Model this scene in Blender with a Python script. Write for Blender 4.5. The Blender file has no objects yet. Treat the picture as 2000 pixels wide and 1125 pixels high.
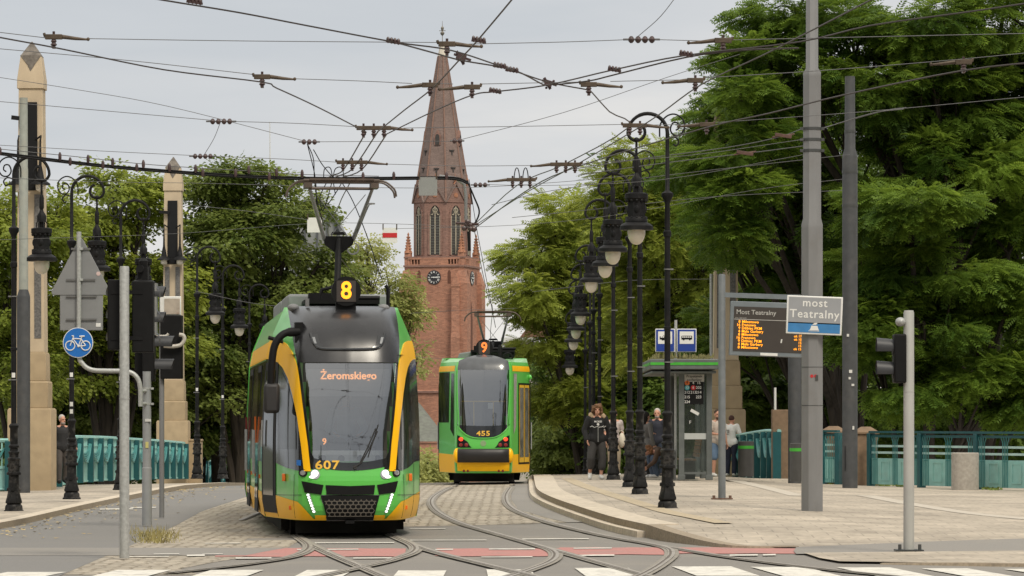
import bpy, math, random
import numpy as np
from mathutils import Vector, Matrix
random.seed(7)
RNG = np.random.default_rng(11)
SC = bpy.context.scene
COL = SC.collection
R = math.radians

# ------------------------------------------------------------------ camera
F = 7222.0            # focal length in photograph pixels (2000 px wide, 130 mm lens)
HY = 827.0            # row of the horizon
CH = 1.7              # eye height
cam = bpy.data.cameras.new("camera")
cam.lens = 130.0; cam.sensor_width = 36.0; cam.sensor_fit = 'HORIZONTAL'
cam.shift_y = (HY - 562.5) / 2000.0
cam.clip_start = 0.5; cam.clip_end = 6000
camo = bpy.data.objects.new("camera", cam); COL.objects.link(camo)
camo.location = (0, 0, CH); camo.rotation_euler = (R(90), 0, 0)
SC.camera = camo

# ------------------------------------------------------------------ sky and sun
SUN_EL, SUN_AZ = 52.0, 150.0     # azimuth measured clockwise from +Y (north): behind the camera, to the right
w = bpy.data.worlds.new("World"); SC.world = w; w.use_nodes = True
nt = w.node_tree; nt.nodes.clear()
out = nt.nodes.new('ShaderNodeOutputWorld')
sky = nt.nodes.new('ShaderNodeTexSky'); sky.sky_type = 'NISHITA'; sky.sun_disc = False
sky.sun_elevation = R(SUN_EL); sky.sun_rotation = R(SUN_AZ)
bg1 = nt.nodes.new('ShaderNodeBackground'); bg1.inputs[1].default_value = 0.06
nt.links.new(sky.outputs[0], bg1.inputs[0])
tc = nt.nodes.new('ShaderNodeTexCoord')
sep = nt.nodes.new('ShaderNodeSeparateXYZ'); nt.links.new(tc.outputs['Generated'], sep.inputs[0])
mp = nt.nodes.new('ShaderNodeMapping'); mp.inputs['Scale'].default_value = (5, 5, 26)
nt.links.new(tc.outputs['Generated'], mp.inputs[0])
nz = nt.nodes.new('ShaderNodeTexNoise'); nz.inputs['Scale'].default_value = 1.6; nz.inputs['Detail'].default_value = 5; nz.inputs['Roughness'].default_value = .5
nt.links.new(mp.outputs[0], nz.inputs[0])
ma = nt.nodes.new('ShaderNodeMath'); ma.operation = 'MULTIPLY_ADD'
nt.links.new(nz.outputs[0], ma.inputs[0]); ma.inputs[1].default_value = 0.16
mx_ = nt.nodes.new('ShaderNodeMath'); mx_.operation = 'MULTIPLY_ADD'; nt.links.new(sep.outputs[0], mx_.inputs[0]); mx_.inputs[1].default_value = -.24; nt.links.new(sep.outputs[2], mx_.inputs[2])   # the cloud thins toward the right
nt.links.new(mx_.outputs[0], ma.inputs[2])
rp = nt.nodes.new('ShaderNodeValToRGB')
nt.links.new(ma.outputs[0], rp.inputs[0])
e = rp.color_ramp.elements
stops = [(0.0, (.93, .88, .81)), (.08, (.91, .865, .80)), (.115, (.78, .76, .73)), (.15, (.655, .662, .672)), (.21, (.555, .582, .613)), (.4, (.76, .77, .77)), (1.0, (1.22, 1.18, 1.10))]
e[0].position = stops[0][0]; e[0].color = (*stops[0][1], 1)
e[1].position = stops[-1][0]; e[1].color = (*stops[-1][1], 1)
for p, c in stops[1:-1]:
    q = e.new(p); q.color = (*c, 1)
bg2 = nt.nodes.new('ShaderNodeBackground'); bg2.inputs[1].default_value = 1.0
nt.links.new(rp.outputs[0], bg2.inputs[0])
mixs = nt.nodes.new('ShaderNodeMixShader'); mixs.inputs[0].default_value = 0.93   # cloud cover over the clear sky
nt.links.new(bg1.outputs[0], mixs.inputs[1]); nt.links.new(bg2.outputs[0], mixs.inputs[2])
nt.links.new(mixs.outputs[0], out.inputs[0])

sl = bpy.data.lights.new("sun", 'SUN'); sl.energy = 2.3; sl.angle = R(16); sl.color = (1, .915, .77)
so = bpy.data.objects.new("sun", sl); COL.objects.link(so)
az = R(SUN_AZ); el = R(SUN_EL)
sdir = Vector((math.sin(az) * math.cos(el), math.cos(az) * math.cos(el), math.sin(el)))
so.rotation_euler = sdir.to_track_quat('Z', 'Y').to_euler()
SC.view_settings.view_transform = 'Standard'; SC.view_settings.look = 'None'
SC.view_settings.exposure = 0.12; SC.view_settings.gamma = 1.0
SC.cycles.max_bounces = 6; SC.cycles.transparent_max_bounces = 12
SC.cycles.use_denoising = True

# ------------------------------------------------------------------ helpers: materials
MATS = {}
def mat(name, rgb, rough=.6, metal=0., var=.12, scale=6., bump=0., spec=.5, coat=0., dirt=0., dirt_rgb=(.12, .10, .08), dscale=1.3, emit=None, es=1.0, stretch=None):
    m = bpy.data.materials.new(name); m.use_nodes = True; MATS[name] = m
    n = m.node_tree.nodes; l = m.node_tree.links
    b = n['Principled BSDF']
    b.inputs['Roughness'].default_value = rough; b.inputs['Metallic'].default_value = metal
    b.inputs['Specular IOR Level'].default_value = spec
    if coat: b.inputs['Coat Weight'].default_value = coat; b.inputs['Coat Roughness'].default_value = .06
    tc = n.new('ShaderNodeTexCoord'); src = tc.outputs['Object']
    if stretch:
        mp = n.new('ShaderNodeMapping'); mp.inputs['Scale'].default_value = stretch
        l.new(src, mp.inputs[0]); src = mp.outputs[0]
    nz = n.new('ShaderNodeTexNoise'); nz.inputs['Scale'].default_value = scale; nz.inputs['Detail'].default_value = 6
    l.new(src, nz.inputs[0])
    rp = n.new('ShaderNodeValToRGB'); l.new(nz.outputs[0], rp.inputs[0])
    rp.color_ramp.elements[0].position = .3; rp.color_ramp.elements[1].position = .7
    rp.color_ramp.elements[0].color = (*[c * (1 - var) for c in rgb], 1)
    rp.color_ramp.elements[1].color = (*[min(1, c * (1 + var)) for c in rgb], 1)
    colr = rp.outputs[0]
    if dirt:
        n2 = n.new('ShaderNodeTexNoise'); n2.inputs['Scale'].default_value = dscale; n2.inputs['Detail'].default_value = 8; n2.inputs['Roughness'].default_value = .65
        l.new(tc.outputs['Object'], n2.inputs[0])
        r2 = n.new('ShaderNodeValToRGB'); l.new(n2.outputs[0], r2.inputs[0])
        r2.color_ramp.elements[0].position = .5; r2.color_ramp.elements[1].position = .75
        mm = n.new('ShaderNodeMath'); mm.operation = 'MULTIPLY'; mm.inputs[1].default_value = dirt; l.new(r2.outputs[0], mm.inputs[0])
        mx = n.new('ShaderNodeMix'); mx.data_type = 'RGBA'; l.new(mm.outputs[0], mx.inputs[0]); l.new(colr, mx.inputs[6]); mx.inputs[7].default_value = (*dirt_rgb, 1)
        colr = mx.outputs[2]
    l.new(colr, b.inputs['Base Color'])
    if bump:
        bp = n.new('ShaderNodeBump'); bp.inputs['Strength'].default_value = bump; bp.inputs['Distance'].default_value = .02
        l.new(nz.outputs[0], bp.inputs['Height']); l.new(bp.outputs[0], b.inputs['Normal'])
    if emit:
        b.inputs['Emission Color'].default_value = (*emit, 1); b.inputs['Emission Strength'].default_value = es
    return m

def blockmat(name, rgb, mortar, sx, sy, var=.2, rough=.8, msize=.03, noise=.25, axes='XY', bump=.3, offset=.5, big=.12, bigscale=.35):
    """bricks, slabs and setts: a brick texture over two of the object axes"""
    m = bpy.data.materials.new(name); m.use_nodes = True; MATS[name] = m
    n = m.node_tree.nodes; l = m.node_tree.links; b = n['Principled BSDF']; b.inputs['Roughness'].default_value = rough
    tc = n.new('ShaderNodeTexCoord'); sp = n.new('ShaderNodeSeparateXYZ'); l.new(tc.outputs['Object'], sp.inputs[0])
    cb = n.new('ShaderNodeCombineXYZ')
    if axes == 'XY': l.new(sp.outputs[0], cb.inputs[0]); l.new(sp.outputs[1], cb.inputs[1])
    else:
        ad = n.new('ShaderNodeMath'); ad.operation = 'ADD'; l.new(sp.outputs[0], ad.inputs[0]); l.new(sp.outputs[1], ad.inputs[1])
        l.new(ad.outputs[0], cb.inputs[0]); l.new(sp.outputs[2], cb.inputs[1])
    bt = n.new('ShaderNodeTexBrick'); bt.offset = offset
    bt.inputs['Scale'].default_value = 1; bt.inputs['Brick Width'].default_value = sx; bt.inputs['Row Height'].default_value = sy
    bt.inputs['Mortar Size'].default_value = msize * min(sx, sy); bt.inputs['Mortar Smooth'].default_value = .3
    bt.inputs['Color1'].default_value = (*[c * (1 - var) for c in rgb], 1); bt.inputs['Color2'].default_value = (*[c * (1 + var) for c in rgb], 1)
    bt.inputs['Mortar'].default_value = (*mortar, 1)
    l.new(cb.outputs[0], bt.inputs['Vector'])
    nz = n.new('ShaderNodeTexNoise'); nz.inputs['Scale'].default_value = 9; nz.inputs['Detail'].default_value = 6; l.new(tc.outputs['Object'], nz.inputs[0])
    nb = n.new('ShaderNodeTexNoise'); nb.inputs['Scale'].default_value = bigscale; nb.inputs['Detail'].default_value = 5; nb.inputs['Roughness'].default_value = .65; l.new(tc.outputs['Object'], nb.inputs[0])
    def rng(src, a):
        q = n.new('ShaderNodeMapRange'); q.inputs[1].default_value = .25; q.inputs[2].default_value = .75; q.inputs[3].default_value = 1 - a; q.inputs[4].default_value = 1 + a
        l.new(src, q.inputs[0]); return q.outputs[0]
    mu = n.new('ShaderNodeMath'); mu.operation = 'MULTIPLY'; l.new(rng(nz.outputs[0], noise), mu.inputs[0]); l.new(rng(nb.outputs[0], big), mu.inputs[1])
    vm = n.new('ShaderNodeVectorMath'); vm.operation = 'SCALE'; l.new(bt.outputs[0], vm.inputs[0]); l.new(mu.outputs[0], vm.inputs['Scale'])
    l.new(vm.outputs[0], b.inputs['Base Color'])
    if bump:
        bp = n.new('ShaderNodeBump'); bp.inputs['Strength'].default_value = bump; bp.inputs['Distance'].default_value = .02; bp.invert = True
        l.new(bt.outputs['Fac'], bp.inputs['Height']); l.new(bp.outputs[0], b.inputs['Normal'])
    return m

def leafmat(name, dark, light, trans=.35):
    m = bpy.data.materials.new(name); m.use_nodes = True; MATS[name] = m
    n = m.node_tree.nodes; l = m.node_tree.links; n.remove(n['Principled BSDF']); o = n['Material Output']
    at = n.new('ShaderNodeAttribute'); at.attribute_name = 'tint'
    rp = n.new('ShaderNodeValToRGB'); l.new(at.outputs['Fac'], rp.inputs[0])
    rp.color_ramp.elements[0].color = (*dark, 1); rp.color_ramp.elements[1].color = (*light, 1)
    d = n.new('ShaderNodeBsdfPrincipled'); d.inputs['Roughness'].default_value = .55; d.inputs['Specular IOR Level'].default_value = .25
    t = n.new('ShaderNodeBsdfTranslucent'); mx = n.new('ShaderNodeMixShader'); mx.inputs[0].default_value = trans
    l.new(rp.outputs[0], d.inputs['Base Color'])
    hs = n.new('ShaderNodeHueSaturation'); hs.inputs['Hue'].default_value = .485; hs.inputs['Value'].default_value = 1.5; l.new(rp.outputs[0], hs.inputs['Color'])
    l.new(hs.outputs[0], t.inputs[0])
    l.new(d.outputs[0], mx.inputs[1]); l.new(t.outputs[0], mx.inputs[2]); l.new(mx.outputs[0], o.inputs[0])
    return m

def emat(name, rgb, s):
    m = bpy.data.materials.new(name); m.use_nodes = True; MATS[name] = m
    b = m.node_tree.nodes['Principled BSDF']; b.inputs['Base Color'].default_value = (*[c * .3 for c in rgb], 1)
    b.inputs['Emission Color'].default_value = (*rgb, 1); b.inputs['Emission Strength'].default_value = s
    return m

def glassmat(name, tint, refl_rough=.03, trans=.8, base=(.02, .022, .025), ior=1.5):
    m = bpy.data.materials.new(name); m.use_nodes = True; MATS[name] = m
    n = m.node_tree.nodes; l = m.node_tree.links; n.remove(n['Principled BSDF']); o = n['Material Output']
    tr = n.new('ShaderNodeBsdfTransparent'); tr.inputs[0].default_value = (*tint, 1)
    df = n.new('ShaderNodeBsdfDiffuse'); df.inputs[0].default_value = (*base, 1)
    m1 = n.new('ShaderNodeMixShader'); m1.inputs[0].default_value = trans; l.new(df.outputs[0], m1.inputs[1]); l.new(tr.outputs[0], m1.inputs[2])
    gl = n.new('ShaderNodeBsdfGlossy'); gl.inputs['Roughness'].default_value = refl_rough; gl.inputs[0].default_value = (.95, .97, 1, 1)
    fr = n.new('ShaderNodeFresnel'); ge = n.new('ShaderNodeNewGeometry'); mr = n.new('ShaderNodeMapRange'); mr.inputs[3].default_value = ior; mr.inputs[4].default_value = 1 / ior
    l.new(ge.outputs['Backfacing'], mr.inputs[0]); l.new(mr.outputs[0], fr.inputs[0])
    m2 = n.new('ShaderNodeMixShader'); l.new(fr.outputs[0], m2.inputs[0]); l.new(m1.outputs[0], m2.inputs[1]); l.new(gl.outputs[0], m2.inputs[2])
    l.new(m2.outputs[0], o.inputs[0]); return m

def settmat(name, rgb, mortar, scale, var=.25):
    m = bpy.data.materials.new(name); m.use_nodes = True; MATS[name] = m
    n = m.node_tree.nodes; l = m.node_tree.links; b = n['Principled BSDF']; b.inputs['Roughness'].default_value = .8
    tc = n.new('ShaderNodeTexCoord'); mp = n.new('ShaderNodeMapping'); mp.inputs['Scale'].default_value = (scale, scale * 1.25, scale); l.new(tc.outputs['Object'], mp.inputs[0])
    vs = []
    for f in ('F1', 'DISTANCE_TO_EDGE'):
        v = n.new('ShaderNodeTexVoronoi'); v.feature = f; v.voronoi_dimensions = '2D'; v.inputs['Scale'].default_value = 1; v.inputs['Randomness'].default_value = .62; l.new(mp.outputs[0], v.inputs['Vector']); vs.append(v)
    rp = n.new('ShaderNodeValToRGB'); l.new(vs[1].outputs['Distance'], rp.inputs[0]); rp.color_ramp.elements[0].position = .03; rp.color_ramp.elements[1].position = .13
    sp = n.new('ShaderNodeSeparateColor'); l.new(vs[0].outputs['Color'], sp.inputs[0])
    cr = n.new('ShaderNodeValToRGB'); l.new(sp.outputs[0], cr.inputs[0]); cr.color_ramp.elements[0].color = (*[c * (1 - var) for c in rgb], 1); cr.color_ramp.elements[1].color = (*[c * (1 + var) for c in rgb], 1)
    nb = n.new('ShaderNodeTexNoise'); nb.inputs['Scale'].default_value = .5; nb.inputs['Detail'].default_value = 6; nb.inputs['Roughness'].default_value = .7; l.new(tc.outputs['Object'], nb.inputs[0])
    q = n.new('ShaderNodeMapRange'); q.inputs[1].default_value = .3; q.inputs[2].default_value = .7; q.inputs[3].default_value = .78; q.inputs[4].default_value = 1.2; l.new(nb.outputs[0], q.inputs[0])
    vm = n.new('ShaderNodeVectorMath'); vm.operation = 'SCALE'; l.new(cr.outputs[0], vm.inputs[0]); l.new(q.outputs[0], vm.inputs['Scale'])
    mx = n.new('ShaderNodeMix'); mx.data_type = 'RGBA'; l.new(rp.outputs[0], mx.inputs[0]); mx.inputs[6].default_value = (*mortar, 1); l.new(vm.outputs[0], mx.inputs[7]); l.new(mx.outputs[2], b.inputs['Base Color'])
    bp = n.new('ShaderNodeBump'); bp.inputs['Strength'].default_value = .8; bp.inputs['Distance'].default_value = .03; l.new(rp.outputs[0], bp.inputs['Height']); l.new(bp.outputs[0], b.inputs['Normal'])
    return m

# ------------------------------------------------------------------ helpers: meshes
def tagit(o, label=None, cat=None, group=None, kind=None):
    if label: o['label'] = label
    if cat: o['category'] = cat
    if group: o['group'] = group
    if kind: o['kind'] = kind
    return o
def empty(name, loc=(0, 0, 0), rz=0., label=None, cat=None, group=None):
    o = bpy.data.objects.new(name, None); COL.objects.link(o); o.location = loc; o.rotation_euler = (0, 0, rz); o.empty_display_size = .2
    return tagit(o, label, cat, group)
def copy_tree(o, parent=None):
    c = o.copy(); COL.objects.link(c)
    if parent is not None: c.parent = parent
    for ch in o.children: copy_tree(ch, c)
    return c
class MB:
    def __init__(s): s.v = []; s.f = []; s.m = []; s.M = None
    def add(s, vs, fs, m=0):
        b = len(s.v)
        if s.M is not None: vs = [tuple(s.M @ Vector(p)) for p in vs]
        s.v += [tuple(p) for p in vs]; s.f += [tuple(i + b for i in f) for f in fs]; s.m += [m] * len(fs); return s
    def box(s, c, d, rz=0, m=0, taper=1.0, rx=0, ry=0):
        hx, hy, hz = d[0] / 2, d[1] / 2, d[2] / 2
        P = [(-hx, -hy, -hz), (hx, -hy, -hz), (hx, hy, -hz), (-hx, hy, -hz), (-hx * taper, -hy * taper, hz), (hx * taper, -hy * taper, hz), (hx * taper, hy * taper, hz), (-hx * taper, hy * taper, hz)]
        if rz or rx or ry:
            T = Matrix.Rotation(rz, 3, 'Z') @ Matrix.Rotation(ry, 3, 'Y') @ Matrix.Rotation(rx, 3, 'X'); P = [T @ Vector(p) for p in P]
        P = [(p[0] + c[0], p[1] + c[1], p[2] + c[2]) for p in P]
        return s.add(P, [(0, 3, 2, 1), (4, 5, 6, 7), (0, 1, 5, 4), (1, 2, 6, 5), (2, 3, 7, 6), (3, 0, 4, 7)], m)
    def prism(s, poly, a0, a1, axis='Y', m=0):
        """poly: (u,v) pairs; axis Y: u=x, v=z; axis Z: u=x, v=y; axis X: u=y, v=z"""
        n = len(poly)
        f = {'Y': lambda u, v, a: (u, a, v), 'Z': lambda u, v, a: (u, v, a), 'X': lambda u, v, a: (a, u, v)}[axis]
        vs = [f(u, v, a0) for u, v in poly] + [f(u, v, a1) for u, v in poly]
        fs = [tuple(range(n)), tuple(range(2 * n - 1, n - 1, -1))] + [(i, i + n, (i + 1) % n + n, (i + 1) % n) for i in range(n)]
        return s.add(vs, fs, m)
    def ring(s, c, n, r, ax):
        u = ax.orthogonal().normalized(); w = ax.cross(u)
        return [c + (u * math.cos(2 * math.pi * k / n) + w * math.sin(2 * math.pi * k / n)) * r for k in range(n)]
    def tube(s, pts, r, n=6, m=0, caps=True):
        pts = [Vector(p) for p in pts]; k = len(pts)
        rr = r if isinstance(r, (list, tuple)) else [r] * k
        vs = []; u = None
        for i, p in enumerate(pts):
            t = (pts[min(i + 1, k - 1)] - pts[max(i - 1, 0)])
            if t.length < 1e-9: t = Vector((0, 0, 1))
            t.normalize()
            if u is None: u = t.orthogonal().normalized()
            else:
                u = u - t * u.dot(t)
                u = t.orthogonal().normalized() if u.length < 1e-6 else u.normalized()
            w_ = t.cross(u)
            vs += [p + (u * math.cos(2 * math.pi * j / n) + w_ * math.sin(2 * math.pi * j / n)) * rr[i] for j in range(n)]
        fs = [(i * n + j, i * n + (j + 1) % n, (i + 1) * n + (j + 1) % n, (i + 1) * n + j) for i in range(k - 1) for j in range(n)]
        if caps: fs += [tuple(range(n - 1, -1, -1)), tuple((k - 1) * n + j for j in range(n))]
        return s.add(vs, fs, m)
    def lathe(s, prof, c=(0, 0, 0), n=16, m=0, rot=0.):
        vs = []; k = len(prof)
        for r, z in prof: vs += [(c[0] + r * math.cos(2 * math.pi * j / n + rot), c[1] + r * math.sin(2 * math.pi * j / n + rot), c[2] + z) for j in range(n)]
        fs = [(i * n + j, i * n + (j + 1) % n, (i + 1) * n + (j + 1) % n, (i + 1) * n + j) for i in range(k - 1) for j in range(n)]
        fs += [tuple(range(n - 1, -1, -1)), tuple((k - 1) * n + j for j in range(n))]
        return s.add(vs, fs, m)
    def ball(s, c, r, nu=12, nv=8, m=0):
        if not isinstance(r, (list, tuple)): r = (r, r, r)
        vs = [(c[0], c[1], c[2] - r[2])]
        for i in range(1, nv):
            a = -math.pi / 2 + math.pi * i / nv
            vs += [(c[0] + r[0] * math.cos(a) * math.cos(2 * math.pi * j / nu), c[1] + r[1] * math.cos(a) * math.sin(2 * math.pi * j / nu), c[2] + r[2] * math.sin(a)) for j in range(nu)]
        vs.append((c[0], c[1], c[2] + r[2])); L = len(vs) - 1
        fs = [(0, 1 + (j + 1) % nu, 1 + j) for j in range(nu)]
        for i in range(nv - 2): fs += [(1 + i * nu + j, 1 + i * nu + (j + 1) % nu, 1 + (i + 1) * nu + (j + 1) % nu, 1 + (i + 1) * nu + j) for j in range(nu)]
        fs += [(1 + (nv - 2) * nu + j, 1 + (nv - 2) * nu + (j + 1) % nu, L) for j in range(nu)]
        return s.add(vs, fs, m)
    def grid(s, rows, m=0):
        k = len(rows[0]); vs = [p for r in rows for p in r]
        fs = [(i * k + j, i * k + j + 1, (i + 1) * k + j + 1, (i + 1) * k + j) for i in range(len(rows) - 1) for j in range(k - 1)]
        return s.add(vs, fs, m)
    def capsule(s, a, b, ra, rb, n=12):
        a = Vector(a); b = Vector(b)
        s.tube([a, b], [ra, rb], n); s.ball(a, ra * 1.0, n, 8); s.ball(b, rb * 1.0, n, 8); return s
    def build(s, name, mats, parent=None, smooth=35, loc=None, bevel=0):
        me = bpy.data.meshes.new(name); me.from_pydata(s.v, [], s.f)
        if not isinstance(mats, (list, tuple)): mats = [mats]
        for q in mats: me.materials.append(q)
        if len(mats) > 1: me.polygons.foreach_set('material_index', s.m)
        if smooth:
            me.polygons.foreach_set('use_smooth', [True] * len(me.polygons)); me.set_sharp_from_angle(angle=R(smooth))
        me.update()
        o = bpy.data.objects.new(name, me); COL.objects.link(o)
        if parent is not None: o.parent = parent
        if loc is not None: o.location = loc
        if bevel:
            b = o.modifiers.new('bevel', 'BEVEL'); b.width = bevel; b.segments = 2; b.limit_method = 'ANGLE'; b.angle_limit = R(40)
        return o

def textmesh(s, size, align='CENTER', bold=0., extrude=.002, space=1.0, sx=1.0):
    """lettering lying in the XZ plane, facing -Y: returns (verts, faces)"""
    cu = bpy.data.curves.new('lettering', 'FONT'); cu.body = s; cu.size = size; cu.align_x = align; cu.align_y = 'CENTER'
    cu.extrude = extrude; cu.offset = bold * size; cu.space_character = space; cu.resolution_u = 3
    o = bpy.data.objects.new('lettering', cu); COL.objects.link(o)
    dg = bpy.context.evaluated_depsgraph_get(); dg.update()
    me = bpy.data.meshes.new_from_object(o.evaluated_get(dg))
    vs = [(v.co.x * sx, -v.co.z, v.co.y) for v in me.vertices]; fs = [tuple(p.vertices) for p in me.polygons]
    bpy.data.objects.remove(o); bpy.data.curves.remove(cu); bpy.data.meshes.remove(me)
    return vs, fs
def text(mb, s, size, c, m=0, **k):
    vs, fs = textmesh(s, size, **k)
    return mb.add([(v[0] + c[0], v[1] + c[1], v[2] + c[2]) for v in vs], fs, m)

# ------------------------------------------------------------------ helpers: where things stand
_pd = [0, 55, 62, 71, 78, 87, 95, 106, 116, 125, 145, 180, 250, 400, 3000]
_pz = [0, 0, .03, .075, .095, .105, .09, -.02, -.17, -.40, -1.1, -2.6, -5.5, -8, -8]
def road_z(x, d):
    k = min(1, max(0, (d - 50) / 15)); k = k * k * (3 - 2 * k)
    return float(np.interp(d, _pd, _pz)) + .015 * (min(3, max(-12, x)) + 3) * k
def W3(x, y, d): return Vector(((x - 1000) * d / F, d, CH - (y - HY) * d / F))      # point seen at photo pixel x,y at distance d
def WZ(x, y, z): d = F * (CH - z) / (y - HY); return W3(x, y, d)                     # the same, at a known height
def G(x, y, lift=0.):                                                              # point of the ground seen at photo pixel x,y
    z = 0.; lf = lift if not callable(lift) else PL
    for _ in range(40):
        d = F * (CH - z - lf) / max(y - HY, 1); X = (x - 1000) * d / F; z = .5 * z + .5 * road_z(X, d)
        if callable(lift): lf = lift(X)
    return Vector(((x - 1000) * d / F, d, z + lf))
def dist(s): return F / s                                                           # distance at which one metre is s photo pixels
PL = .19    # height of the raised pavement, which falls away from the stop
def pv(x): return PL - .13 * min(1, max(0, (x - 3.5) / 4.5))
def arc(c, r, a0, a1, n, plane='XZ'):
    return [(c[0] + r * math.cos(R(a0 + (a1 - a0) * i / n)), c[1], c[2] + r * math.sin(R(a0 + (a1 - a0) * i / n))) for i in range(n + 1)]
# ================================================================== materials
asphalt = mat('asphalt', (.205, .19, .172), .85, var=.16, scale=40, bump=.15, dirt=.6, dirt_rgb=(.29, .262, .22), dscale=.45)
asphalt2 = mat('asphalt_patch', (.235, .22, .20), .85, var=.13, scale=40, bump=.15, dirt=.4, dirt_rgb=(.28, .25, .21), dscale=.8)
cobble = settmat('cobble', (.40, .35, .28), (.24, .20, .145), 5.2)
sandgap = mat('sand', (.38, .33, .25), .95, var=.2, scale=14, dirt=.4, dscale=2)
slabs = blockmat('slabs', (.385, .332, .265), (.27, .235, .19), .5, .5, var=.07, msize=.025, noise=.2, big=.36, bump=.1, bigscale=.55)
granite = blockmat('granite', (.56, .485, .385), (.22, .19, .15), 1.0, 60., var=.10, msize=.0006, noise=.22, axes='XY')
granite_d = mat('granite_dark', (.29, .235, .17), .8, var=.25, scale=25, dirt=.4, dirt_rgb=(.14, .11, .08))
whitep = mat('road_white', (.66, .635, .575), .8, var=.12, scale=14, dirt=.95, dirt_rgb=(.25, .23, .21), dscale=3.2)
redp = mat('road_red', (.42, .19, .17), .85, var=.14, scale=25, dirt=.85, dirt_rgb=(.27, .21, .19), dscale=1.2)
tactile = mat('tactile_yellow', (.42, .345, .235), .85, var=.22, scale=22, dirt=.85, dirt_rgb=(.37, .325, .27), dscale=2.6)
palestrip = mat('pale_slab', (.48, .43, .36), .85, var=.1, scale=12, dirt=.4, dirt_rgb=(.4, .36, .3))
steel = mat('rail_steel', (.34, .31, .27), .5, metal=.25, var=.25, scale=6, dirt=.5, dirt_rgb=(.16, .12, .09), dscale=2)
groove = mat('rail_groove', (.125, .105, .088), .9)
concrete_band = mat('track_concrete', (.25, .228, .195), .85, var=.25, scale=10, dirt=.8, dirt_rgb=(.20, .18, .155), dscale=.8)
soil = mat('soil', (.05, .055, .03), .95, var=.3, scale=2)
castiron = mat('cast_iron', (.008, .008, .009), .6, spec=.22, var=.25, scale=14, dirt=.25, dirt_rgb=(.06, .055, .05), dscale=5)
castbase = mat('cast_iron_worn', (.009, .009, .0095), .6, spec=.22, var=.3, scale=14, dirt=.6, dirt_rgb=(.14, .13, .12), dscale=6)
globe_m = mat('opal_glass', (.72, .66, .56), .25, var=.04, coat=.4)
stone = mat('tan_stone', (.52, .42, .295), .85, var=.07, scale=3, bump=.1, dirt=.5, dirt_rgb=(.34, .27, .19), dscale=.9, stretch=(1, 1, .4))
stone_cap = mat('weathered_stone', (.17, .15, .13), .9, var=.35, scale=9)
stone_low = mat('plinth_stone', (.38, .29, .18), .9, var=.12, scale=4, bump=.15, dirt=.4, dirt_rgb=(.25, .19, .12), dscale=1.0)
granite_p = mat('granite_plate', (.13, .125, .12), .6, var=.45, scale=22)
blackplate = mat('black_plate', (.009, .009, .010), .55, spec=.25)
brown_st = mat('brown_stone', (.20, .135, .085), .9, var=.15, scale=9, bump=.2, dirt=.4, dirt_rgb=(.09, .07, .05))
conc = mat('concrete', (.36, .33, .29), .9, var=.14, scale=14, bump=.25, dirt=.5, dirt_rgb=(.22, .2, .18), dscale=2)
pole_g = mat('grey_pole', (.195, .196, .20), .6, var=.08, scale=5, dirt=.45, dirt_rgb=(.16, .15, .14), dscale=2.5, stretch=(1, 1, .25))
pole_d = mat('dark_pole', (.055, .058, .062), .6, var=.15, scale=6, dirt=.35, dirt_rgb=(.13, .12, .11), dscale=2.5)
galv = mat('galvanised', (.41, .42, .41), .5, metal=.25, var=.16, scale=26, dirt=.3, dirt_rgb=(.28, .27, .25), dscale=6)
signback = mat('sign_back', (.235, .24, .245), .55, metal=.2, var=.06, scale=5, dirt=.2, dirt_rgb=(.18, .17, .16))
black = mat('black_plastic', (.007, .007, .0075), .6, spec=.2, var=.2, scale=9)
gblack = mat('gloss_black', (.010, .011, .012), .12, spec=.5, coat=.5)
dkgrey = mat('dark_grey_paint', (.055, .058, .058), .5, var=.12)
teal = mat('teal_light', (.25, .49, .455), .5, var=.1, scale=5, dirt=.5, dirt_rgb=(.30, .42, .36), dscale=3)
teal_p = mat('teal_pale', (.42, .60, .57), .5, var=.08)
teal_s = mat('teal_swag', (.05, .22, .215), .5, var=.15)
teal_d = mat('teal_dark', (.007, .075, .085), .45, var=.12, scale=7, dirt=.2, dirt_rgb=(.05, .12, .12))
tgreen = mat('tram_green', (.105, .50, .075), .33, coat=.4, var=.03, scale=2, dirt=.12, dirt_rgb=(.08, .26, .06), dscale=2)
tyellow = mat('tram_yellow', (.95, .50, .004), .45, spec=.3, coat=.12, var=.03, scale=2, dirt=.22, dirt_rgb=(.5, .28, .05), dscale=2)
fairing = mat('fairing_black', (.019, .019, .021), .27, coat=.0, var=.12, dirt=.3, dirt_rgb=(.06, .06, .06), dscale=2)
tglass = glassmat('tram_glass', (.42, .45, .47), .03, .88, ior=2.8)
dglass = mat('dark_glass', (.012, .015, .014), .06, spec=.8, var=.2, scale=2)
clearg = glassmat('shelter_glass', (.78, .82, .80), .03, .93, (.1, .12, .11), ior=1.45)
underm = mat('underframe', (.012, .011, .010), .9, var=.3)
roofgrey = mat('roof_grey', (.20, .21, .215), .55, var=.08)
rubber = mat('rubber', (.018, .018, .018), .7)
led_o = emat('led_orange', (1., .34, .012), 2.1)
led_dest = emat('led_destination', (1., .36, .10), 2.6)
led_w = emat('led_white', (1., .98, .94), 1.6)
led_r = emat('lamp_red', (1., .06, .02), 1.6)
lens_o = mat('orange_lens', (.85, .17, .01), .3, coat=.4)
lens_r = mat('red_lens', (.22, .02, .018), .25, coat=.4)
whitem = mat('white_paint', (.72, .72, .70), .5, var=.05)
offw = mat('off_white', (.60, .60, .58), .5, var=.05)
bluem = mat('sign_blue', (.012, .15, .52), .4, var=.06)
navy = mat('sign_navy', (.012, .045, .28), .4, var=.06)
redm = mat('sign_red', (.52, .02, .025), .5)
num_y = mat('number_yellow', (.80, .47, .05), .45)
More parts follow.
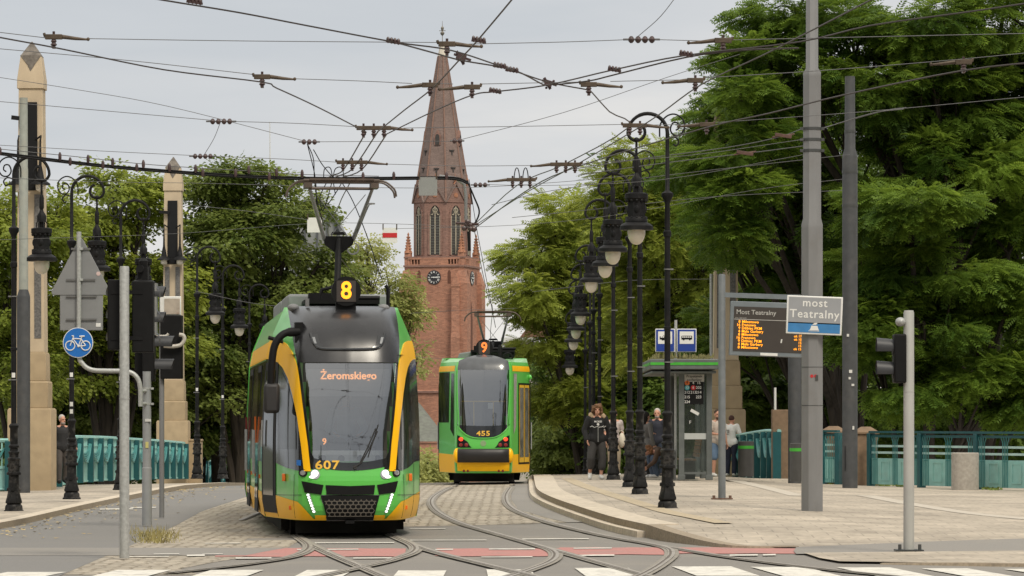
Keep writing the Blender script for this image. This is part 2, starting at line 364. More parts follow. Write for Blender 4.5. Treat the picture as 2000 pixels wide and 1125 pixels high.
panto = mat('pantograph_grey', (.30, .30, .31), .45, metal=.5, var=.12, scale=8, dirt=.4, dirt_rgb=(.12, .1, .09), dscale=6)
pbrown = mat('pantograph_brown', (.10, .075, .06), .6, metal=.3, var=.2)
copper = mat('contact_wire', (.055, .045, .042), .55, metal=.3)
wirem = mat('span_wire', (.10, .10, .105), .55, metal=.3)
fitting = mat('bronze_fitting', (.085, .062, .042), .55, metal=.3, var=.3, scale=12, dirt=.4, dirt_rgb=(.09, .06, .05), dscale=9)
insul = mat('insulator', (.06, .035, .035), .4, var=.3)
brick = blockmat('brick', (.365, .166, .104), (.31, .195, .145), .50, .16, var=.22, msize=.10, noise=.2, axes='XZ', bump=.1, big=.2, bigscale=.22)
brick_d = blockmat('brick_weathered', (.235, .128, .10), (.20, .135, .11), .50, .16, var=.16, msize=.1, noise=.2, axes='XZ', bump=.1, big=.18, bigscale=.22)
brick_sp = blockmat('spire_brick', (.19, .134, .116), (.17, .125, .11), .50, .18, var=.14, msize=.1, noise=.2, axes='XZ', bump=.1, big=.2, bigscale=.3)
brick_o = mat('orange_brick', (.34, .155, .09), .85, var=.25, scale=3)
stonetr = mat('tracery_stone', (.42, .37, .28), .85, var=.12, scale=3)
slate = mat('slate_roof', (.13, .135, .115), .8, var=.2, scale=2, dirt=.4, dirt_rgb=(.16, .2, .14), dscale=.5)
bark = mat('bark', (.035, .027, .02), .95, var=.35, scale=9, bump=.5, stretch=(1, 1, .25))
leaf_r = leafmat('leaf_locust', (.045, .095, .012), (.19, .29, .038), .44)
leaf_l = leafmat('leaf_lime', (.11, .155, .018), (.36, .42, .08), .45)
leaf_m = leafmat('leaf_maple', (.075, .115, .02), (.28, .34, .09), .43)
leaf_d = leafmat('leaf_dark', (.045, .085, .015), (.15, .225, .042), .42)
leaf_y = leafmat('leaf_young', (.18, .21, .05), (.46, .48, .18), .45)
skin = mat('skin', (.56, .29, .20), .55, var=.06)
rust = mat('rusty_plate', (.42, .36, .30), .7, var=.2, dirt=1., dirt_rgb=(.20, .08, .035), dscale=3.5)

# ================================================================== the ground
def sheet(name, rows, m, lift, nx=6, ny=4, kind='structure', zfun=None, label=None):
    """rows of (left point, right point) in world XY; laid on the road surface"""
    mb = MB(); out = []
    for i in range(len(rows) - 1):
        (a0, b0), (a1, b1) = rows[i], rows[i + 1]
        for j in range(ny + (1 if i == len(rows) - 2 else 0)):
            t = j / ny; A = (a0[0] + (a1[0] - a0[0]) * t, a0[1] + (a1[1] - a0[1]) * t); B = (b0[0] + (b1[0] - b0[0]) * t, b0[1] + (b1[1] - b0[1]) * t)
            r = []
            for k in range(nx + 1):
                u = k / nx; x = A[0] + (B[0] - A[0]) * u; y = A[1] + (B[1] - A[1]) * u
                lf = lift(x, y) if callable(lift) else lift
                r.append((x, y, road_z(x, y) + lf))
            out.append(r)
    mb.grid(out); o = mb.build(name, m, smooth=0); o['kind'] = kind
    return o
def pxrow(y, xl, xr, lift=0, yr=None):
    a = G(xl, y, lift); b = G(xr, yr if yr else y, lift); return ((a.x, a.y), (b.x, b.y))

# far terrain, one sheet to the horizon (the bridge spans a cutting)
mb = MB(); mb.grid([[(-4000, 96, -9), (4000, 96, -9)], [(-4000, 5000, -9), (4000, 5000, -9)]])
o = mb.build('terrain', soil, smooth=0); o['kind'] = 'structure'
# street: junction in front, carriageway over the bridge and down beyond it
ds = [4, 30, 40, 45, 50] + list(range(53, 130, 3)) + [135, 145, 160, 180, 210, 250, 320, 420, 600]
rows = []
for d in ds:
    if d <= 84: xl, xr = -60, 60
    elif d <= 88: xl, xr = -60, 60
    else: xl, xr = -12.3, 7.6
    rows.append(((xl, d), (xr, d)))
o = sheet('road', rows, asphalt, 0., nx=24, ny=1)
# track bed of stone setts
rows = [pxrow(1071, 30, 560), pxrow(1062, 180, 575), pxrow(1052, 260, 600), pxrow(1040, 300, 640), pxrow(1031, 318, 700), pxrow(1023, 345, 1062)]
rows[0:0] = []
sheet('track_setts', rows, cobble, .004, nx=10, ny=3)
rows = [((-5.62, 60.6), (0.9, 60.6)), ((-5.75, 63), (.6, 63)), ((-5.85, 68), (.12, 68)), ((-5.95, 76), (-.02, 76)), ((-6.0, 95), (-.02, 95)), ((-6, 130), (-.02, 130))]
sheet('track_bed', rows, cobble, .004, nx=10, ny=4)
rows = [((.9, 60.7), (2.0, 60.7)), ((.6, 63), (1.5, 63)), ((.12, 68), (1.15, 68)), ((-.02, 76), (.75, 76)), ((-.02, 95), (.6, 95)), ((-.02, 130), (.6, 130))]
sheet('gutter_strip', rows, asphalt2, .006, nx=3, ny=4)
# corner of setts at the lower left, and the cycle path before it
rows = [pxrow(1123, -300, 390), pxrow(1112, -300, 350), pxrow(1100, 100, 410), pxrow(1090, 130, 470), pxrow(1086, 150, 480)]
sheet('corner_setts', rows, cobble, .004, nx=8, ny=2)
rows = [pxrow(1086, -200, 480), pxrow(1078, -200, 520), pxrow(1071, -200, 560)]
sheet('cycle_path', rows, asphalt2, .009, nx=8, ny=2)
# red cycle lane across the tracks
redrows = [(1087, 1070, 420, 600), (1086.5, 1071, 600, 790), (1086, 1071, 850, 1090), (1083, 1069, 1090, 1300), (1081, 1069, 1300, 1560)]
mb = MB()
for (y0, y1, xa, xb) in redrows:
    pts = []
    for t in np.linspace(0, 1, 7):
        x = xa + (xb - xa) * t; a = G(x, y0 + .6 * math.sin(x * .05), .008); b = G(x + 3, y1 + .5 * math.sin(x * .08), .008); pts.append((a, b))
    mb.grid([[p[0] for p in pts], [p[1] for p in pts]])
o = mb.build('cycle_lane', redp, smooth=0); o['kind'] = 'structure'
# white markings: zebra bars, cycle-lane dashes, cycle-path marks
def quadmark(mb, a, b, c, d, lift=.012):
    mb.add([G(*p, lift) for p in (a, b, c, d)], [(0, 1, 2, 3)])
mb = MB()
for (x0, x1, y0) in ((15, 130, 1117), (230, 335, 1113), (412, 515, 1113), (600, 690, 1113), (778, 872, 1114), (950, 1038, 1112), (1122, 1228, 1109), (1312, 1428, 1106), (1466, 1572, 1107), (1634, 1738, 1108), (1800, 1890, 1110), (1960, 2050, 1111)):
    a = G(x0, y0, .012); b = G(x1, y0, .012); sk = (x1 - 900) * .0003
    N = 4; L = 2.7
    for k in range(N):
        t0, t1 = k / N, (k + 1) / N
        mb.add([(a.x + sk * t0, a.y - L * t0, .012), (b.x + sk * t0, b.y - L * t0, .012), (b.x + sk * t1, b.y - L * t1, .012), (a.x + sk * t1, a.y - L * t1, .012)], [(3, 2, 1, 0)])
o = mb.build('zebra_marking', whitep, smooth=0); o['kind'] = 'structure'
mb = MB()
for (xa, xb, y, h) in ((600, 770, 1059, 1.6), (690, 770, 1088.5, 2), (850, 885, 1072, 2), (955, 1045, 1071, 2.2), (940, 1040, 1086.5, 1.6), (1120, 1195, 1069.5, 2), (1120, 1200, 1083, 2.6), (1425, 1480, 1082.5, 2.8), (1490, 1515, 1082, 2.8), (460, 530, 1088.5, 2.4), (580, 700, 1072, 1.8),
                       (365, 400, 1083, 3), (300, 350, 1081, 1.6), (395, 435, 1081, 1.4), (250, 330, 1086, 1.4), (400, 470, 1060, 1.3), (800, 870, 1032, 1.2), (800, 950, 1054, 1.2), (1020, 1150, 1051.5, 1.6),
                       (195, 260, 993, 2.2), (255, 305, 990, 2), (1560, 1600, 1069.5, 2), (1610, 1650, 1067.5, 2.4), (1665, 1780, 1064.5, 1.8), (1740, 1790, 1062, 2.2), (1790, 1850, 1059, 1.6), (1790, 1860, 1063.5, 1.8)):
    quadmark(mb, (xa, y + h), (xb, y + h - .4), (xb, y - h * .1), (xa, y + .4), .016)
o = mb.build('lane_marking', whitep, smooth=0); o['kind'] = 'structure'

# rails -------------------------------------------------------------
def smooth_path(pts, n=6):
    P = [Vector(p) for p in pts]; P = [P[0] * 2 - P[1]] + P + [P[-1] * 2 - P[-2]]; o = []
    for i in range(1, len(P) - 2):
        for j in range(n):
            t = j / n; a, b, c, d = P[i - 1:i + 3]
            o.append(.5 * ((2 * b) + (-a + c) * t + (2 * a - 5 * b + 4 * c - d) * t * t + (-a + 3 * b - 3 * c + d) * t ** 3))
    o.append(P[-2]); return o
def ribbon(mb, path, off, wd, lift, m):
    L = []; Rr = []
    for i, p in enumerate(path):
        t = path[min(i + 1, len(path) - 1)] - path[max(i - 1, 0)]; t.z = 0; t.normalize(); nrm = Vector((t.y, -t.x, 0))
        for lst, q in ((L, off - wd / 2), (Rr, off + wd / 2)):
            a = p + nrm * q; lst.append((a.x, a.y, road_z(a.x, a.y) + lift))
    mb.grid([L, Rr], m)
rails_px = [
 [(880, 953), (852, 968), (842, 983), (856, 1002), (900, 1024), (985, 1049), (1060, 1070), (1130, 1090), (1260, 1126), (1420, 1170)],
 [(998, 953), (988, 972), (1000, 994), (1058, 1018), (1160, 1044), (1290, 1068), (1420, 1090), (1600, 1113), (1900, 1143)],
 [(985, 1049), (1045, 1066), (1082, 1080), (1078, 1097), (1030, 1117), (960, 1140)],
 [(1230, 1057), (1298, 1071), (1312, 1084), (1296, 1101), (1262, 1122), (1200, 1150)],
 [(560, 1034), (590, 1056), (640, 1082), (720, 1116), (800, 1150)],
 [(590, 1056), (604, 1068), (596, 1080), (560, 1092), (470, 1106), (330, 1122)],
 [(745, 1034), (770, 1050), (840, 1078), (950, 1106), (1050, 1130)],
 [(770, 1050), (808, 1068), (806, 1082), (760, 1098), (700, 1112), (600, 1134)],
 [(560, 1034), (540, 1020), (520, 1000)], [(745, 1034), (730, 1020), (715, 1004)],
]
mbr = MB()
for i, px in enumerate(rails_px):
    pth = smooth_path([G(*p) for p in px], 6)
    lf = .0175 + .0006 * i
    ribbon(mbr, pth, 0, .19, lf, 0); ribbon(mbr, pth, -.022, .045, lf + .007, 1); ribbon(mbr, pth, .016, .026, lf + .007, 2); ribbon(mbr, pth, .04, .018, lf + .007, 1)
for cx, d0 in ((-.70, 92.), (-3.95, 68.)):
    for sgn in (-1, 1):
        pth = [Vector((cx + sgn * .72, d, 0)) for d in np.arange(d0 if cx > -2 else 64, 135, 2)]
        ribbon(mbr, pth, -.035, .07, .016, 1); ribbon(mbr, pth, .03, .05, .016, 2)
o = mbr.build('tram_track', [concrete_band, steel, groove], smooth=0); o['kind'] = 'structure'

# right-hand pavement, with its raised granite kerb curving to the tram stop ------------------
def pav_lift(x, y):
    t = min(1, max(0, (y - 49.2) / 5.5)); t = t * t * (3 - 2 * t)
    return .012 + (pv(x) - .012) * t
kx = [(1640, 1070, .013), (1560, 1069.5, .014), (1430, 1066.5, .03), (1306, 1035, .17), (1250, 1022, .19), (1190, 1008, .19), (1120, 986, .19), (1071, 968, .19), (1050, 955, .19), (1045, 940, .19)]
kpts = [G(x, y, l) for x, y, l in kx] + [Vector((.6, 104, 0)), Vector((.6, 118, 0)), Vector((.6, 130, 0))]
kl = smooth_path([Vector((p.x, p.y, 0)) for p in kpts], 4)
rows = []
for p in kl:
    xr = 60 if p.y < 86 else (7.5 if p.y > 90 else 60 - (p.y - 86) / 4 * 52.5)
    rows.append(((p.x, p.y), (xr, p.y)))
sheet('pavement', rows, slabs, pav_lift, nx=26, ny=1)
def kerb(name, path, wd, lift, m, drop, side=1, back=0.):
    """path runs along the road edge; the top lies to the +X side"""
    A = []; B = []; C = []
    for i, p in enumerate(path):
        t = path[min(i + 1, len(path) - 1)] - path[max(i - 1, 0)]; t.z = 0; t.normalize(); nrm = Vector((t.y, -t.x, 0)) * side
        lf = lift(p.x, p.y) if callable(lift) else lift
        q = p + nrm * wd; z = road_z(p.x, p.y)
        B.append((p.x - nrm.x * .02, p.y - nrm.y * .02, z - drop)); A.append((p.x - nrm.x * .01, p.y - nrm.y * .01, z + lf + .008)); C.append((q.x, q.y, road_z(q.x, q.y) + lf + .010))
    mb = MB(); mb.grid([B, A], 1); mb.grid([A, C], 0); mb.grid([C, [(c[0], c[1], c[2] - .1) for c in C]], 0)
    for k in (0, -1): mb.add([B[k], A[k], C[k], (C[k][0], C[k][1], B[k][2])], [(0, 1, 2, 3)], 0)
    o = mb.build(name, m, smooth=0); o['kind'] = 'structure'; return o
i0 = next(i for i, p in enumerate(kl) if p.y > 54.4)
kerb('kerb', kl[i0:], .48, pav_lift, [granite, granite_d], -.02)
kerb('kerb_ramp', kl[4:i0 + 1], .2, pav_lift, [granite_d, granite_d], .0)
# the lower, paler course of the kerb steps forward a little
lowp = []
for p in kl[i0:]:
    i = kl.index(p); t = kl[min(i + 1, len(kl) - 1)] - kl[i - 1]; t.normalize(); lowp.append(p - Vector((t.y, -t.x, 0)) * .13)
kerb('lower_kerb', lowp, .20, .085, [granite, granite], .0)
# tactile strip and pale slabs
def strip(name, px, wd, m, lift):
    pth = smooth_path([G(x, y, PL) for x, y in px], 5); mb = MB()
    L = []; Q = []
    for i, p in enumerate(pth):
        t = pth[min(i + 1, len(pth) - 1)] - pth[max(i - 1, 0)]; t.z = 0; t.normalize(); nrm = Vector((t.y, -t.x, 0))
        for lst, s_ in ((L, -wd / 2), (Q, wd / 2)):
            a = p + nrm * s_; lst.append((a.x, a.y, road_z(a.x, a.y) + pav_lift(a.x, a.y) + lift))
    mb.grid([L, Q]); o = mb.build(name, m, smooth=0); o['kind'] = 'structure'
strip('tactile_strip', [(1106, 934), (1138, 948), (1200, 968), (1290, 996), (1360, 1011), (1415, 1022)], .30, tactile, .006)
strip('pale_slab_strip', [(1415, 931), (1480, 944), (1560, 963)], .36, palestrip, .006)
strip('pale_slab_border', [(1690, 958), (1760, 970), (1880, 987), (2020, 999)], .40, palestrip, .0065)
strip('pale_slab_line', [(1440, 977), (1590, 975), (1760, 973)], .10, palestrip, .0075)
strip('pale_slab_seam', [(1560, 961.5), (1640, 960), (1700, 959.5)], .12, palestrip, .0085)
# grey cycle path and corner paving on the right edge
rows = [pxrow(1083, 1555, 2100, .01, 1076), pxrow(1077, 1550, 2100, .01, 1066), pxrow(1071, 1555, 2100, .01, 1056)]
def lift_over(x, y): return pav_lift(x, y) + .006
sheet('cycle_track', rows, asphalt2, lift_over, nx=10, ny=2)
rows = [pxrow(1101, 1640, 2150, 0, 1107), pxrow(1094, 1600, 2150, 0, 1096), pxrow(1084, 1570, 2150, 0, 1078)]
sheet('corner_paving', rows, slabs, .030, nx=10, ny=2)
kerb('corner_kerb', smooth_path([Vector((p.x, p.y, 0)) for p in (G(1720, 1102.5), G(1800, 1104), G(1950, 1106.5), G(2150, 1109))], 4), .18, lambda x, y: .004 + .026 * min(1, max(0, (x - 4.2) / 1.2)), [granite_d, granite_d], .0, side=-1)
# left-hand pavement and kerb
kleft = [Vector((-8.42, d, 0)) for d in (30, 45, 52, 58, 64, 72, 80, 88, 95, 102, 110, 118, 126, 135)]
rows = []
for p in kleft:
    rows.append(((-60 if p.y < 86 else -12.2, p.y), (p.x, p.y)))
rows.insert(8, ((-12.2, 88.2), (-8.42, 88.2)))
def lift_l(x, y): return .10
sheet('pavement_west', rows, slabs, lift_l, nx=12, ny=2)
kerb('kerb_west', kleft, .28, .10, [granite, granite_d], .0, side=-1)
# west lane surface
rows = [((-8.40, 40), (-5.0, 40)), ((-8.40, 57), (-5.45, 57)), ((-8.40, 70), (-5.88, 70)), ((-8.40, 90), (-5.95, 90)), ((-8.40, 130), (-6, 130))]
sheet('west_lane', rows, mat('asphalt_lane', (.185, .178, .17), .85, var=.14, scale=40, bump=.15, dirt=.45, dirt_rgb=(.22, .205, .18), dscale=.5), .006, nx=6, ny=5)
# fallen leaves and grit along the west gutter
mb = MB()
for _ in range(420):
    d = random.uniform(54, 100); x = -8.36 + abs(random.gauss(0, .5)) * (1 if random.random() < .75 else 3.2)
    if x > -5.9: continue
    z = road_z(x, d) + .014; s_ = random.uniform(.02, .05); a = random.uniform(0, 6.28)
    mb.add([(x + s_ * math.cos(a + k * 1.57), d + s_ * 1.3 * math.sin(a + k * 1.57), z + random.uniform(0, .02)) for k in range(4)], [(0, 1, 2, 3)])
o = mb.build('litter_leaves', mat('dry_leaf', (.42, .32, .15), .9, var=.3, scale=3), smooth=0); tagit(o, 'dry pale leaves scattered along the kerb of the side lane', 'leaf litter', kind='stuff')
# tuft of dry grass at the foot of the poles
mb = MB()
for _ in range(420):
    p = G(random.gauss(300, 22), random.uniform(1042, 1062)); h = random.uniform(.05, .20) * (1 if random.random() < .6 else .5); a = random.uniform(0, 6.28); lean = random.uniform(.0, .16)
    dx, dy = math.cos(a), math.sin(a); w_ = .006
    mb.add([(p.x - w_, p.y, p.z), (p.x + w_, p.y, p.z), (p.x + dx * lean, p.y + dy * lean, p.z + h)], [(0, 1, 2)])
o = mb.build('grass', mat('dry_grass', (.28, .24, .09), .9, var=.4, scale=4), smooth=0); tagit(o, 'tuft of dry yellow grass round the pole feet on the setts', 'grass', kind='stuff')
# ================================================================== cast iron lamp posts
def make_lamp(side):
    root = empty('street_lamp')
    base = MB(); base.lathe([(.195, 0), (.19, .03), (.17, .045), (.165, .11), (.15, .13), (.132, .15), (.158, .17), (.158, .20), (.135, .27), (.115, .36), (.103, .5), (.097, .69)], n=8, rot=R(22.5))
    base.lathe([(.13, .69), (.135, .715), (.13, .74), (.108, .75), (.108, .96), (.118, .97), (.122, .985), (.118, 1.0), (.088, 1.02), (.088, 1.08), (.102, 1.09), (.102, 1.12), (.075, 1.14), (.075, 1.19), (.097, 1.2), (.097, 1.235), (.074, 1.26), (.072, 1.55), (.09, 1.58), (.092, 1.61), (.056, 1.65)], n=14)
    for a in range(4):
        c, s_ = math.cos(a * math.pi / 2), math.sin(a * math.pi / 2)
        base.tube([(c * .10, s_ * .10, .86), (c * .125, s_ * .125, .86)], [.035, .028], 8)
        base.tube([(c * .10, s_ * .10, .42), (c * .128, s_ * .128, .42)], [.035, .028], 8)
    base.build('base', castbase, root)
    p = MB(); p.lathe([(.052, 1.64), (.05, 3.0), (.06, 3.01), (.06, 3.05), (.049, 3.06), (.047, 4.54), (.066, 4.56), (.066, 4.64), (.045, 4.66), (.043, 5.1), (.06, 5.16), (.095, 5.22), (.098, 5.28), (.05, 5.31), (.036, 5.33), (.033, 6.3)], n=12)
    p.build('pole', castiron, root)
    k = side
    h = MB()
    pts = arc((k * .33, 0, 6.28), .33, 180 if k > 0 else 0, 0 if k > 0 else 180, 16)
    pts += arc((k * .517, 0, 6.30), .143, 0 if k > 0 else 180, (-250) if k > 0 else (180 + 250), 14)[1:]
    h.tube([(k * .0, 0, 6.2)] + pts, [.032] * 12 + [.028] * (len(pts) - 11), 8)
    h.build('crook', castiron, root)
    s_ = MB(); q = -k
    sp = smooth_path([(-q * .13, 0, 6.22), (-q * .12, 0, 6.42), (-q * .02, 0, 6.56), (q * .12, 0, 6.60), (q * .25, 0, 6.52), (q * .285, 0, 6.38), (q * .22, 0, 6.26), (q * .11, 0, 6.25), (q * .05, 0, 6.34), (q * .09, 0, 6.45), (q * .17, 0, 6.45), (q * .19, 0, 6.37), (q * .14, 0, 6.33)], 4)
    s_.tube(sp, .014, 6); s_.tube(smooth_path([(q * .03, 0, 6.2), (q * .12, 0, 6.22), (q * .19, 0, 6.15), (q * .15, 0, 6.07), (q * .1, 0, 6.1)], 4), .014, 6)
    s_.build('scroll', castiron, root)
    x = k * .517
    l = MB(); l.ball((x, 0, 6.17), (.05, .05, .045), 10, 6)
    l.lathe([(.022, 5.9), (.02, 6.14)], (x, 0, 0), 8); l.lathe([(.06, 5.54), (.03, 5.62), (.044, 5.66), (.044, 5.84), (.028, 5.9)], (x, 0, 0), 10)
    l.lathe([(.085, 5.39), (.09, 5.5), (.06, 5.56)], (x, 0, 0), 8)
    for a in range(6):
        c, s2 = math.cos(a * math.pi / 3), math.sin(a * math.pi / 3)
        l.tube([(x + c * .05, s2 * .05, 5.45), (x + c * .10, s2 * .10, 5.36), (x + c * .095, s2 * .095, 5.25)], .011, 5)
    l.lathe([(.045, 5.2), (.045, 5.42)], (x, 0, 0), 8)
    l.lathe([(.16, 5.15), (.195, 5.19), (.195, 5.27), (.15, 5.285)], (x, 0, 0), 16)
    l.lathe([(.155, 4.86), (.155, 5.17)], (x, 0, 0), 8, rot=R(22.5)); l.lathe([(.185, 4.80), (.185, 4.85), (.165, 4.88)], (x, 0, 0), 16)
    l.lathe([(.278, 4.665), (.278, 4.73), (.24, 4.765), (.17, 4.80)], (x, 0, 0), 20)
    for a in range(4):
        c, s2 = math.cos(a * math.pi / 2), math.sin(a * math.pi / 2); px, py = x + c * .145, s2 * .145
        l.ball((px, py, 5.01), (.055 if abs(s2) > .5 else .03, .055 if abs(c) > .5 else .03, .07), 4, 4)
    for a in range(12):
        c, s2 = math.cos(a * math.pi / 6), math.sin(a * math.pi / 6); l.ball((x + c * .165, s2 * .165, 5.155), .028, 6, 4); l.ball((x + c * .165, s2 * .165, 4.87), .022, 6, 4)
    lo = l.build('lantern', castiron, root)
    g = MB(); g.lathe([(.148, 4.67), (.15, 4.60), (.135, 4.53), (.10, 4.465), (.055, 4.43), (.01, 4.42)], (x, 0, 0), 18); g.build('globe', globe_m, lo)
    for z, rr in ((4.0, .058), (2.45, .062)): b = MB(); b.lathe([(rr, z), (rr, z + .02)], n=10); b.box((-k * .075, -.02, z + .01), (.05, .025, .025)); b.build('clamp', MATS['clamp_grey'] if 'clamp_grey' in MATS else mat('clamp_grey', (.16, .16, .16), .6), root)
    return root
def sticker_on(root, specs):
    for (z, c) in specs:
        m = MB(); r_ = .0575
        rows = [[(r_ * math.sin(a), -r_ * math.cos(a), z + dz) for a in (-.6, -.2, .2, .6)] for dz in (0, .09)]
        m.grid(rows); m.build('sticker', whitem if c == 0 else bluem if c == 1 else offw, root)
LR = make_lamp(-1); LL = make_lamp(1)
def globe_base(px, py, s): # base position from the lantern's lowest point
    d = dist(s); p = W3(px, py, d); return p
east = [(1243, 478, 117, 'black cast iron street lamp nearest and tallest of the row beside the tram stop'),
        (1197, 517, 102, 'black cast iron street lamp second in the row from the big grey mast'),
        (1182, 543, 93, 'black cast iron street lamp third in the row, lantern partly behind the second one'),
        (1155, 572, 83, 'black cast iron street lamp fourth in the row, behind the shaggy haired walker'),
        (1134, 635, 71, 'black cast iron street lamp fifth in the row, just past the bridge crest'),
        (1125, 662, 66.5, 'black cast iron street lamp sixth in the row, lantern overlapping the seventh'),
        (1120, 684, 63, 'black cast iron street lamp seventh in the row beyond the bridge crest'),
        (1113, 733, 58, 'second to last cast iron street lamp of the row going down beyond the bridge'),
        (1109, 768, 54, 'last and lowest cast iron street lamp of the row, half hidden down the slope')]
gE = 'cast iron street lamps along the tram stop pavement'
for i, (px, py, s, lab) in enumerate(east):
    d = dist(s); X = (px - 1000) / s; Z = CH - (py - HY) / s - 4.42
    o = LR if i == 0 else copy_tree(LR)
    o.location = (X + .517, d, Z); tagit(o, lab, 'street lamp', gE)
west = [(27, 1000, 105, 'black cast iron street lamp at the left edge, nearest of the far pavement row'),
        (140, 975, 95.5, 'black cast iron street lamp behind the triangular sign, a dark-jacketed man beside it'),
        (236, 957, 85.6, 'black cast iron street lamp mostly hidden behind the galvanised signal pole'),
        (385, 935, 68.5, 'black cast iron street lamp just right of the smaller obelisk, lantern fully clear'),
        (435, 935, 63, 'black cast iron street lamp closest to the left side of the front tram'),
        (487, 938, 57.8, 'black cast iron street lamp whose crook peeps out above the front tram')]
gW = 'cast iron street lamps along the west pavement'
for i, (px, by, s, lab) in enumerate(west):
    d = dist(s); X = (px - 1000) / s; Z = CH - (by - HY) / s
    o = LL if i == 0 else copy_tree(LL)
    o.location = (X, d, Z); tagit(o, lab, 'street lamp', gW)
    if i == 0: sticker_on(LL, [(2.5, 0)])
for o in [q for q in COL.objects if q.get('group') == gW][1:2]: sticker_on(o, [(1.75, 2), (1.9, 2)])

# ================================================================== obelisks
def sqloft(mb, secs, m=0):
    """square sections (half x, half y, z)"""
    vs = []
    for hx, hy, z in secs: vs += [(-hx, -hy, z), (hx, -hy, z), (hx, hy, z), (-hx, hy, z)]
    fs = [(3, 2, 1, 0)] + [(i * 4 + j, i * 4 + (j + 1) % 4, i * 4 + 4 + (j + 1) % 4, i * 4 + 4 + j) for i in range(len(secs) - 1) for j in range(4)]
    k = len(secs) * 4; fs.append((k - 4, k - 3, k - 2, k - 1)); mb.add(vs, fs, m)
def make_obelisk(name, loc, lab, sideblock=False, rz=0):
    r = empty(name, loc, rz, lab, 'obelisk')
    b = MB(); sqloft(b, [(.53, .55, -.6), (.53, .55, 1.95), (.50, .52, 2.0)]); sqloft(b, [(.44, .46, 2.0), (.44, .46, 2.62), (.41, .43, 2.66)]); sqloft(b, [(.395, .41, 2.66), (.385, .40, 3.3), (.36, .38, 3.36)])
    if sideblock: b.box((.72, .3, .35), (.42, .9, 1.9)); b.box((.72, .3, 1.33), (.46, .94, .07))
    b.build('plinth', stone_low, r, bevel=.015)
    s_ = MB(); sqloft(s_, [(.345, .345, 3.36), (.29, .29, 9.78)]); so_ = s_.build('shaft', stone, r, bevel=.012)
    c = MB(); sqloft(c, [(.325, .325, 9.78), (.325, .325, 10.0), (.25, .25, 10.58)]); c.build('cap_block', stone, r, bevel=.012)
    t = MB(); sqloft(t, [(.255, .255, 10.58), (.012, .012, 10.95)]); t.add([(-.26, -.262, 10.6), (.26, -.262, 10.6), (.10, -.292, 10.36), (0, -.305, 10.2), (-.08, -.292, 10.37)], [(4, 3, 2, 1, 0)]); t.build('tip', stone_cap, r, smooth=0)
    for y in (-1, 1):
        p = MB(); p.prism([(-.175, 7.3), (.175, 7.3), (.165, 9.45), (-.165, 9.45)], y * .30, y * .335); p.build('black_plate', blackplate, r, bevel=.01)
    for x in (-1, 1):
        p = MB(); p.prism([(x * .10, 3.7), (x * .27, 3.7), (x * .25, 7.2), (x * .10, 7.2)] if x > 0 else [(-.27, 3.7), (-.10, 3.7), (-.10, 7.2), (-.25, 7.2)], -.352, -.30); p.build('granite_strip', granite_p, r)
    for x in (-.27, .27):
        l = MB(); l.tube([(x * .3, -.3, 8.5), (x, -.42, 8.62), (x, -.55, 8.5), (x, -.55, 8.3)], .022, 6)
        l.lathe([(.25, 7.42), (.235, 7.46), (.10, 7.55), (.07, 7.72), (.035, 7.9), (.025, 8.3)], (x, -.55, 0), 14)
        lo = l.build('bell_lamp', castiron, r)
        g = MB(); g.lathe([(.12, 7.43), (.11, 7.3), (.03, 7.25)], (x, -.55, 0), 12); g.build('globe', globe_m, lo)
    br = MB(); br.box((-.28, -.4, 9.05), (.34, .08, .10), ry=.12); br.build('bracket', castiron, r)
    return r
make_obelisk('obelisk', (-11.72, 90.3, .07), 'tall tan stone obelisk at the left with black plate, larger of the two left ones')
make_obelisk('obelisk', (-11.5, 125.6, -.20), 'farther and smaller tan stone obelisk at the end of the curved teal railing', True)
make_obelisk('obelisk', (5.98, 103.5, .1), 'tan stone obelisk behind the bus shelter, mostly hidden by leaves and the display post')

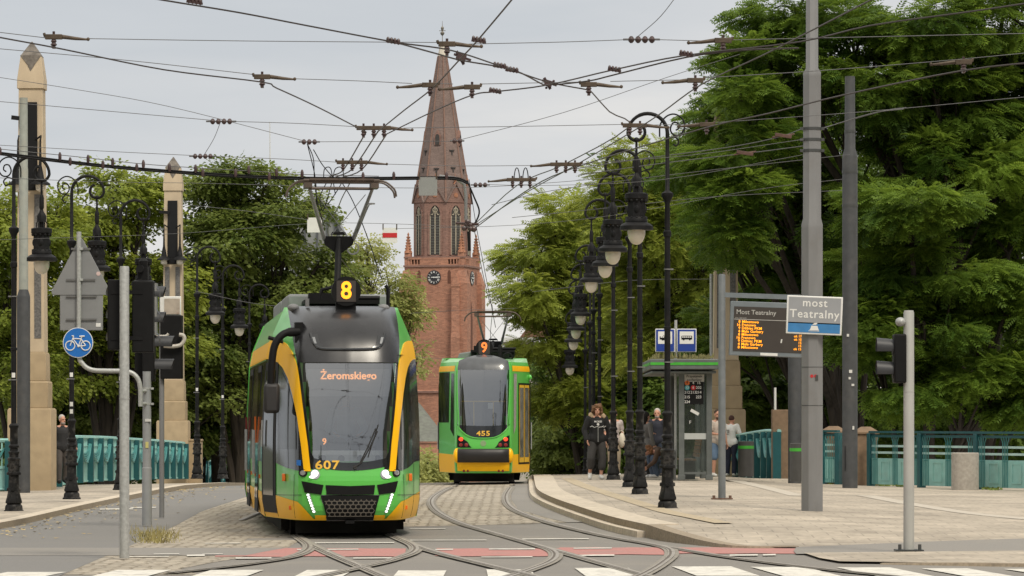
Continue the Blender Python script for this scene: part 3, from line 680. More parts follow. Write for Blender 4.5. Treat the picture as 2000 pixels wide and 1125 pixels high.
# ================================================================== railings
def rail_bay_path(pts, bay):
    pts = [Vector(p) for p in pts]; out = []
    L = [0]
    for a, b in zip(pts, pts[1:]): L.append(L[-1] + (b - a).length)
    n = max(1, round(L[-1] / bay))
    for i in range(n + 1):
        t = L[-1] * i / n; j = max(q for q in range(len(pts) - 1) if L[q] <= t + 1e-9)
        out.append(pts[j].lerp(pts[j + 1], (t - L[j]) / (L[j + 1] - L[j])))
    return out
def swag_railing(name, pts, bay, lab, h=1.22, front=1):
    """panelled railing with hanging swags; pts on the pavement"""
    P = rail_bay_path(pts, bay); r = empty(name, P[0], 0, lab, 'railing'); O = P[0]
    hr = MB(); hr.tube([p - O + Vector((0, 0, h)) for p in P], .055, 6); hr.build('handrail', teal, r)
    for i, p in enumerate(P):
        m = MB(); q = p - O; t = (P[min(i + 1, len(P) - 1)] - P[max(i - 1, 0)]); rz = math.atan2(t.y, t.x)
        nn = Vector((math.sin(rz), -math.cos(rz), 0)) * front * .06; m.box((q.x + nn.x, q.y + nn.y, q.z + h / 2), (.13, .20, h - .03), rz); m.build('post', teal_d, r)
    for a, b in zip(P, P[1:]):
        a_ = a - O; b_ = b - O; t = b_ - a_; L = t.length; u = t / L; nrm = Vector((u.y, -u.x, 0)).normalized() * front
        def at(s_, z, o=0.): q = a_ + u * s_ + nrm * o; return (q.x, q.y, q.z + z)
        m = MB(); rows = [[at(.05, z), at(L - .05, z)] for z in (.05, .60)]; m.grid(rows); rows = [[at(.05, z, .03), at(L - .05, z, .03)] for z in (.54, .61)]; m.grid(rows); m.tube([at(.03, .05), at(L - .03, .05)], .03, 5)
        m.tube([at(.03, .99, .01), at(L - .03, .99, .01)], .022, 5)
        for k in range(7): m.tube([at(L * (k + 1) / 8, .6), at(L * (k + 1) / 8, h)], .03, 4)
        m.build('panel', teal, r, smooth=0)
        s_ = MB()
        for k in range(5):
            dp = .10 + .055 * k; pp = [at(.08 + (L - .16) * q / 10, .86 - .035 * k * 0 + .02 - (dp) * math.sin(math.pi * q / 10) + .16 * (2 * q / 10 - 1) ** 6, .05 + .012 * k) for q in range(11)]
            s_.tube(pp, .026, 5)
        s_.build('swag', teal_s, r)
    return r
def gz(x, d, l=.1): return Vector((x, d, road_z(x, d) + l))
swag_railing('bridge_railing', [gz(-11.5, 91), (-11.45, 97, .12), (-11.35, 103, .08), (-11.25, 110, .0), (-11.15, 118, -.09), (-11.07, 124.8, -.19)], 2.05, 'teal panelled bridge railing with swags between the two left obelisks', front=1)
swag_railing('bridge_railing', [gz(-14.6, 89.2), gz(-12.15, 89.2)], 1.25, 'short teal railing at the left edge beside the larger obelisk', front=1)
swag_railing('bridge_railing', [gz(6.55, 90.6, .10), gz(6.5, 95, .10), gz(6.35, 100, .06), gz(6.15, 104, .0)], 1.85, 'curved teal panelled railing beyond the litter bin on the right', front=-1)
swag_railing('bridge_railing', [(-11.75, 128, -.45), (-11.75, 150, -1.2)], 2.2, 'low stretch of teal railing beyond the smaller obelisk and lamps', front=1)

def tulip_railing(name, pts, bay, lab, h=1.25):
    P = rail_bay_path(pts, bay); r = empty(name, P[0], 0, lab, 'railing'); O = P[0]
    hr = MB()
    for a, b in zip(P, P[1:]):
        t = b - a; rz = math.atan2(t.y, t.x); c = (a + b) / 2 - O
        hr.box((c.x, c.y, c.z + h), (t.length, .13, .05), rz); hr.box((c.x, c.y, c.z + h - .09), (t.length - .1, .05, .06), rz)
    hr.build('handrail', teal_d, r)
    for i, p in enumerate(P):
        m = MB(); q = p - O; t = (P[min(i + 1, len(P) - 1)] - P[max(i - 1, 0)]); m.box((q.x, q.y, q.z + h / 2 - .02), (.13, .16, h - .02), math.atan2(t.y, t.x)); m.build('post', teal_d, r, bevel=.008)
    for a, b in zip(P, P[1:]):
        a_ = a - O; b_ = b - O; t = b_ - a_; L = t.length; u = t / L; nrm = Vector((u.y, -u.x, 0)).normalized()
        def at(s_, z, o=0.): q = a_ + u * s_ + nrm * o; return (q.x, q.y, q.z + z)
        m = MB(); rz = math.atan2(u.y, u.x)
        c = at(L / 2, .35); m.box(c, (L - .13, .03, .60), rz)
        cs = [L * q for q in (.10, .5, .90)]
        for s_ in (L * .30, L * .70):
            w_ = L * .085
            for (x0, x1, z0, z1) in ((-w_, w_, .56, .59), (-w_, w_, .14, .17), (-w_, -w_ + .03, .17, .56), (w_ - .03, w_, .17, .56)):
                c = at(s_ + (x0 + x1) / 2, (z0 + z1) / 2, .02); m.box(c, (x1 - x0, .02, z1 - z0), rz)
        m.build('panel', teal, r)
        for z in (.78, .93): m = MB(); c = at(L / 2, z, .005); m.box(c, (L - .13, .03, .05), rz); m.build('pale_rail', teal_p, r)
        for s_ in cs:
            m = MB()
            for q in (-.09, -.03, .03, .09):
                m.tube([at(s_ + q, .05, .022), at(s_ + q, 1.02, .022), at(s_ + q * 1.5, 1.10, .022), at(s_ + q * 1.6, h - .1, .022)], .012, 4)
            m.tube([at(s_ - .09, .62, .022), at(s_ + .09, .62, .022)], .010, 4); m.build('stem', teal_s, r)
    return r
def gp(x, d): return Vector((x, d, road_z(x, d) + pv(x)))
tulip_railing('street_railing', [gp(8.28, 85.3), gp(9.13, 83.5), gp(10.18, 81.5), gp(11.2, 79.5), gp(12.2, 77.5), gp(13.2, 75.5)], 2.07, 'teal street railing with open upper bars and recessed panels, at the right edge')
tulip_railing('street_railing', [gp(7.28, 86.6), gp(7.62, 86.3)], 2., 'narrow teal railing panel between two brown stone pillars')
def pillar(px, d, w_, h, m, lab, cap=True, base_l=None):
    X = (px - 1000) * d / F; r = empty('stone_pillar', (X, d, road_z(X, d) + (pv(X) if base_l is None else base_l)), 0, lab, 'pillar')
    b = MB(); b.box((0, 0, h / 2 - .1), (w_, w_, h + .2)); b.build('shaft', m, r, bevel=.015)
    if cap:
        c = MB(); sqloft(c, [(w_ * .58, w_ * .58, h), (w_ * .58, w_ * .58, h + .05), (w_ * .2, w_ * .2, h + .17)]); c.build('cap', m, r, bevel=.01)
    return r
pillar(1628, 87.0, .52, 1.2, brown_st, 'brown stone pillar just right of the big grey mast')
pillar(1691, 85.9, .50, 1.2, brown_st, 'brown stone pillar beside the tall dark pole at the start of the teal street railing')
pillar(1524, 91.0, .42, 1.75, brown_st, 'dark brown square pillar right of the curved railing', False)
mb = MB(); mb.lathe([(.03, 0), (.03, .7)], n=8); o = mb.build('white_post', offw, loc=((1514 - 1000) * 93 / F, 93, 2.0 - .1)); tagit(o, 'short white post standing above the dark brown pillar', 'post')
mb = MB(); mb.lathe([(.30, 0), (.30, .80), (.285, .815)], n=24); p = G(1885, 957, pv); o = mb.build('concrete_block', conc, loc=p); tagit(o, 'round grey concrete block standing before the teal street railing', 'bollard')

# ================================================================== masts and poles
def stepped_pole(name, loc, secs, m, lab, n=12, cat='pole'):
    r = empty(name, loc, 0, lab, cat)
    return r
p = G(1586, 998, pv)
r = empty('overhead_mast', p, 0, 'big light grey tapered steel mast carrying the street name sign', 'mast')
r.scale = (107 * p.y / F,) * 3
mb = MB(); mb.lathe([(.205, -.1), (.203, 5.15), (.205, 5.22), (.172, 5.34), (.168, 7.92), (.172, 8.0), (.118, 8.08), (.112, 11.5)], n=8, rot=R(22.5)); mb.build('shaft', pole_g, r)
for z in (6.55, 6.75, 6.95): mb = MB(); mb.lathe([(.178, z), (.178, z + .05)], n=8, rot=R(22.5)); mb.box((.19, -.06, z + .025), (.06, .05, .05)); mb.box((-.19, -.06, z + .025), (.06, .05, .05)); mb.build('band', dkgrey, r)
for z in (2.62, 1.92): mb = MB(); mb.lathe([(.208, z), (.208, z + .01)], n=8, rot=R(22.5)); mb.build('band', dkgrey, r)
mb = MB(); mb.box((.07, -.192, 3.38 - .95), (.05, .02, .10)); mb.build('cover_plate', dkgrey, r)
for (x, z) in ((-.02, 2.43 + .03), (.05, 2.46)):
    mb = MB(); mb.tube([(x, -.189, z), (x, -.194, z)], .03, 10); mb.build('sticker', redm, r)
# sign on the mast
d = p.y - .22; c = W3(1590.5, 616, d); s = F / d
r = empty('street_sign', c, 0, 'grey and blue sign reading most Teatralny with a small boat emblem', 'sign'); r.rotation_euler = (0, R(2.3), 0)
W_, H_ = 109 / s, 75 / s
mb = MB(); mb.box((0, 0, 0), (W_, .03, H_)); mb.build('plate', whitem, r, bevel=.012)
mb = MB(); mb.box((0, -.017, .12 * H_), (W_ - .06, .006, H_ * .76 - .05)); mb.build('face', mat('sign_grey', (.30, .31, .33), .4, var=.04), r)
mb = MB(); mb.box((0, -.017, -H_ * .5 + .03 + H_ * .13), (W_ - .06, .006, H_ * .26)); mb.build('blue_band', mat('band_blue', (.045, .20, .45), .4, var=.1, dirt=.3, dirt_rgb=(.1, .3, .5), dscale=9), r)
mb = MB(); text(mb, 'most', .185, (.0, -.022, .20), bold=.012, space=1.12); text(mb, 'Teatralny', .19, (0, -.022, .015), bold=.012, space=1.12); mb.build('lettering', whitem, r)
mb = MB(); ez = -H_ / 2 + .07
mb.prism([(-.075, ez), (.085, ez), (.07, ez + .03), (.06, ez + .07), (.045, ez + .075), (-.045, ez + .075), (-.055, ez + .03)], -.026, -.021)
mb.prism([(-.03, ez + .09), (.02, ez + .09), (.05, ez + .105), (.05, ez + .125), (.0, ez + .12)], -.026, -.021)
mb.box((0, -.023, ez - .012), (.18, .005, .008)); mb.build('emblem', whitem, r)
for z in (-.2, .2):
    mb = MB(); mb.box((0, .09, z), (.44, .16, .04)); mb.build('bracket', galv, r)

def tall_pole(name, px, by, s, segs, m, lab, m2=None):
    d = dist(s); X = (px - 1000) / s; Z = CH - (by - HY) / s
    r = empty(name, (X, d, Z), 0, lab, 'pole')
    zs = [(z, w_) for z, w_ in segs]
    mb = MB(); mb.lathe([(w_ / 2, z) for z, w_ in zs], n=16); mb.build('shaft', m, r); return r
r = tall_pole('catenary_pole', 1660, 950, 88, [(-.2, .34), (7.3, .34), (7.35, .33), (7.5, .24), (9.1, .22)], pole_d, 'tall dark grey round pole with stickers beside the teal street railing')
for (x, z, w_, h) in ((-.06, 3.35, .05, .06), (.05, 1.75 + .5, .06, .05), (.0, 2.1 + .45, .07, .07), (-.02, 1.98 + .42, .05, .05), (.06, 1.3, .04, .08)):
    mb = MB(); mb.box((x, -.172, z), (w_, .012, h)); mb.build('sticker', offw, r)
mb = MB(); mb.box((-.12, -.13, .62), (.01, .02, .55)); mb.build('hatch_edge', black, r)
for z in (6.95, 7.85, 6.2):
    mb = MB(); mb.lathe([(.178 if z < 7.4 else .125, z), (.178 if z < 7.4 else .125, z + .06)], n=12); mb.build('band', dkgrey, r)
tall_pole('catenary_pole', 1552, 945, 83, [(-.2, .31), (4.3, .31), (4.46, .28)], pole_d, 'dark round pole half hidden behind the big grey mast')
r = tall_pole('catenary_pole', 46, 952, 84, [(-.2, .31), (4.42, .31), (4.46, .30), (4.62, .20), (6.0, .195), (6.02, .19), (9.05, .175)], pole_d, 'tall pole before the larger left obelisk, dark below and pale above')
r.children[0].name = 'base_tube'
mb = MB(); mb.lathe([(.108, 4.60), (.106, 7.4), (.10, 7.42), (.095, 9.06)], n=16); mb.build('upper_tube', mat('weathered_galv', (.30, .32, .29), .6, var=.12, scale=8, dirt=.4, dirt_rgb=(.24, .19, .12), dscale=4), r)
r = tall_pole('tram_stop_post', 1389, 780, 70, [(-2, .09), (2.2, .09), (3.5, .085)], galv, 'thin pale post standing right behind the tan obelisk at the tram stop')

# ================================================================== passenger information display
p = G(1410, 975, pv); d = p.y; s = 93.7
r = empty('information_display', p, 0, 'grey post with hanging LED departure board headed Most Teatralny', 'departure board')
r.scale = (s * d / F,) * 3
mb = MB(); mb.lathe([(.078, 0), (.072, 4.66), (.06, 4.69)], n=16); mb.build('post', mat('blue_grey_post', (.145, .16, .17), .5, var=.1, dirt=.35, dirt_rgb=(.28, .28, .27), dscale=5), r)
mb = MB(); mb.box((0, 0, .012), (.44, .3, .024)); 
for x in (-.17, .17): mb.lathe([(.03, .02), (.03, .08)], (x, -.05, 0), 6)
mb.build('foot_plate', mat('rusty_bolt', (.14, .08, .055), .8, var=.3, scale=12), r)
bx0 = (1425 - 1410) / s; zt = (975 - 588) / s; Wd = 1.62; Hd = 1.13
tilt = R(2.0)
def dsp(nm, mbx, m): 
    o = mbx.build(nm, m, brd if nm != 'board' else r); return o
mb = MB(); mb.box((bx0 + Wd / 2 - .08, 0, zt + .10), (Wd + .25, .09, .10), ry=tilt); mb.build('arm', mat('board_grey', (.165, .19, .21), .45, var=.08), r)
brd = empty('board', (bx0 + .02, -.02, zt), 0); brd.parent = r; brd.rotation_euler = (0, tilt, 0)
mb = MB(); mb.box((Wd / 2, 0, -Hd / 2), (Wd, .16, Hd)); mb.build('housing', MATS['board_grey'], brd, bevel=.012)
mb = MB(); mb.box((Wd / 2, -.083, -Hd / 2 - .01), (Wd - .15, .008, Hd - .20)); mb.build('screen', mat('screen_dark', (.055, .047, .042), .35, var=.05), brd)
mb = MB(); mb.box((Wd / 2, -.089, -.375), (Wd - .16, .006, .012)); text(mb, 'Most Teatralny', .135, (.12, -.090, -.225), align='LEFT', bold=.008); mb.build('title', mat('title_grey', (.45, .44, .42), .6), brd)
mb = MB(); text(mb, 'linia / kierunek', .04, (.10, -.090, -.345), align='LEFT'); mb.build('caption', MATS['title_grey'], brd)
mb = MB()
rowsT = [('8', 'Miłostowo', ''), ('16', 'Franowo', ''), ('9', 'Dębiec PKM', ''), ('4', 'Małe Garbary', '11'), ('8', 'Miłostowo', 'ok 17'), ('16', 'Franowo', 'ok 10'), ('9', 'Dębiec PKM', '15'), ('4', 'Małe Garbary', '15'), ('8', 'Miłostowo', 'ok 15')]
for i, (n_, t_, q_) in enumerate(rowsT):
    z = -.425 - i * .0665
    mb = MB(); text(mb, n_, .080, (.215, -.091, z), align='RIGHT', bold=.006); text(mb, t_, .078, (.245, -.091, z), align='LEFT', bold=.010, space=1.05)
    if q_: text(mb, q_, .070, (1.50, -.091, z), align='RIGHT', bold=.006)
    mb.build('led_text', led_o, brd)
mb = MB(); mb.box((.83, -.085, -Hd + .045), (.36, .012, .055)); mb.build('sticker', whitem, brd)
mb = MB(); mb.box((1.08, -.091, -.80), (.03, .006, .08), ry=.15); mb.build('sticker', offw, brd)

# ================================================================== right traffic light
p = G(1775, 1076, .03); s = F / p.y
r = empty('traffic_light', p, 0, 'pale grey pole with black signal hoods facing left, at the right front', 'traffic light')
mb = MB(); mb.lathe([(.071, 0), (.069, 3.12), (.06, 3.15)], n=18); mb.lathe([(.0715, 2.08), (.0715, 2.09)], n=18); mb.build('pole', mat('light_pole', (.40, .40, .38), .55, var=.06, dirt=.3, dirt_rgb=(.30, .29, .27), dscale=3, stretch=(1, 1, .3)), r)
mb = MB(); mb.box((0, 0, .01), (.36, .34, .02)); 
for x in (-.13, .13): mb.lathe([(.022, .02), (.022, .09)], (x, -.12, 0), 6)
mb.build('foot_plate', dkgrey, r)
mb = MB(); mb.box((-.12, .05, 2.52), (.16, .30, .64)); ho = mb.build('signal_head', black, r, bevel=.02)
for z in (2.66, 2.36):
    mb = MB(); n = 14; 
    a = [(-.20, .05 + .115 * math.cos(t), z + .115 * math.sin(t)) for t in np.linspace(-.4, math.pi + .4, n)]; b = [(-.42, q[1], q[2] + (.02 if q[2] > z else .0)) for q in a]
    mb.grid([a, b]); mb.grid([[(q[0], .05 + (q[1] - .05) * .94, z + (q[2] - z) * .94) for q in b], [(q[0], .05 + (q[1] - .05) * .94, z + (q[2] - z) * .94) for q in a]])
    mb.tube([(-.20, .05, z), (-.212, .05, z)], .10, 16); mb.build('hood', mat('hood_grey', (.035, .036, .04), .5) if 'hood_grey' not in MATS else MATS['hood_grey'], ho)
mb = MB(); mb.tube([(-.03, 0, 2.98), (-.10, 0, 3.0), (-.12, 0, 2.95)], .02, 6); mb.ball((-.11, -.02, 3.0), (.07, .1, .06)); mb.build('sensor', galv, r)
# ================================================================== left sign and signal poles
p1 = G(243, 1090, .02); s1 = F / p1.y
r = empty('signal_pole', p1, 0, 'galvanised pole at the lower left carrying two black signal boxes seen from behind', 'traffic light')
mb = MB(); mb.lathe([(.062, 0), (.060, 3.62), (.055, 3.64)], n=18); mb.lathe([(.064, 1.98), (.064, 2.0)], n=18); mb.build('pole', galv, r)
def px1(x, y): return ((x - 243) / s1, (1090 - y) / s1)
for (xa, xb, ya, yb) in ((208, 236, 545, 683), (256, 298, 548, 688)):
    a = px1(xa, yb); b = px1(xb, ya); mb = MB(); mb.box(((a[0] + b[0]) / 2, .19, (a[1] + b[1]) / 2), (b[0] - a[0], .18, b[1] - a[1])); hb = mb.build('signal_head', black, r, bevel=.015)
    for q in (.82, .5, .18):
        mb = MB(); z = a[1] + (b[1] - a[1]) * q; xc = (a[0] + b[0]) / 2 + (.06 if xa > 240 else -.0)
        A = [(xc + .13 * math.cos(t), .28, z + .13 * math.sin(t)) for t in np.linspace(-.3, math.pi + .3, 12)]; mb.grid([A, [(q2[0], .50, q2[2]) for q2 in A]]); mb.build('hood', MATS['hood_grey'], hb)
for yy in (660, 570): mb = MB(); mb.box((.02, .12, px1(0, yy)[1]), (.40, .06, .05)); mb.build('bracket', black, r)
a = px1(277, 532); mb = MB(); mb.box((a[0], .2, a[1]), (.12, .14, .16)); mb.lathe([(.05, 0), (.06, .1), (.02, .14)], (a[0], .2, a[1] + .05), 10); mb.tube([(a[0] - .03, .12, a[1] + .05), (a[0] - .03, .05, a[1] + .05)], .05, 10); mb.build('detector', black, r)
# second pole: signs and the sideways signal
s2 = 118.; p2 = Vector(((287 - 1000) / s2, dist(s2), .01))
by2 = HY + CH * s2
def px2(x, y): return ((x - 287) / s2, (by2 - y) / s2)
r = empty('sign_post', p2, 0, 'grey post with a signal facing right and a bent arm holding road signs', 'sign post')
mb = MB(); mb.lathe([(.082, 0), (.08, .95), (.072, .96), (.070, 2.55)], n=18); mb.build('post', mat('post_grey', (.29, .30, .31), .5, var=.07, dirt=.2, dirt_rgb=(.2, .2, .2)), r)
mb = MB(); 
for y in (762, 792):
    z = px2(0, y)[1]; mb.lathe([(.076, z), (.076, z + .035)], n=14); mb.box((.09, -.03, z + .017), (.05, .05, .035))
mb.build('clamp', galv, r)
mb = MB(); a = px2(288, 870); mb.box((a[0], -.077, a[1]), (.05, .008, .10)); mb.build('sticker', mat('sticker_yellow', (.6, .55, .2), .6), r)
mb = MB(); a = px2(290, 822); mb.box((a[0], -.077, a[1]), (.10, .008, .045)); mb.build('sticker', offw, r)
ar = MB(); pp = [(*px2(157, 640)[:1], 0, px2(0, 640)[1])]
def v2(x, y, yy=0.): a = px2(x, y); return (a[0], yy, a[1])
yb_ = -.20
ar.tube(smooth_path([v2(157, 455, yb_), v2(157, 600, yb_), v2(157, 690, yb_), v2(164, 712, yb_), v2(182, 724, yb_), v2(215, 726, yb_), v2(250, 727, yb_), v2(268, 736, yb_), v2(276, 756, yb_), v2(277, 795, yb_)], 4), .039, 12)
ar.tube([v2(277, 765, yb_), v2(286, 765, -.05)], .03, 8); ar.tube([v2(277, 790, yb_), v2(286, 790, -.05)], .03, 8)
ar.build('arm', galv, r)
# signal on this pole, hoods pointing right
a = px2(296, 697); mb = MB(); mb.box((a[0] - .05, .12, a[1]), (.20, .28, .82)); mb.box((a[0] - .22, .3, a[1] - .1), (.16, .2, .9)); ho = mb.build('signal_head', black, r, bevel=.015)
for y in (575, 625, 672, 717):
    z = px2(0, y)[1]; x0 = a[0] + .05; L = .28 if y > 640 else .14; mb = MB()
    A = [(x0, .12 + .13 * math.cos(t), z + .13 * math.sin(t)) for t in np.linspace(-.35, math.pi + .35, 14)]
    mb.grid([A, [(q[0] + L + .04 * (q[2] - z) / .13, q[1], q[2]) for q in A]]); mb.tube([(x0, .12, z), (x0 + .012, .12, z)], .12, 16)
    mb.build('hood', MATS['hood_grey'], ho)
mb = MB(); z = px2(0, 560)[1]; mb.box((a[0] + .02, .12, (z + px2(0, 650)[1]) / 2), (.13, .24, .86)); mb.build('backing', mat('signal_grey', (.22, .22, .215), .55), ho)
# the three signs, each a thing of its own, on the arm
pz = px2(0, 640)[1]
def sgn(nm, cx, cy, lab, cat): 
    a = px2(cx, cy); return empty(nm, (p2.x + a[0], p2.y + yb_, p2.z + a[1]), 0, lab, cat)
t = sgn('warning_sign', 160, 520, 'back of a grey triangular road sign, topmost on the bent arm', 'road sign')
def rtri(h, w_, rr):
    V = [(-w_ / 2, -h / 2), (w_ / 2, -h / 2), (0, h / 2)]; o = []
    for i in range(3):
        A, B, C = Vector(V[i - 1]), Vector(V[i]), Vector(V[(i + 1) % 3]); a = B + (A - B).normalized() * rr; c = B + (C - B).normalized() * rr
        for q in range(6): u = q / 5; o.append(tuple((a * (1 - u) ** 2 + B * 2 * u * (1 - u) + c * u * u)))
    return o
mb = MB(); mb.prism(rtri(116 / s2, 122 / s2, .10), .055, .075); mb.prism(rtri(116 / s2, 122 / s2, .10), .046, .055); mb.build('plate', signback, t, bevel=.006)
mat('dark_galv', (.13, .13, .13), .6)
for z, w_ in ((.27, .32), (-.24, .48)): mb = MB(); mb.box((0, .04, z), (w_, .03, .03)); mb.build('rail', MATS['dark_galv'], t)
for z in (-.26, .25): mb = MB(); mb.lathe([(.045, z), (.045, z + .04)], n=12); mb.build('clamp', galv, t)
mb = MB(); mb.tube([(.29, .045, -.14), (.29, .040, -.14)], .035, 14); mb.build('sticker', mat('sticker_pink', (.55, .42, .4), .6), t)
t = sgn('square_sign', 161, 602, 'back of a grey square sign plate between the triangle and the bicycle disc', 'road sign')
mb = MB(); mb.box((0, .065, 0), (84 / s2, .02, 90 / s2)); mb.build('plate', signback, t, bevel=.02)
for z in (-.20, .18): mb = MB(); mb.box((0, .045, z), (.50, .03, .03)); mb.build('rail', MATS['dark_galv'], t)
mb = MB(); mb.box((.28, .053, -.29), (.08, .006, .06)); mb.build('sticker', whitem, t)
t = sgn('bicycle_sign', 156, 671, 'round blue sign with a white bicycle, on the bent arm', 'road sign')
mb = MB(); mb.tube([(0, -.045, 0), (0, -.065, 0)], 29.5 / s2, 40); mb.build('disc', whitem, t)
mb = MB(); mb.tube([(0, -.062, 0), (0, -.070, 0)], 28 / s2, 40); mb.build('face', bluem, t)
mb = MB(); k = 1 / s2; y = -.075
def C2(cx, cz, r_, n=20): return [(cx + r_ * math.cos(2 * math.pi * i / n), y, cz + r_ * math.sin(2 * math.pi * i / n)) for i in range(n + 1)]
th = .0095
for cx in (-15 * k, 15 * k): mb.tube(C2(cx, -6 * k, 9 * k), th, 6)
Bp = {'r': (-15, -6), 'f': (15, -6), 'bb': (1, -7), 'st': (6, 7), 'hd': (-10, 8), 'sd': (8, 12), 'hb': (-8, 13)}
Q = lambda n_: (Bp[n_][0] * k, y, Bp[n_][1] * k)
for a_, b_ in (('r', 'hd'), ('hd', 'hb'), ('hd', 'bb'), ('bb', 'st'), ('hd', 'st'), ('st', 'f'), ('bb', 'f'), ('st', 'sd')): mb.tube([Q(a_), Q(b_)], th, 6)
mb.tube([(3 * k, y, 12 * k), (13 * k, y, 12.5 * k)], .012, 6); mb.tube([(-8 * k, y, 13 * k), (-12 * k, y, 13 * k)], th, 6); mb.ball((1 * k, y, -7 * k), (.022, .01, .022)); mb.build('bicycle_symbol', whitem, t)
# farther signal with the rusty plate
d3 = 66.; s3 = F / d3; p3 = Vector(((318 - 1000) / s3, d3, .02)); by3 = HY + (CH - .02) * s3
def px3(x, y): return ((x - 318) / s3, (by3 - y) / s3)
r = empty('signal_post', p3, 0, 'farther black signal with a rusty white plate on top and a bent white pipe', 'traffic light')
a = px3(316, 560); mb = MB(); mb.lathe([(.045, 0), (.045, a[1] - .2)], (px3(316, 0)[0], 0, 0), 12); mb.build('pole', pole_g, r)
a = px3(312, 740); b = px3(355, 616); mb = MB(); mb.box(((a[0] + b[0]) / 2 + .02, -.02, (a[1] + b[1]) / 2), (b[0] - a[0], .2, b[1] - a[1])); mb.build('signal_head', black, r, bevel=.015)
a = px3(313, 616); b = px3(354, 579); mb = MB(); mb.box(((a[0] + b[0]) / 2, -.03, (a[1] + b[1]) / 2), (b[0] - a[0], .05, b[1] - a[1])); mb.build('plate', whitem, r, bevel=.01)
mb = MB(); mb.box(((a[0] + b[0]) / 2 + .03, -.06, (a[1] + b[1]) / 2 - .01), (b[0] - a[0] - .10, .02, b[1] - a[1] - .06)); mb.build('rusty_face', rust, r)
def v3(x, y, yy=-.2): a = px3(x, y); return (a[0], yy, a[1])
mb = MB(); mb.tube(smooth_path([v3(322, 676), v3(340, 677), v3(355, 674), v3(362, 664), v3(360, 656), v3(352, 654)], 4), .035, 8); mb.tube(smooth_path([v3(300, 657), v3(325, 657), v3(331, 652)], 4), .025, 8); mb.build('pipe', mat('pipe_white', (.5, .47, .42), .6, var=.15, dirt=.6, dirt_rgb=(.25, .12, .06), dscale=6), r)

# ================================================================== bins
def bin_(px, by, dd, lab, w_=.38, h=.84):
    X = (px - 1000) * dd / F; p = Vector((X, dd, CH - (by - HY) * dd / F)); r = empty('litter_bin', p, 0, lab, 'litter bin', 'grey litter bins at the tram stop')
    mb = MB(); mb.lathe([(w_ / 2, 0), (w_ / 2, h), (w_ / 2 - .03, h + .01)], n=20); mb.build('drum', mat('bin_grey', (.055, .054, .052), .5) if 'bin_grey' not in MATS else MATS['bin_grey'], r)
    mb = MB(); mb.lathe([(w_ / 2 + .004, h - .17), (w_ / 2 + .004, h - .10)], n=20); mb.build('green_band', mat('band_green', (.05, .36, .03), .5) if 'band_green' not in MATS else MATS['band_green'], r)
bin_(1457, 931, 88.5, 'dark grey litter bin with green band before the curved teal railing')
bin_(1559, 940, 82.5, 'dark grey litter bin with green band half hidden by the big grey mast')
# ================================================================== bus shelter
sh_d = 86.; sS = F / sh_d; zg = road_z(4, sh_d) + PL
def SX(x): return (x - 1000) / sS
def SZ(y): return CH - (y - HY) / sS - zg
r = empty('bus_shelter', (SX(1350), sh_d, zg), 0, 'dark grey glazed tram stop shelter with a green stripe round its roof', 'shelter')
X0 = SX(1350)
shframe = mat('shelter_frame', (.10, .112, .11), .5, var=.1, dirt=.25, dirt_rgb=(.2, .2, .19), dscale=3)
rx0, rx1 = SX(1268) - X0, SX(1401) - X0
mb = MB(); mb.box(((rx0 + rx1) / 2, 2.6, SZ(712)), (rx1 - rx0, 6.2, .24)); mb.box(((rx0 + rx1) / 2, 2.6, SZ(727)), (rx1 - rx0 - .1, 6.0, .06)); mb.build('roof', shframe, r, bevel=.02)
mb = MB(); mb.box(((rx0 + rx1) / 2, -.505, SZ(711)), (rx1 - rx0 - .02, .012, .062)); mb.box((rx0 - .005, 2.6, SZ(711)), (.012, 6.1, .062)); mb.build('green_stripe', MATS['band_green'], r)
mb = MB()
for _ in range(240):
    x = random.uniform(rx0 + .15, rx1 - .1); y = random.uniform(-.4, 5.4); h = random.uniform(.04, .13)
    mb.box((x, y, SZ(699) + h / 2), (.05, .05, h), random.uniform(0, 3), taper=.3)
mb.build('moss', mat('roof_moss', (.16, .15, .06), .95, var=.4, scale=9), r)['kind'] = 'stuff'
posts = [(SX(1331) - X0, 0), (SX(1385) - X0, 0), (SX(1331) - X0, 5.2), (SX(1385) - X0, 5.2), (SX(1385) - X0, 2.6)]
for (x, y) in posts:
    mb = MB(); mb.box((x, y, 1.33), (.13, .10, 2.50)); mb.box((x, y, .06), (.17, .12, .12)); mb.build('post', shframe, r, bevel=.008)
mb = MB(); xm = (posts[0][0] + posts[1][0]) / 2; ww = posts[1][0] - posts[0][0] - .13
for z in (.16, 2.52): mb.box((xm, 0, z), (ww, .06, .05))
mb.build('rail', shframe, r)
for y in (0, 5.2):
    mb = MB(); mb.box((xm, y, 1.34), (ww, .012, 2.3)); mb.build('glass_panel', clearg, r)
for y0 in (0.06, 2.66):
    mb = MB(); mb.box((posts[1][0], y0 + 1.24, 1.34), (.012, 2.42, 2.3)); mb.build('glass_panel', clearg, r)
mb = MB(); mb.box((xm, -.010, SZ(852)), (ww, .006, .14)); mb.build('frosted_band', mat('frosted', (.42, .44, .43), .6, var=.05), r)
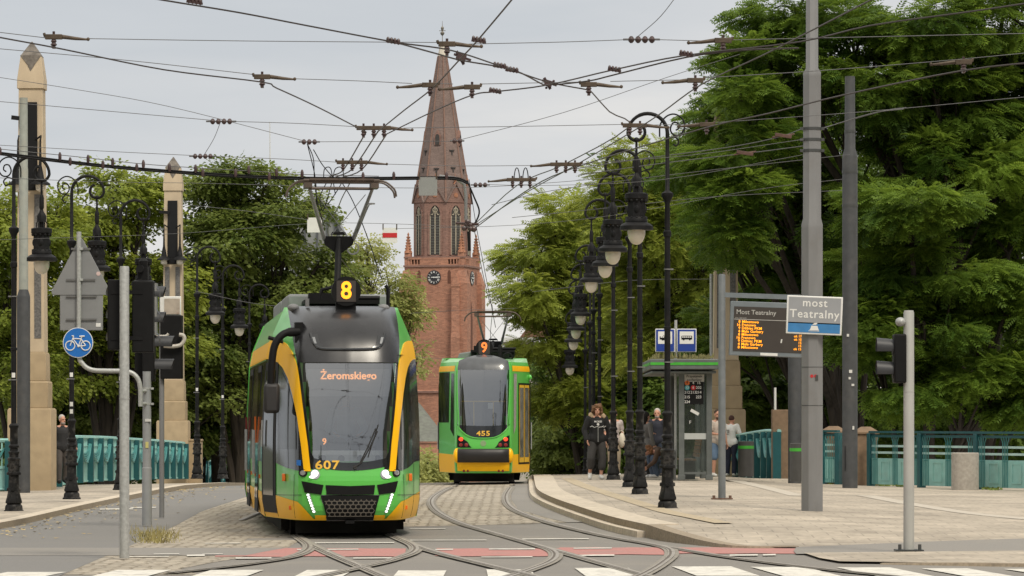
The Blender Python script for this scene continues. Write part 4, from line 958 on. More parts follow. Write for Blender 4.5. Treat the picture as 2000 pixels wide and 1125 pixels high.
# notices on the end glass
c0 = SX(1356) - X0
mb = MB(); mb.box((c0 - .0, -.014, SZ(738.5)), (.46, .012, .17)); mb.build('header_plate', mat('plate_grey', (.42, .41, .39), .6), r)
mb = MB(); text(mb, 'Przystanek', .085, (c0, -.022, SZ(735)), bold=.005); text(mb, 'podwójny', .085, (c0, -.022, SZ(742)), bold=.005); mb.build('lettering', black, r)
colx = [SX(1342) - X0, SX(1354) - X0, SX(1364.5) - X0]; rowy = [748, 757.2, 766.4, 775.6, 785]
mb = MB(); mb.box((c0 - .02, -.0125, SZ(766)), (.46, .008, .56)); mb.build('route_board', black, r)
mb = MB()
for ri, row in enumerate([('', '4', '16'), ('', '', '202'), ('212', '213', '214'), ('215', '', '223'), ('224', '', '')]):
    for ci, tx in enumerate(row):
        if tx: text(mb, tx, .088, (colx[ci], -.020, SZ(rowy[ri])), bold=.01)
mb.build('route_numbers', whitem, r)
for (ci, ri, tx, mm) in ((0, 0, '9', mat('route_orange', (.62, .14, .02), .5)), (0, 1, '13', mat('route_teal', (.06, .36, .40), .5)), (1, 1, '8', MATS['sign_red'])):
    mb = MB(); mb.tube([(colx[ci], -.017, SZ(rowy[ri])), (colx[ci], -.023, SZ(rowy[ri]))], .058, 20); o = mb.build('route_disc', mm, r)
    mb = MB(); text(mb, tx, .075, (colx[ci], -.027, SZ(rowy[ri])), bold=.01); mb.build('lettering', whitem if tx != '9' else black, o)
mb = MB(); mb.box((SX(1357) - X0, -.012, SZ(805)), (.21, .008, .07), ry=.5); mb.build('sticker', offw, r)
mb = MB(); text(mb, 'F', .11, (SX(1348) - X0, -.012, SZ(825)), bold=.0); mb.build('scribble', offw, r)
# bench inside
mb = MB(); wood = mat('bench_wood', (.24, .125, .055), .6, var=.25, scale=5, stretch=(1, .2, 1))
for k in range(3): mb.box((xm - .22 + .12 * k, 2.2, .46), (.10, 2.6, .035))
for k in range(5): mb.box((xm + .13 + .015 * k, 2.2, .56 + .09 * k), (.03, 2.6, .075))
o = mb.build('bench', wood, r)
for y in (1.1, 2.2, 3.3): mb = MB(); mb.box((xm - .1, y, .22), (.30, .05, .44)); mb.build('bench_leg', dkgrey, o)
mb = MB(); mb.box((SX(1318) - X0, .2, .66), (.05, .5, .05)); mb.box((SX(1318) - X0, 0, .33), (.05, .05, .66)); mb.box((SX(1318) - X0, .4, .33), (.05, .05, .66)); mb.build('lean_rail', dkgrey, r)
mb = MB(); mb.box((SX(1319) - X0, 1.2, 1.2), (.10, .10, 2.4)); mb.build('post', dkgrey, r)
# twin stop signs over the shelter
q = Vector((SX(1321), sh_d + .3, zg + SZ(640)))
r = empty('stop_sign', (SX(1321), sh_d + .3, zg + SZ(700) + .12), 0, 'twin blue and white stop signs on a pole, tram at left and bus at right', 'stop sign')
mb = MB(); mb.lathe([(.035, -2.7), (.033, .78)], n=12); mb.build('pole', galv, r)
for sgn_, kind_ in ((-1, 'tram'), (1, 'bus')):
    X = sgn_ * .252; Z = SZ(664.5) - SZ(700) - .12
    mb = MB(); mb.box((X, -.05, Z), (.455, .03, .545)); pl = mb.build('plate', whitem, r, bevel=.01)
    mb = MB(); mb.box((X, -.068, Z), (.42, .008, .51)); mb.build('blue_face', navy, pl)
    mb = MB(); mb.box((X, -.075, Z + .065), (.33, .006, .29)); mb.build('white_field', whitem, pl)
    mb = MB(); zc = Z + .06
    if kind_ == 'bus':
        mb.prism([(X - .125, zc - .035), (X + .125, zc - .035), (X + .125, zc + .04), (X + .115, zc + .05), (X - .115, zc + .05), (X - .125, zc + .03)], -.083, -.078)
        for cx in (-.07, .07): mb.tube([(X + cx, -.079, zc - .035), (X + cx, -.085, zc - .035)], .022, 12)
    else:
        mb.box((X, -.08, zc), (.25, .006, .07)); mb.box((X, -.08, zc - .045), (.16, .006, .02)); mb.tube([(X - .05, -.08, zc + .035), (X, -.08, zc + .08), (X + .05, -.08, zc + .035)], .006, 4)
    mb.build('symbol', black, pl)
    mb = MB()
    for k in range(5): mb.box((X - .09 + .045 * k, -.0855, zc + .02), (.032, .004, .028))
    mb.build('symbol_window', whitem, pl)

# ================================================================== people
J0 = dict(pelvis=(0, 0, .95), waist=(0, .005, 1.10), chest=(0, .01, 1.30), neck=(0, .01, 1.47), head=(0, -.015, 1.63),
          shL=(-.18, .01, 1.42), elL=(-.235, .02, 1.14), wrL=(-.24, -.06, .90), shR=(.18, .01, 1.42), elR=(.235, .02, 1.14), wrR=(.24, -.06, .90),
          hipL=(-.09, 0, .92), knL=(-.10, -.02, .50), anL=(-.10, .03, .09), toL=(-.12, -.13, .035), hipR=(.09, 0, .92), knR=(.10, -.02, .50), anR=(.10, .03, .09), toR=(.12, -.13, .035))
MAT_CACHE = {}
def cloth(name, rgb, var=.12, rough=.85):
    if name not in MAT_CACHE: MAT_CACHE[name] = mat(name, rgb, rough, var=var, scale=9, bump=.3)
    return MAT_CACHE[name]
def voxel(o, size, smooth=3):
    m = o.modifiers.new('remesh', 'REMESH'); m.mode = 'VOXEL'; m.voxel_size = size; m.use_smooth_shade = True
    s_ = o.modifiers.new('smooth', 'SMOOTH'); s_.factor = .5; s_.iterations = smooth
def lerp3(a, b, t): return tuple(a[i] + (b[i] - a[i]) * t for i in range(3))
def hand(mb, el, wr, curl=.5):
    e_ = Vector(el); w_ = Vector(wr); t = (w_ - e_).normalized(); side = t.cross(Vector((0, 1, 0)))
    if side.length < .2: side = t.cross(Vector((1, 0, 0)))
    side.normalize(); up = Vector((0, -1, 0)) - t * t.dot(Vector((0, -1, 0)))
    if up.length < .1: up = side.cross(t)
    up.normalize(); fw = up  # palm breadth along fw, curl along side
    pc = w_ + t * .05
    for k in range(5): mb.capsule(w_ + fw * (.006 * (k - 2)), w_ + t * .085 + fw * (.018 * (k - 2)), .018, .014, 8)
    inw = side * (-1 if w_.x > 0 else 1) * (1 if side.x > 0 else -1)
    for k, ln in enumerate((.062, .075, .08, .072)):
        b0 = w_ + t * .088 + fw * (.030 - .020 * k); b1 = b0 + t * ln * .5 + inw * ln * .12; b2 = b1 + (t * (1 - curl) + inw * curl) * ln * .5
        mb.capsule(b0, b1, .0095, .009, 8); mb.capsule(b1, b2, .009, .0075, 8)
    b0 = w_ + t * .03 + fw * .035; b1 = b0 + (t * .6 + fw * .8) * .035; b2 = b1 + t * .032; mb.capsule(b0, b1, .012, .011, 8); mb.capsule(b1, b2, .011, .009, 8)
def person(loc, rz, h, lab, J=None, top=None, sleeve=1.0, bottom=None, leg=1.0, shoes=None, hair=None, hairstyle='short', coat=0., fat=1.0, skinm=None, headturn=0., beard=None, hood=None, topbulk=1.0, legfat=1.0):
    j = dict(J0); j.update(J or {}); r = empty('person', loc, rz, lab, 'person'); k = h / 1.77; r.scale = (k, k, k)
    b = MB()
    for s_ in 'LR':
        b.capsule(j['sh' + s_], j['el' + s_], .046, .036); b.capsule(j['el' + s_], j['wr' + s_], .036, .026); hand(b, j['el' + s_], j['wr' + s_])
        b.capsule(j['hip' + s_], j['kn' + s_], .078, .052); b.capsule(j['kn' + s_], lerp3(j['kn' + s_], j['an' + s_], .35), .052, .054); b.capsule(lerp3(j['kn' + s_], j['an' + s_], .35), j['an' + s_], .054, .036)
        b.capsule(j['an' + s_], j['to' + s_], .036, .030)
        b.capsule(j['neck'], j['sh' + s_], .05, .05)
    b.capsule(j['pelvis'], j['waist'], .115, .11); b.capsule(j['waist'], j['chest'], .11, .125); b.capsule(j['chest'], j['neck'], .11, .06)
    hd = Vector(j['head']); nk = Vector(j['neck']); b.capsule(nk, hd + Vector((0, .01, -.06)), .052, .05)
    ct, st = math.cos(headturn), math.sin(headturn)
    def H(x, y, z): return (hd.x + x * ct - y * st, hd.y + x * st + y * ct, hd.z + z)
    b.ball(H(0, .01, .03), (.077, .095, .10), 16, 12); b.ball(H(0, -.025, -.045), (.058, .062, .072), 14, 10); b.ball(H(0, -.05, -.085), (.03, .03, .028), 10, 8)
    b.capsule(H(0, -.085, .01), H(0, -.105, -.025), .010, .016, 8); b.ball(H(0, -.083, -.062), (.026, .012, .009), 8, 6)
    for x in (-1, 1): b.ball(H(x * .078, .01, -.005), (.012, .022, .034), 8, 6); b.ball(H(x * .032, -.078, .032), (.028, .014, .008), 8, 6)
    o = b.build('body', skinm or skin, r); voxel(o, .0085, 2)
    e_ = MB()
    for x in (-1, 1): e_.ball(H(x * .031, -.082, .014), (.012, .008, .007), 8, 6)
    e_.build('eyes', black, r)
    if top:
        t = MB(); f = fat
        t.capsule(lerp3(j['hipL'], j['waist'], .25), lerp3(j['hipR'], j['waist'], .25), .135 * f, .135 * f); t.capsule(j['pelvis'], j['waist'], .145 * f, .14 * f); t.capsule(j['waist'], j['chest'], .14 * f, .15 * f); t.capsule(lerp3(j['chest'], j['neck'], .2), lerp3(j['chest'], j['neck'], .75), .14, .085)
        for s_ in 'LR':
            t.capsule(lerp3(j['chest'], j['sh' + s_], .45), j['sh' + s_], .10, .075 * topbulk); a, m_, z = j['sh' + s_], j['el' + s_], j['wr' + s_]
            if sleeve >= .6: t.capsule(a, m_, .073 * topbulk, .060 * topbulk); t.capsule(m_, lerp3(m_, z, (sleeve - .5) * 2 - .03), .060 * topbulk, .047 * topbulk)
            else: t.capsule(a, lerp3(a, m_, sleeve * 1.6), .073 * topbulk, .066 * topbulk)
            t.capsule(lerp3(j['pelvis'], j['hip' + s_], .6), j['chest'], .10 * f, .10 * f)
            if coat: t.capsule(j['hip' + s_], lerp3(j['hip' + s_], j['kn' + s_], coat), .135, .155); t.capsule(j['pelvis'], lerp3(lerp3(j['hipL'], j['hipR'], .5), lerp3(j['knL'], j['knR'], .5), coat), .13, .15)
        o = t.build('jacket' if sleeve > .6 else 'shirt', top, r); voxel(o, .014, 5)
    if bottom:
        t = MB(); t.capsule(j['pelvis'], j['hipL'], .135, .105); t.capsule(j['pelvis'], j['hipR'], .135, .105)
        for s_ in 'LR':
            a, m_, z = j['hip' + s_], j['kn' + s_], j['an' + s_]
            if leg > .6: t.capsule(a, m_, .105 * legfat, .082 * legfat); t.capsule(m_, lerp3(m_, z, (leg - .5) * 2), .082 * legfat, .068 if leg > .9 else .085 * legfat)
            else: t.capsule(a, lerp3(a, m_, leg * 1.9), .098, .088)
        o = t.build('trousers' if leg > .6 else 'shorts', bottom, r); voxel(o, .014, 4)
    if shoes:
        for s_ in 'LR':
            t = MB(); a = Vector(j['an' + s_]); z = Vector(j['to' + s_]); t.capsule(a + Vector((0, .02, -.03)), z + Vector((0, 0, .012)), .05, .042); t.capsule(a + Vector((0, .0, .0)), a + Vector((0, -.03, -.03)), .05, .055); o = t.build('shoe', shoes, r); voxel(o, .012, 2)
    if hair:
        t = MB()
        if hairstyle == 'short': t.ball(H(0, .025, .055), (.084, .095, .092), 14, 10); 
        elif hairstyle == 'shaggy':
            t.ball(H(0, .02, .05), (.10, .11, .10), 14, 10)
            for _ in range(46):
                a = random.uniform(0, 6.28); z = random.uniform(-.075, .13); rr = .105 if z < .08 else .075
                if math.sin(a) < -.35 and z < .045: continue
                t.ball(H(rr * math.cos(a), .01 + rr * math.sin(a), z), random.uniform(.026, .045), 8, 6)
        elif hairstyle == 'long': t.ball(H(0, .03, .04), (.095, .10, .10), 14, 10); t.capsule(H(0, .06, .0), H(0, .08, -.22), .09, .06)
        o = t.build('hair', hair, r); voxel(o, .010, 2)
    if beard:
        t = MB(); t.ball(H(0, -.035, -.08), (.06, .058, .045), 12, 8); o = t.build('beard', beard, r)
    if hood:
        t = MB(); n = 14
        for i in range(n + 1):
            a = math.pi * (-.12 + 1.24 * i / n); c = (nk.x + .155 * math.cos(a), nk.y - .02 + .09 * math.sin(a), nk.z + .02 - .02 * math.sin(a))
            for _ in range(3): t.ball((c[0] + random.gauss(0, .014), c[1] + random.gauss(0, .014), c[2] + random.gauss(0, .014)), random.uniform(.035, .052), 7, 5)
        t.build('fur_collar', hood, r)
    return r
zP = road_z(2, 87) + .13
black_c = cloth('cloth_black', (.010, .010, .011)); char_c = cloth('cloth_charcoal', (.045, .043, .042)); hair_b = cloth('hair_brown', (.13, .065, .03), .35); hair_g = cloth('hair_grey', (.42, .39, .36)); white_c = cloth('cloth_white', (.72, .71, .69), .05); shoe_w = cloth('shoe_white', (.62, .61, .58), .15)
s = 82.; d = dist(s)
walker = person(((1166 - 1000) / s, d, CH - (937 - HY) / s), .12, 1.80, 'shaggy haired person walking in a black zip jacket with fur collar and cropped trousers',
    dict(elL=(-.29, .04, 1.16), wrL=(-.25, -.10, .93), elR=(.29, .03, 1.15), wrR=(.28, .02, .89), hipL=(-.10, 0, .92), knL=(-.155, -.09, .50), anL=(-.16, .06, .14), toL=(-.18, -.09, .03), knR=(.13, -.04, .49), anR=(.09, -.02, .09), toR=(.11, -.18, .035)),
    top=black_c, bottom=char_c, leg=.73, shoes=shoe_w, hair=hair_b, hairstyle='shaggy', fat=1.15, topbulk=1.25, legfat=1.14, hood=cloth('fur', (.42, .31, .20), .35))
mb = MB(); text(mb, 'MOKEI', .06, (0, -.175, 1.36), bold=.02); mb.box((0, -.17, 1.30), (.05, .01, .05), ry=.78)
for k in range(9):
    x = -.16 + .04 * k; mb.tube([(x - .025, -.168 + abs(x) * .2, 1.235 + .012 * math.sin(k * 2.1)), (x + .03, -.168 + abs(x) * .2, 1.25 + .016 * math.cos(k * 1.7))], .006, 4)
mb.build('print', white_c, walker)
mb = MB(); mb.box((0, -.178, 1.06), (.010, .01, .34)); mb.build('zip', galv, walker)
s = 77.
o = person(((1199 - 1000) / s, dist(s), CH - (930 - HY) / s), .2, 1.70, 'person in tan trousers and pale top half hidden behind the walker', dict(knL=(-.10, -.06, .5), anL=(-.1, -.02, .09)), top=cloth('cloth_pink', (.42, .36, .34), .35), sleeve=.4, bottom=cloth('cloth_tan', (.30, .24, .17)), shoes=shoe_w, hair=hair_b)
mb = MB(); mb.ball((.21, -.04, .95), (.09, .10, .20)); mb.tube(arc((.19, -.02, 1.13), .07, 0, 180, 8), .012, 5); b_ = mb.build('tote_bag', cloth('cloth_cream', (.60, .54, .44), .08), loc=o.location); b_.scale = o.scale; tagit(b_, 'cream tote bag hanging from the shoulder of the person in tan trousers', 'bag')
s = 79.
person(((1262 - 1000) / s, dist(s), CH - (936 - HY) / s), 2.2, 1.68, 'dark haired person in a long grey coat behind the lamp posts', dict(elR=(.22, -.08, 1.15), wrR=(.12, -.24, 1.18)), top=cloth('coat_grey', (.16, .152, .145), .08), coat=.85, bottom=black_c, shoes=shoe_w, hair=cloth('hair_black', (.015, .012, .011)), hairstyle='long')
s = 76.5
man = person(((1284 - 1000) / s, dist(s), CH - (932 - HY) / s), -.35, 1.76, 'grey haired man in a dark jacket holding a blue drinks can', dict(elL=(-.24, -.04, 1.16), wrL=(-.17, -.24, 1.20)), top=cloth('cloth_navy', (.018, .02, .032)), bottom=cloth('denim_dark', (.02, .03, .05)), shoes=black_c, hair=hair_g, beard=cloth('beard_grey', (.30, .26, .24)), headturn=.2, fat=1.1)
mb = MB(); mb.lathe([(.028, -.06), (.033, -.05), (.033, .05), (.027, .06)], n=14); a = Matrix.Rotation(-.35, 4, 'Z') @ Vector((-.14, -.31, 1.22)); b_ = mb.build('drinks_can', cloth('can_blue', (.06, .14, .34), .5, .3), loc=(man.location.x + a.x, man.location.y + a.y, man.location.z + a.z)); tagit(b_, 'blue drinks can in the hand of the grey haired man', 'can')
s = 81.
person(((1288 - 1000) / s, dist(s), CH - (934 - HY) / s), -1.25, 1.72, 'curly haired person in jeans and white shoes bending low behind the nearest lamp post',
    dict(pelvis=(0, .20, .42), waist=(0, .18, .54), chest=(0, -.05, .64), neck=(0, -.20, .66), head=(0, -.33, .68), shL=(-.18, -.12, .66), elL=(-.24, -.22, .42), wrL=(-.18, -.38, .28), shR=(.18, -.12, .66), elR=(.24, -.22, .42), wrR=(.18, -.38, .28),
         hipL=(-.09, .18, .42), knL=(-.14, -.22, .50), anL=(-.12, -.12, .09), toL=(-.13, -.28, .035), hipR=(.09, .18, .42), knR=(.14, -.22, .50), anR=(.12, -.12, .09), toR=(.13, -.28, .035)),
    top=cloth('cloth_brown', (.10, .06, .04)), bottom=cloth('denim', (.075, .105, .16)), shoes=white_c, hair=cloth('hair_auburn', (.24, .11, .05), .4), hairstyle='shaggy')
s = 73.5
o = person(((1401 - 1000) / s, dist(s), CH - (932 - HY) / s), .5, 1.80, 'bearded man in a beige t-shirt and denim shorts holding a phone beside the shelter', dict(elL=(-.25, -.03, 1.15), wrL=(-.10, -.24, 1.12), elR=(.26, .03, 1.13), wrR=(.28, -.02, .87)), top=cloth('cloth_beige', (.52, .44, .38), .05), sleeve=.4, bottom=cloth('denim_light', (.13, .20, .31)), leg=.5, shoes=shoe_w, hair=cloth('hair_dark', (.05, .028, .018)), beard=cloth('beard_dark', (.09, .05, .035)), headturn=-.3, fat=1.05)
s = 71.
o = person(((1428 - 1000) / s, dist(s), CH - (930 - HY) / s), 2.7, 1.72, 'person in a white t-shirt seen from behind, leaning toward the curved railing', dict(head=(.02, -.10, 1.58), neck=(0, -.03, 1.44), elL=(-.27, -.02, 1.16), wrL=(-.20, -.22, 1.06), elR=(.26, 0, 1.14), wrR=(.26, -.1, .9)), top=white_c, sleeve=.45, bottom=cloth('trouser_navy', (.012, .016, .035)), shoes=shoe_w, hair=cloth('hair_darker', (.06, .025, .018)), hairstyle='short')
mb = MB(); mb.box((-.06, 0, 0), (.12, .006, .02)); mb.box((-.03, 0, -.05), (.06, .006, .03)); mb.box((-.07, 0, -.11), (.10, .006, .02))
o2 = mb.build('print', black_c, o); o2.location = (-.02, .195, 1.30); o2.rotation_euler = (0, 0, math.pi)
s = 78.
person(((131 - 1000) / s, dist(s) - 1., CH - (944 - HY) / s), .35, 1.72, 'grey bearded man in a dark jacket walking past the larger obelisk', dict(elL=(-.27, .07, 1.16), wrL=(-.24, .10, .90), elR=(.30, -.04, 1.15), wrR=(.33, -.14, .93), knL=(-.10, -.10, .5), anL=(-.1, -.06, .09), toL=(-.11, -.23, .05), knR=(.10, .04, .5), anR=(.1, .20, .12), toR=(.12, .08, .035)), top=cloth('cloth_dark', (.022, .022, .024)), bottom=cloth('cloth_greybrown', (.075, .065, .06)), shoes=black_c, hair=hair_g, beard=MAT_CACHE['beard_grey'], headturn=.4, fat=1.12)
# ================================================================== trams
def pchip(xs, ys):
    xs = np.array(xs, float); ys = np.array(ys, float); h = np.diff(xs); dl = np.diff(ys) / h; m = np.zeros(len(xs))
    m[0] = dl[0]; m[-1] = dl[-1]
    for i in range(1, len(xs) - 1):
        m[i] = 0 if dl[i - 1] * dl[i] <= 0 else 2 * dl[i - 1] * dl[i] / (dl[i - 1] + dl[i])
    def f(x):
        x = min(max(x, xs[0]), xs[-1]); i = int(min(max(np.searchsorted(xs, x) - 1, 0), len(h) - 1)); t = (x - xs[i]) / h[i]
        return float((2 * t ** 3 - 3 * t ** 2 + 1) * ys[i] + (t ** 3 - 2 * t ** 2 + t) * h[i] * m[i] + (-2 * t ** 3 + 3 * t ** 2) * ys[i + 1] + (t ** 3 - t ** 2) * h[i] * m[i + 1])
    return f
class Nose:
    """end of a tram as a surface over front-view coordinates (x in [-hw,hw], z)"""
    def __init__(s, hw, plan, rake, width, yc): s.hw = hw; s.plan = pchip(*zip(*plan)); s.rake = pchip(*zip(*rake)); s.w = pchip(*zip(*width)); s.yc = yc
    def at(s, x, z, off=0.):
        def q(x, z):
            p = s.plan(abs(x)); return Vector((x * s.w(z) / s.hw, p + s.rake(z) * max(0, 1 - p / s.yc), z))
        c = q(x, z)
        if off:
            a = q(x + .01, z) - q(x - .01, z); b = q(x, z + .01) - q(x, z - .01); n = a.cross(b)
            if n.length > 1e-12: c = c + n.normalized() * off
        return c
    def shell(s, mb, xs, zs, m=0, off=0., skip=None):
        for i in range(len(zs) - 1):
            for j in range(len(xs) - 1):
                if skip and skip((xs[j] + xs[j + 1]) / 2, (zs[i] + zs[i + 1]) / 2): continue
                mb.add([s.at(xs[j], zs[i], off), s.at(xs[j + 1], zs[i], off), s.at(xs[j + 1], zs[i + 1], off), s.at(xs[j], zs[i + 1], off)], [(0, 1, 2, 3)], m)
    def patch(s, mb, A, B, off, nr=16, nc=8, sx=1, m=0):
        """ruled patch between curves A and B of (x,z) points"""
        def rs(c):
            c = np.array(c, float); l = np.r_[0, np.cumsum(np.hypot(*np.diff(c, axis=0).T))]; t = np.linspace(0, l[-1], nr + 1); return np.c_[np.interp(t, l, c[:, 0]), np.interp(t, l, c[:, 1])]
        a = rs(A); b = rs(B); rows = []
        for i in range(nr + 1):
            rows.append([s.at(sx * (a[i][0] + (b[i][0] - a[i][0]) * j / nc), a[i][1] + (b[i][1] - a[i][1]) * j / nc, off) for j in range(nc + 1)])
        mb.grid(rows, m)
        # thin rim so the panel has an edge
        e0 = [s.at(sx * q[0], q[1], 0.) for q in a]; mb.grid([e0, rows and [r_[0] for r_ in rows]], m); e1 = [s.at(sx * q[0], q[1], 0.) for q in b]; mb.grid([[r_[-1] for r_ in rows], e1], m)
    def pipe(s, mb, pts, off, rad, n=6, sx=1, m=0): mb.tube([s.at(sx * x, z, off) for x, z in pts], rad, n, m)
    def disc(s, mb, x, z, r_, off, n=20, m=0, dome=0.):
        c = s.at(x, z, off); pts = [s.at(x + r_ * math.cos(2 * math.pi * i / n), z + r_ * math.sin(2 * math.pi * i / n), off) for i in range(n)]
        base = [s.at(x + r_ * math.cos(2 * math.pi * i / n), z + r_ * math.sin(2 * math.pi * i / n), 0) for i in range(n)]
        mb.add([c + Vector((0, -dome, 0))] + pts + base, [(0, 1 + i, 1 + (i + 1) % n) for i in range(n)] + [(1 + i, 1 + n + i, 1 + n + (i + 1) % n, 1 + (i + 1) % n) for i in range(n)], m)
def on_surface(ns, vs, x0, z0, off):
    return [tuple(ns.at(x0 + v[0], z0 + v[2], off - v[1])) for v in vs]
def section_pts(hw):
    L = [(-hw * .96, .28), (-hw, .55), (-hw, 1.3), (-hw * .942, 2.70), (-hw * .90, 2.95), (-hw * .815, 3.2), (-hw * .735, 3.42), (-hw * .4, 3.47)]
    return L + [(-u, v) for u, v in L[::-1]]
def tram_side(root, hw, y0, y1, sides=(-1, 1), doors=(), sec=None):
    """windows, colour bands and doors of a straight stretch of body"""
    tk = .945 if sec is None else 1.
    sec = sec or section_pts(hw)
    b = MB(); b.prism([(u, v) for u, v in sec], y0, y1); b.build('body', tgreen, root, smooth=25)
    L = y1 - y0; ym = (y0 + y1) / 2
    for sd in sides:
        m = MB(); m.grid([[(sd * (hw + .006), y0, 1.12), (sd * (hw + .006), y1, 1.12)], [(sd * (hw + .006), y0, 1.3), (sd * (hw + .006), y1, 1.3)], [(sd * (hw * tk + .006), y0, 2.66), (sd * (hw * tk + .006), y1, 2.66)]]); m.build('side_glass', gblack, root)
        m = MB(); m.grid([[(sd * (hw * .96 + .005), y0, .282), (sd * (hw * .96 + .005), y1, .282)], [(sd * (hw + .006), y0, .55), (sd * (hw + .006), y1, .55)], [(sd * (hw + .006), y0, .66), (sd * (hw + .006), y1, .66)]]); m.build('yellow_skirt', tyellow, root, smooth=0)
        m = MB(); m.grid([[(sd * (hw * tk + .007), y0, 2.68), (sd * (hw * tk + .007), y1, 2.68)], [(sd * (hw * tk + .007), y0, 2.71), (sd * (hw * tk + .007), y1, 2.71)], [(sd * (hw * (.90 if tk < 1 else .99) + .007), y0, 2.95), (sd * (hw * (.90 if tk < 1 else .99) + .007), y1, 2.95)]]); m.build('yellow_band', tyellow, root, smooth=0)
        for (ya, yb) in doors:
            m = MB(); m.box((sd * (hw * (1 + tk) / 2 + .010), (ya + yb) / 2, 1.46), (.02, yb - ya, 2.30), ry=-sd * (1 - tk) * .55); do = m.build('door', black, root)
            for k in (0, 1):
                yc = ya + (yb - ya) * (.27 + .46 * k); m = MB(); m.box((sd * (hw * (1 + tk) / 2 + .024), yc, 1.52), (.006, (yb - ya) * .36, 1.98), ry=-sd * (1 - tk) * .55); m.build('door_glass', dglass, do)
                m = MB(); m.tube([(sd * (hw + .05), yc + .1, .9), (sd * (hw + .05), yc + .1, 1.6)], .015, 6); m.build('handle', galv, do)
        for k in range(int(L // 2)):
            m = MB(); m.box((sd * (hw + .012), y0 + 1 + 2 * k, .88), (.02, .09, .06)); m.build('side_marker', lens_o, root)
def undercarriage(root, ys, hw, L):
    m = MB(); m.box((0, L / 2 + 1.3, .26), (hw * 1.55, L - 1.6, .34)); m.build('underframe', underm, root)
    for y in ys:
        w_ = MB()
        for q in (-.9, .9):
            for x in (-.72, .72): w_.tube([(x - .06, y + q, .30), (x + .06, y + q, .30)], .30, 20); w_.tube([(x - .08, y + q, .30), (x - .06, y + q, .30)], .33, 20)
        w_.box((-.9, y, .32), (.08, 2.3, .22)); w_.box((.9, y, .32), (.08, 2.3, .22)); w_.box((0, y, .34), (1.8, .3, .16)); w_.build('bogie', underm, root)
def number_disc(root, c, txt, lit, size, bigm=black):
    m = MB(); m.tube([(c[0], c[1], c[2]), (c[0], c[1] + .10, c[2])], size, 32); m.box((c[0], c[1] + .1, c[2] - size), (.3, .1, .12)); o = m.build('route_disc', bigm, root)
    m = MB(); m.box((c[0], c[1] - .004, c[2]), (size * 1.3, .008, size * 1.42)); m.build('disc_screen', MATS['screen_dark'], o)
    m = MB(); text(m, txt, size * 1.62, (c[0], c[1] - .014, c[2]), bold=.022, sx=.92); m.build('route_number', lit, o)
    return o
def pantograph(root, x, y, z0, zk, zt, arm, wt, fwd=0.):
    """lower arm, knee, V-shaped upper arm and collector head"""
    o = empty('pantograph', (0, 0, 0)); o.parent = root
    m = MB(); m.box((x, y, z0 + .06), (1.15, .9, .06)); 
    for k in (-.5, .5): m.lathe([(.06, -.1), (.08, 0), (.05, .05)], (x + k, y - .3, z0), 8); m.lathe([(.06, -.1), (.08, 0), (.05, .05)], (x + k, y + .3, z0), 8)
    m.box((x - .25, y - .1, z0 + .14), (.5, .35, .12)); m.tube([(x - .5, y - .1, z0 + .13), (x + .6, y - .1, z0 + .13)], .035, 8); m.tube([(x - .35, y - .25, z0 + .05), (x - .3, y - .25, z0 + .25), (x - .1, y - .25, z0 + .3)], .03, 8); m.build('base_frame', black, o)
    m = MB(); m.tube([(x - arm * .10, y - .05, z0 + .12), (x, y + .5 + fwd, zk)], [.055, .05], 10); m.build('lower_arm', black, o)
    yk = y + .5 + fwd; yt = y - .15 + fwd
    m = MB(); m.prism([(x - .24, zk + .03), (x + .24, zk + .03), (x + .22, zk - .10), (x + .05, zk - .23), (x - .05, zk - .23), (x - .22, zk - .10)], yk - .05, yk + .05); m.prism([(x - .13, zk + .05), (x + .13, zk + .05), (x + .1, zk + .10), (x - .1, zk + .10)], yk - .03, yk + .03); m.build('knee', black, o, bevel=.01)
    m = MB()
    for k in (-1, 1): m.tube([(x + k * .22, yk, zk - .03), (x + k * wt * .84, yt, zt - .10)], [.034, .026], 8)
    m.tube([(x - .15, yk, zk), (x + wt * .65, yt, zt - .2)], .006, 4); m.tube([(x + .15, yk, zk), (x - wt * .65, yt, zt - .2)], .006, 4)
    m.tube([(x + .24, yk - .02, zk - .08)] + arc((x + .22, yk - .02, zk - .16), .09, 60, -200, 10), .012, 6)
    m.tube(smooth_path([(x + .26, yk, zk), (x + wt * .72, yt, zk + .45), (x + wt * .80, yt, zt - .35)], 5), .010, 5); m.lathe([(.06, 0), (.06, .02)], (x + wt * .8, yt, zt - .35), 8)
    m.build('upper_arm', panto, o)
    m = MB()
    for q in (-.18, .18): m.tube([(x - wt, yt + q, zt), (x + wt, yt + q, zt)], .026, 6); 
    m.box((x, yt - .2, zt + .02), (wt * 1.7, .05, .03))
    m.tube([(x - wt * .85, yt, zt - .11), (x + wt * .85, yt, zt - .11)], .022, 8)
    for k in (-1, 1):
        m.box((x + k * wt * .88, yt, zt - .07), (.12, .42, .08))
        for q in (-.18, .18): m.tube(smooth_path([(x + k * wt * .95, yt + q, zt), (x + k * (wt + .10), yt + q, zt - .02), (x + k * (wt + .23), yt + q, zt - .13), (x + k * (wt + .26), yt + q, zt - .24)], 3), .015, 5)
    m.build('collector_head', pbrown, o)
    return o

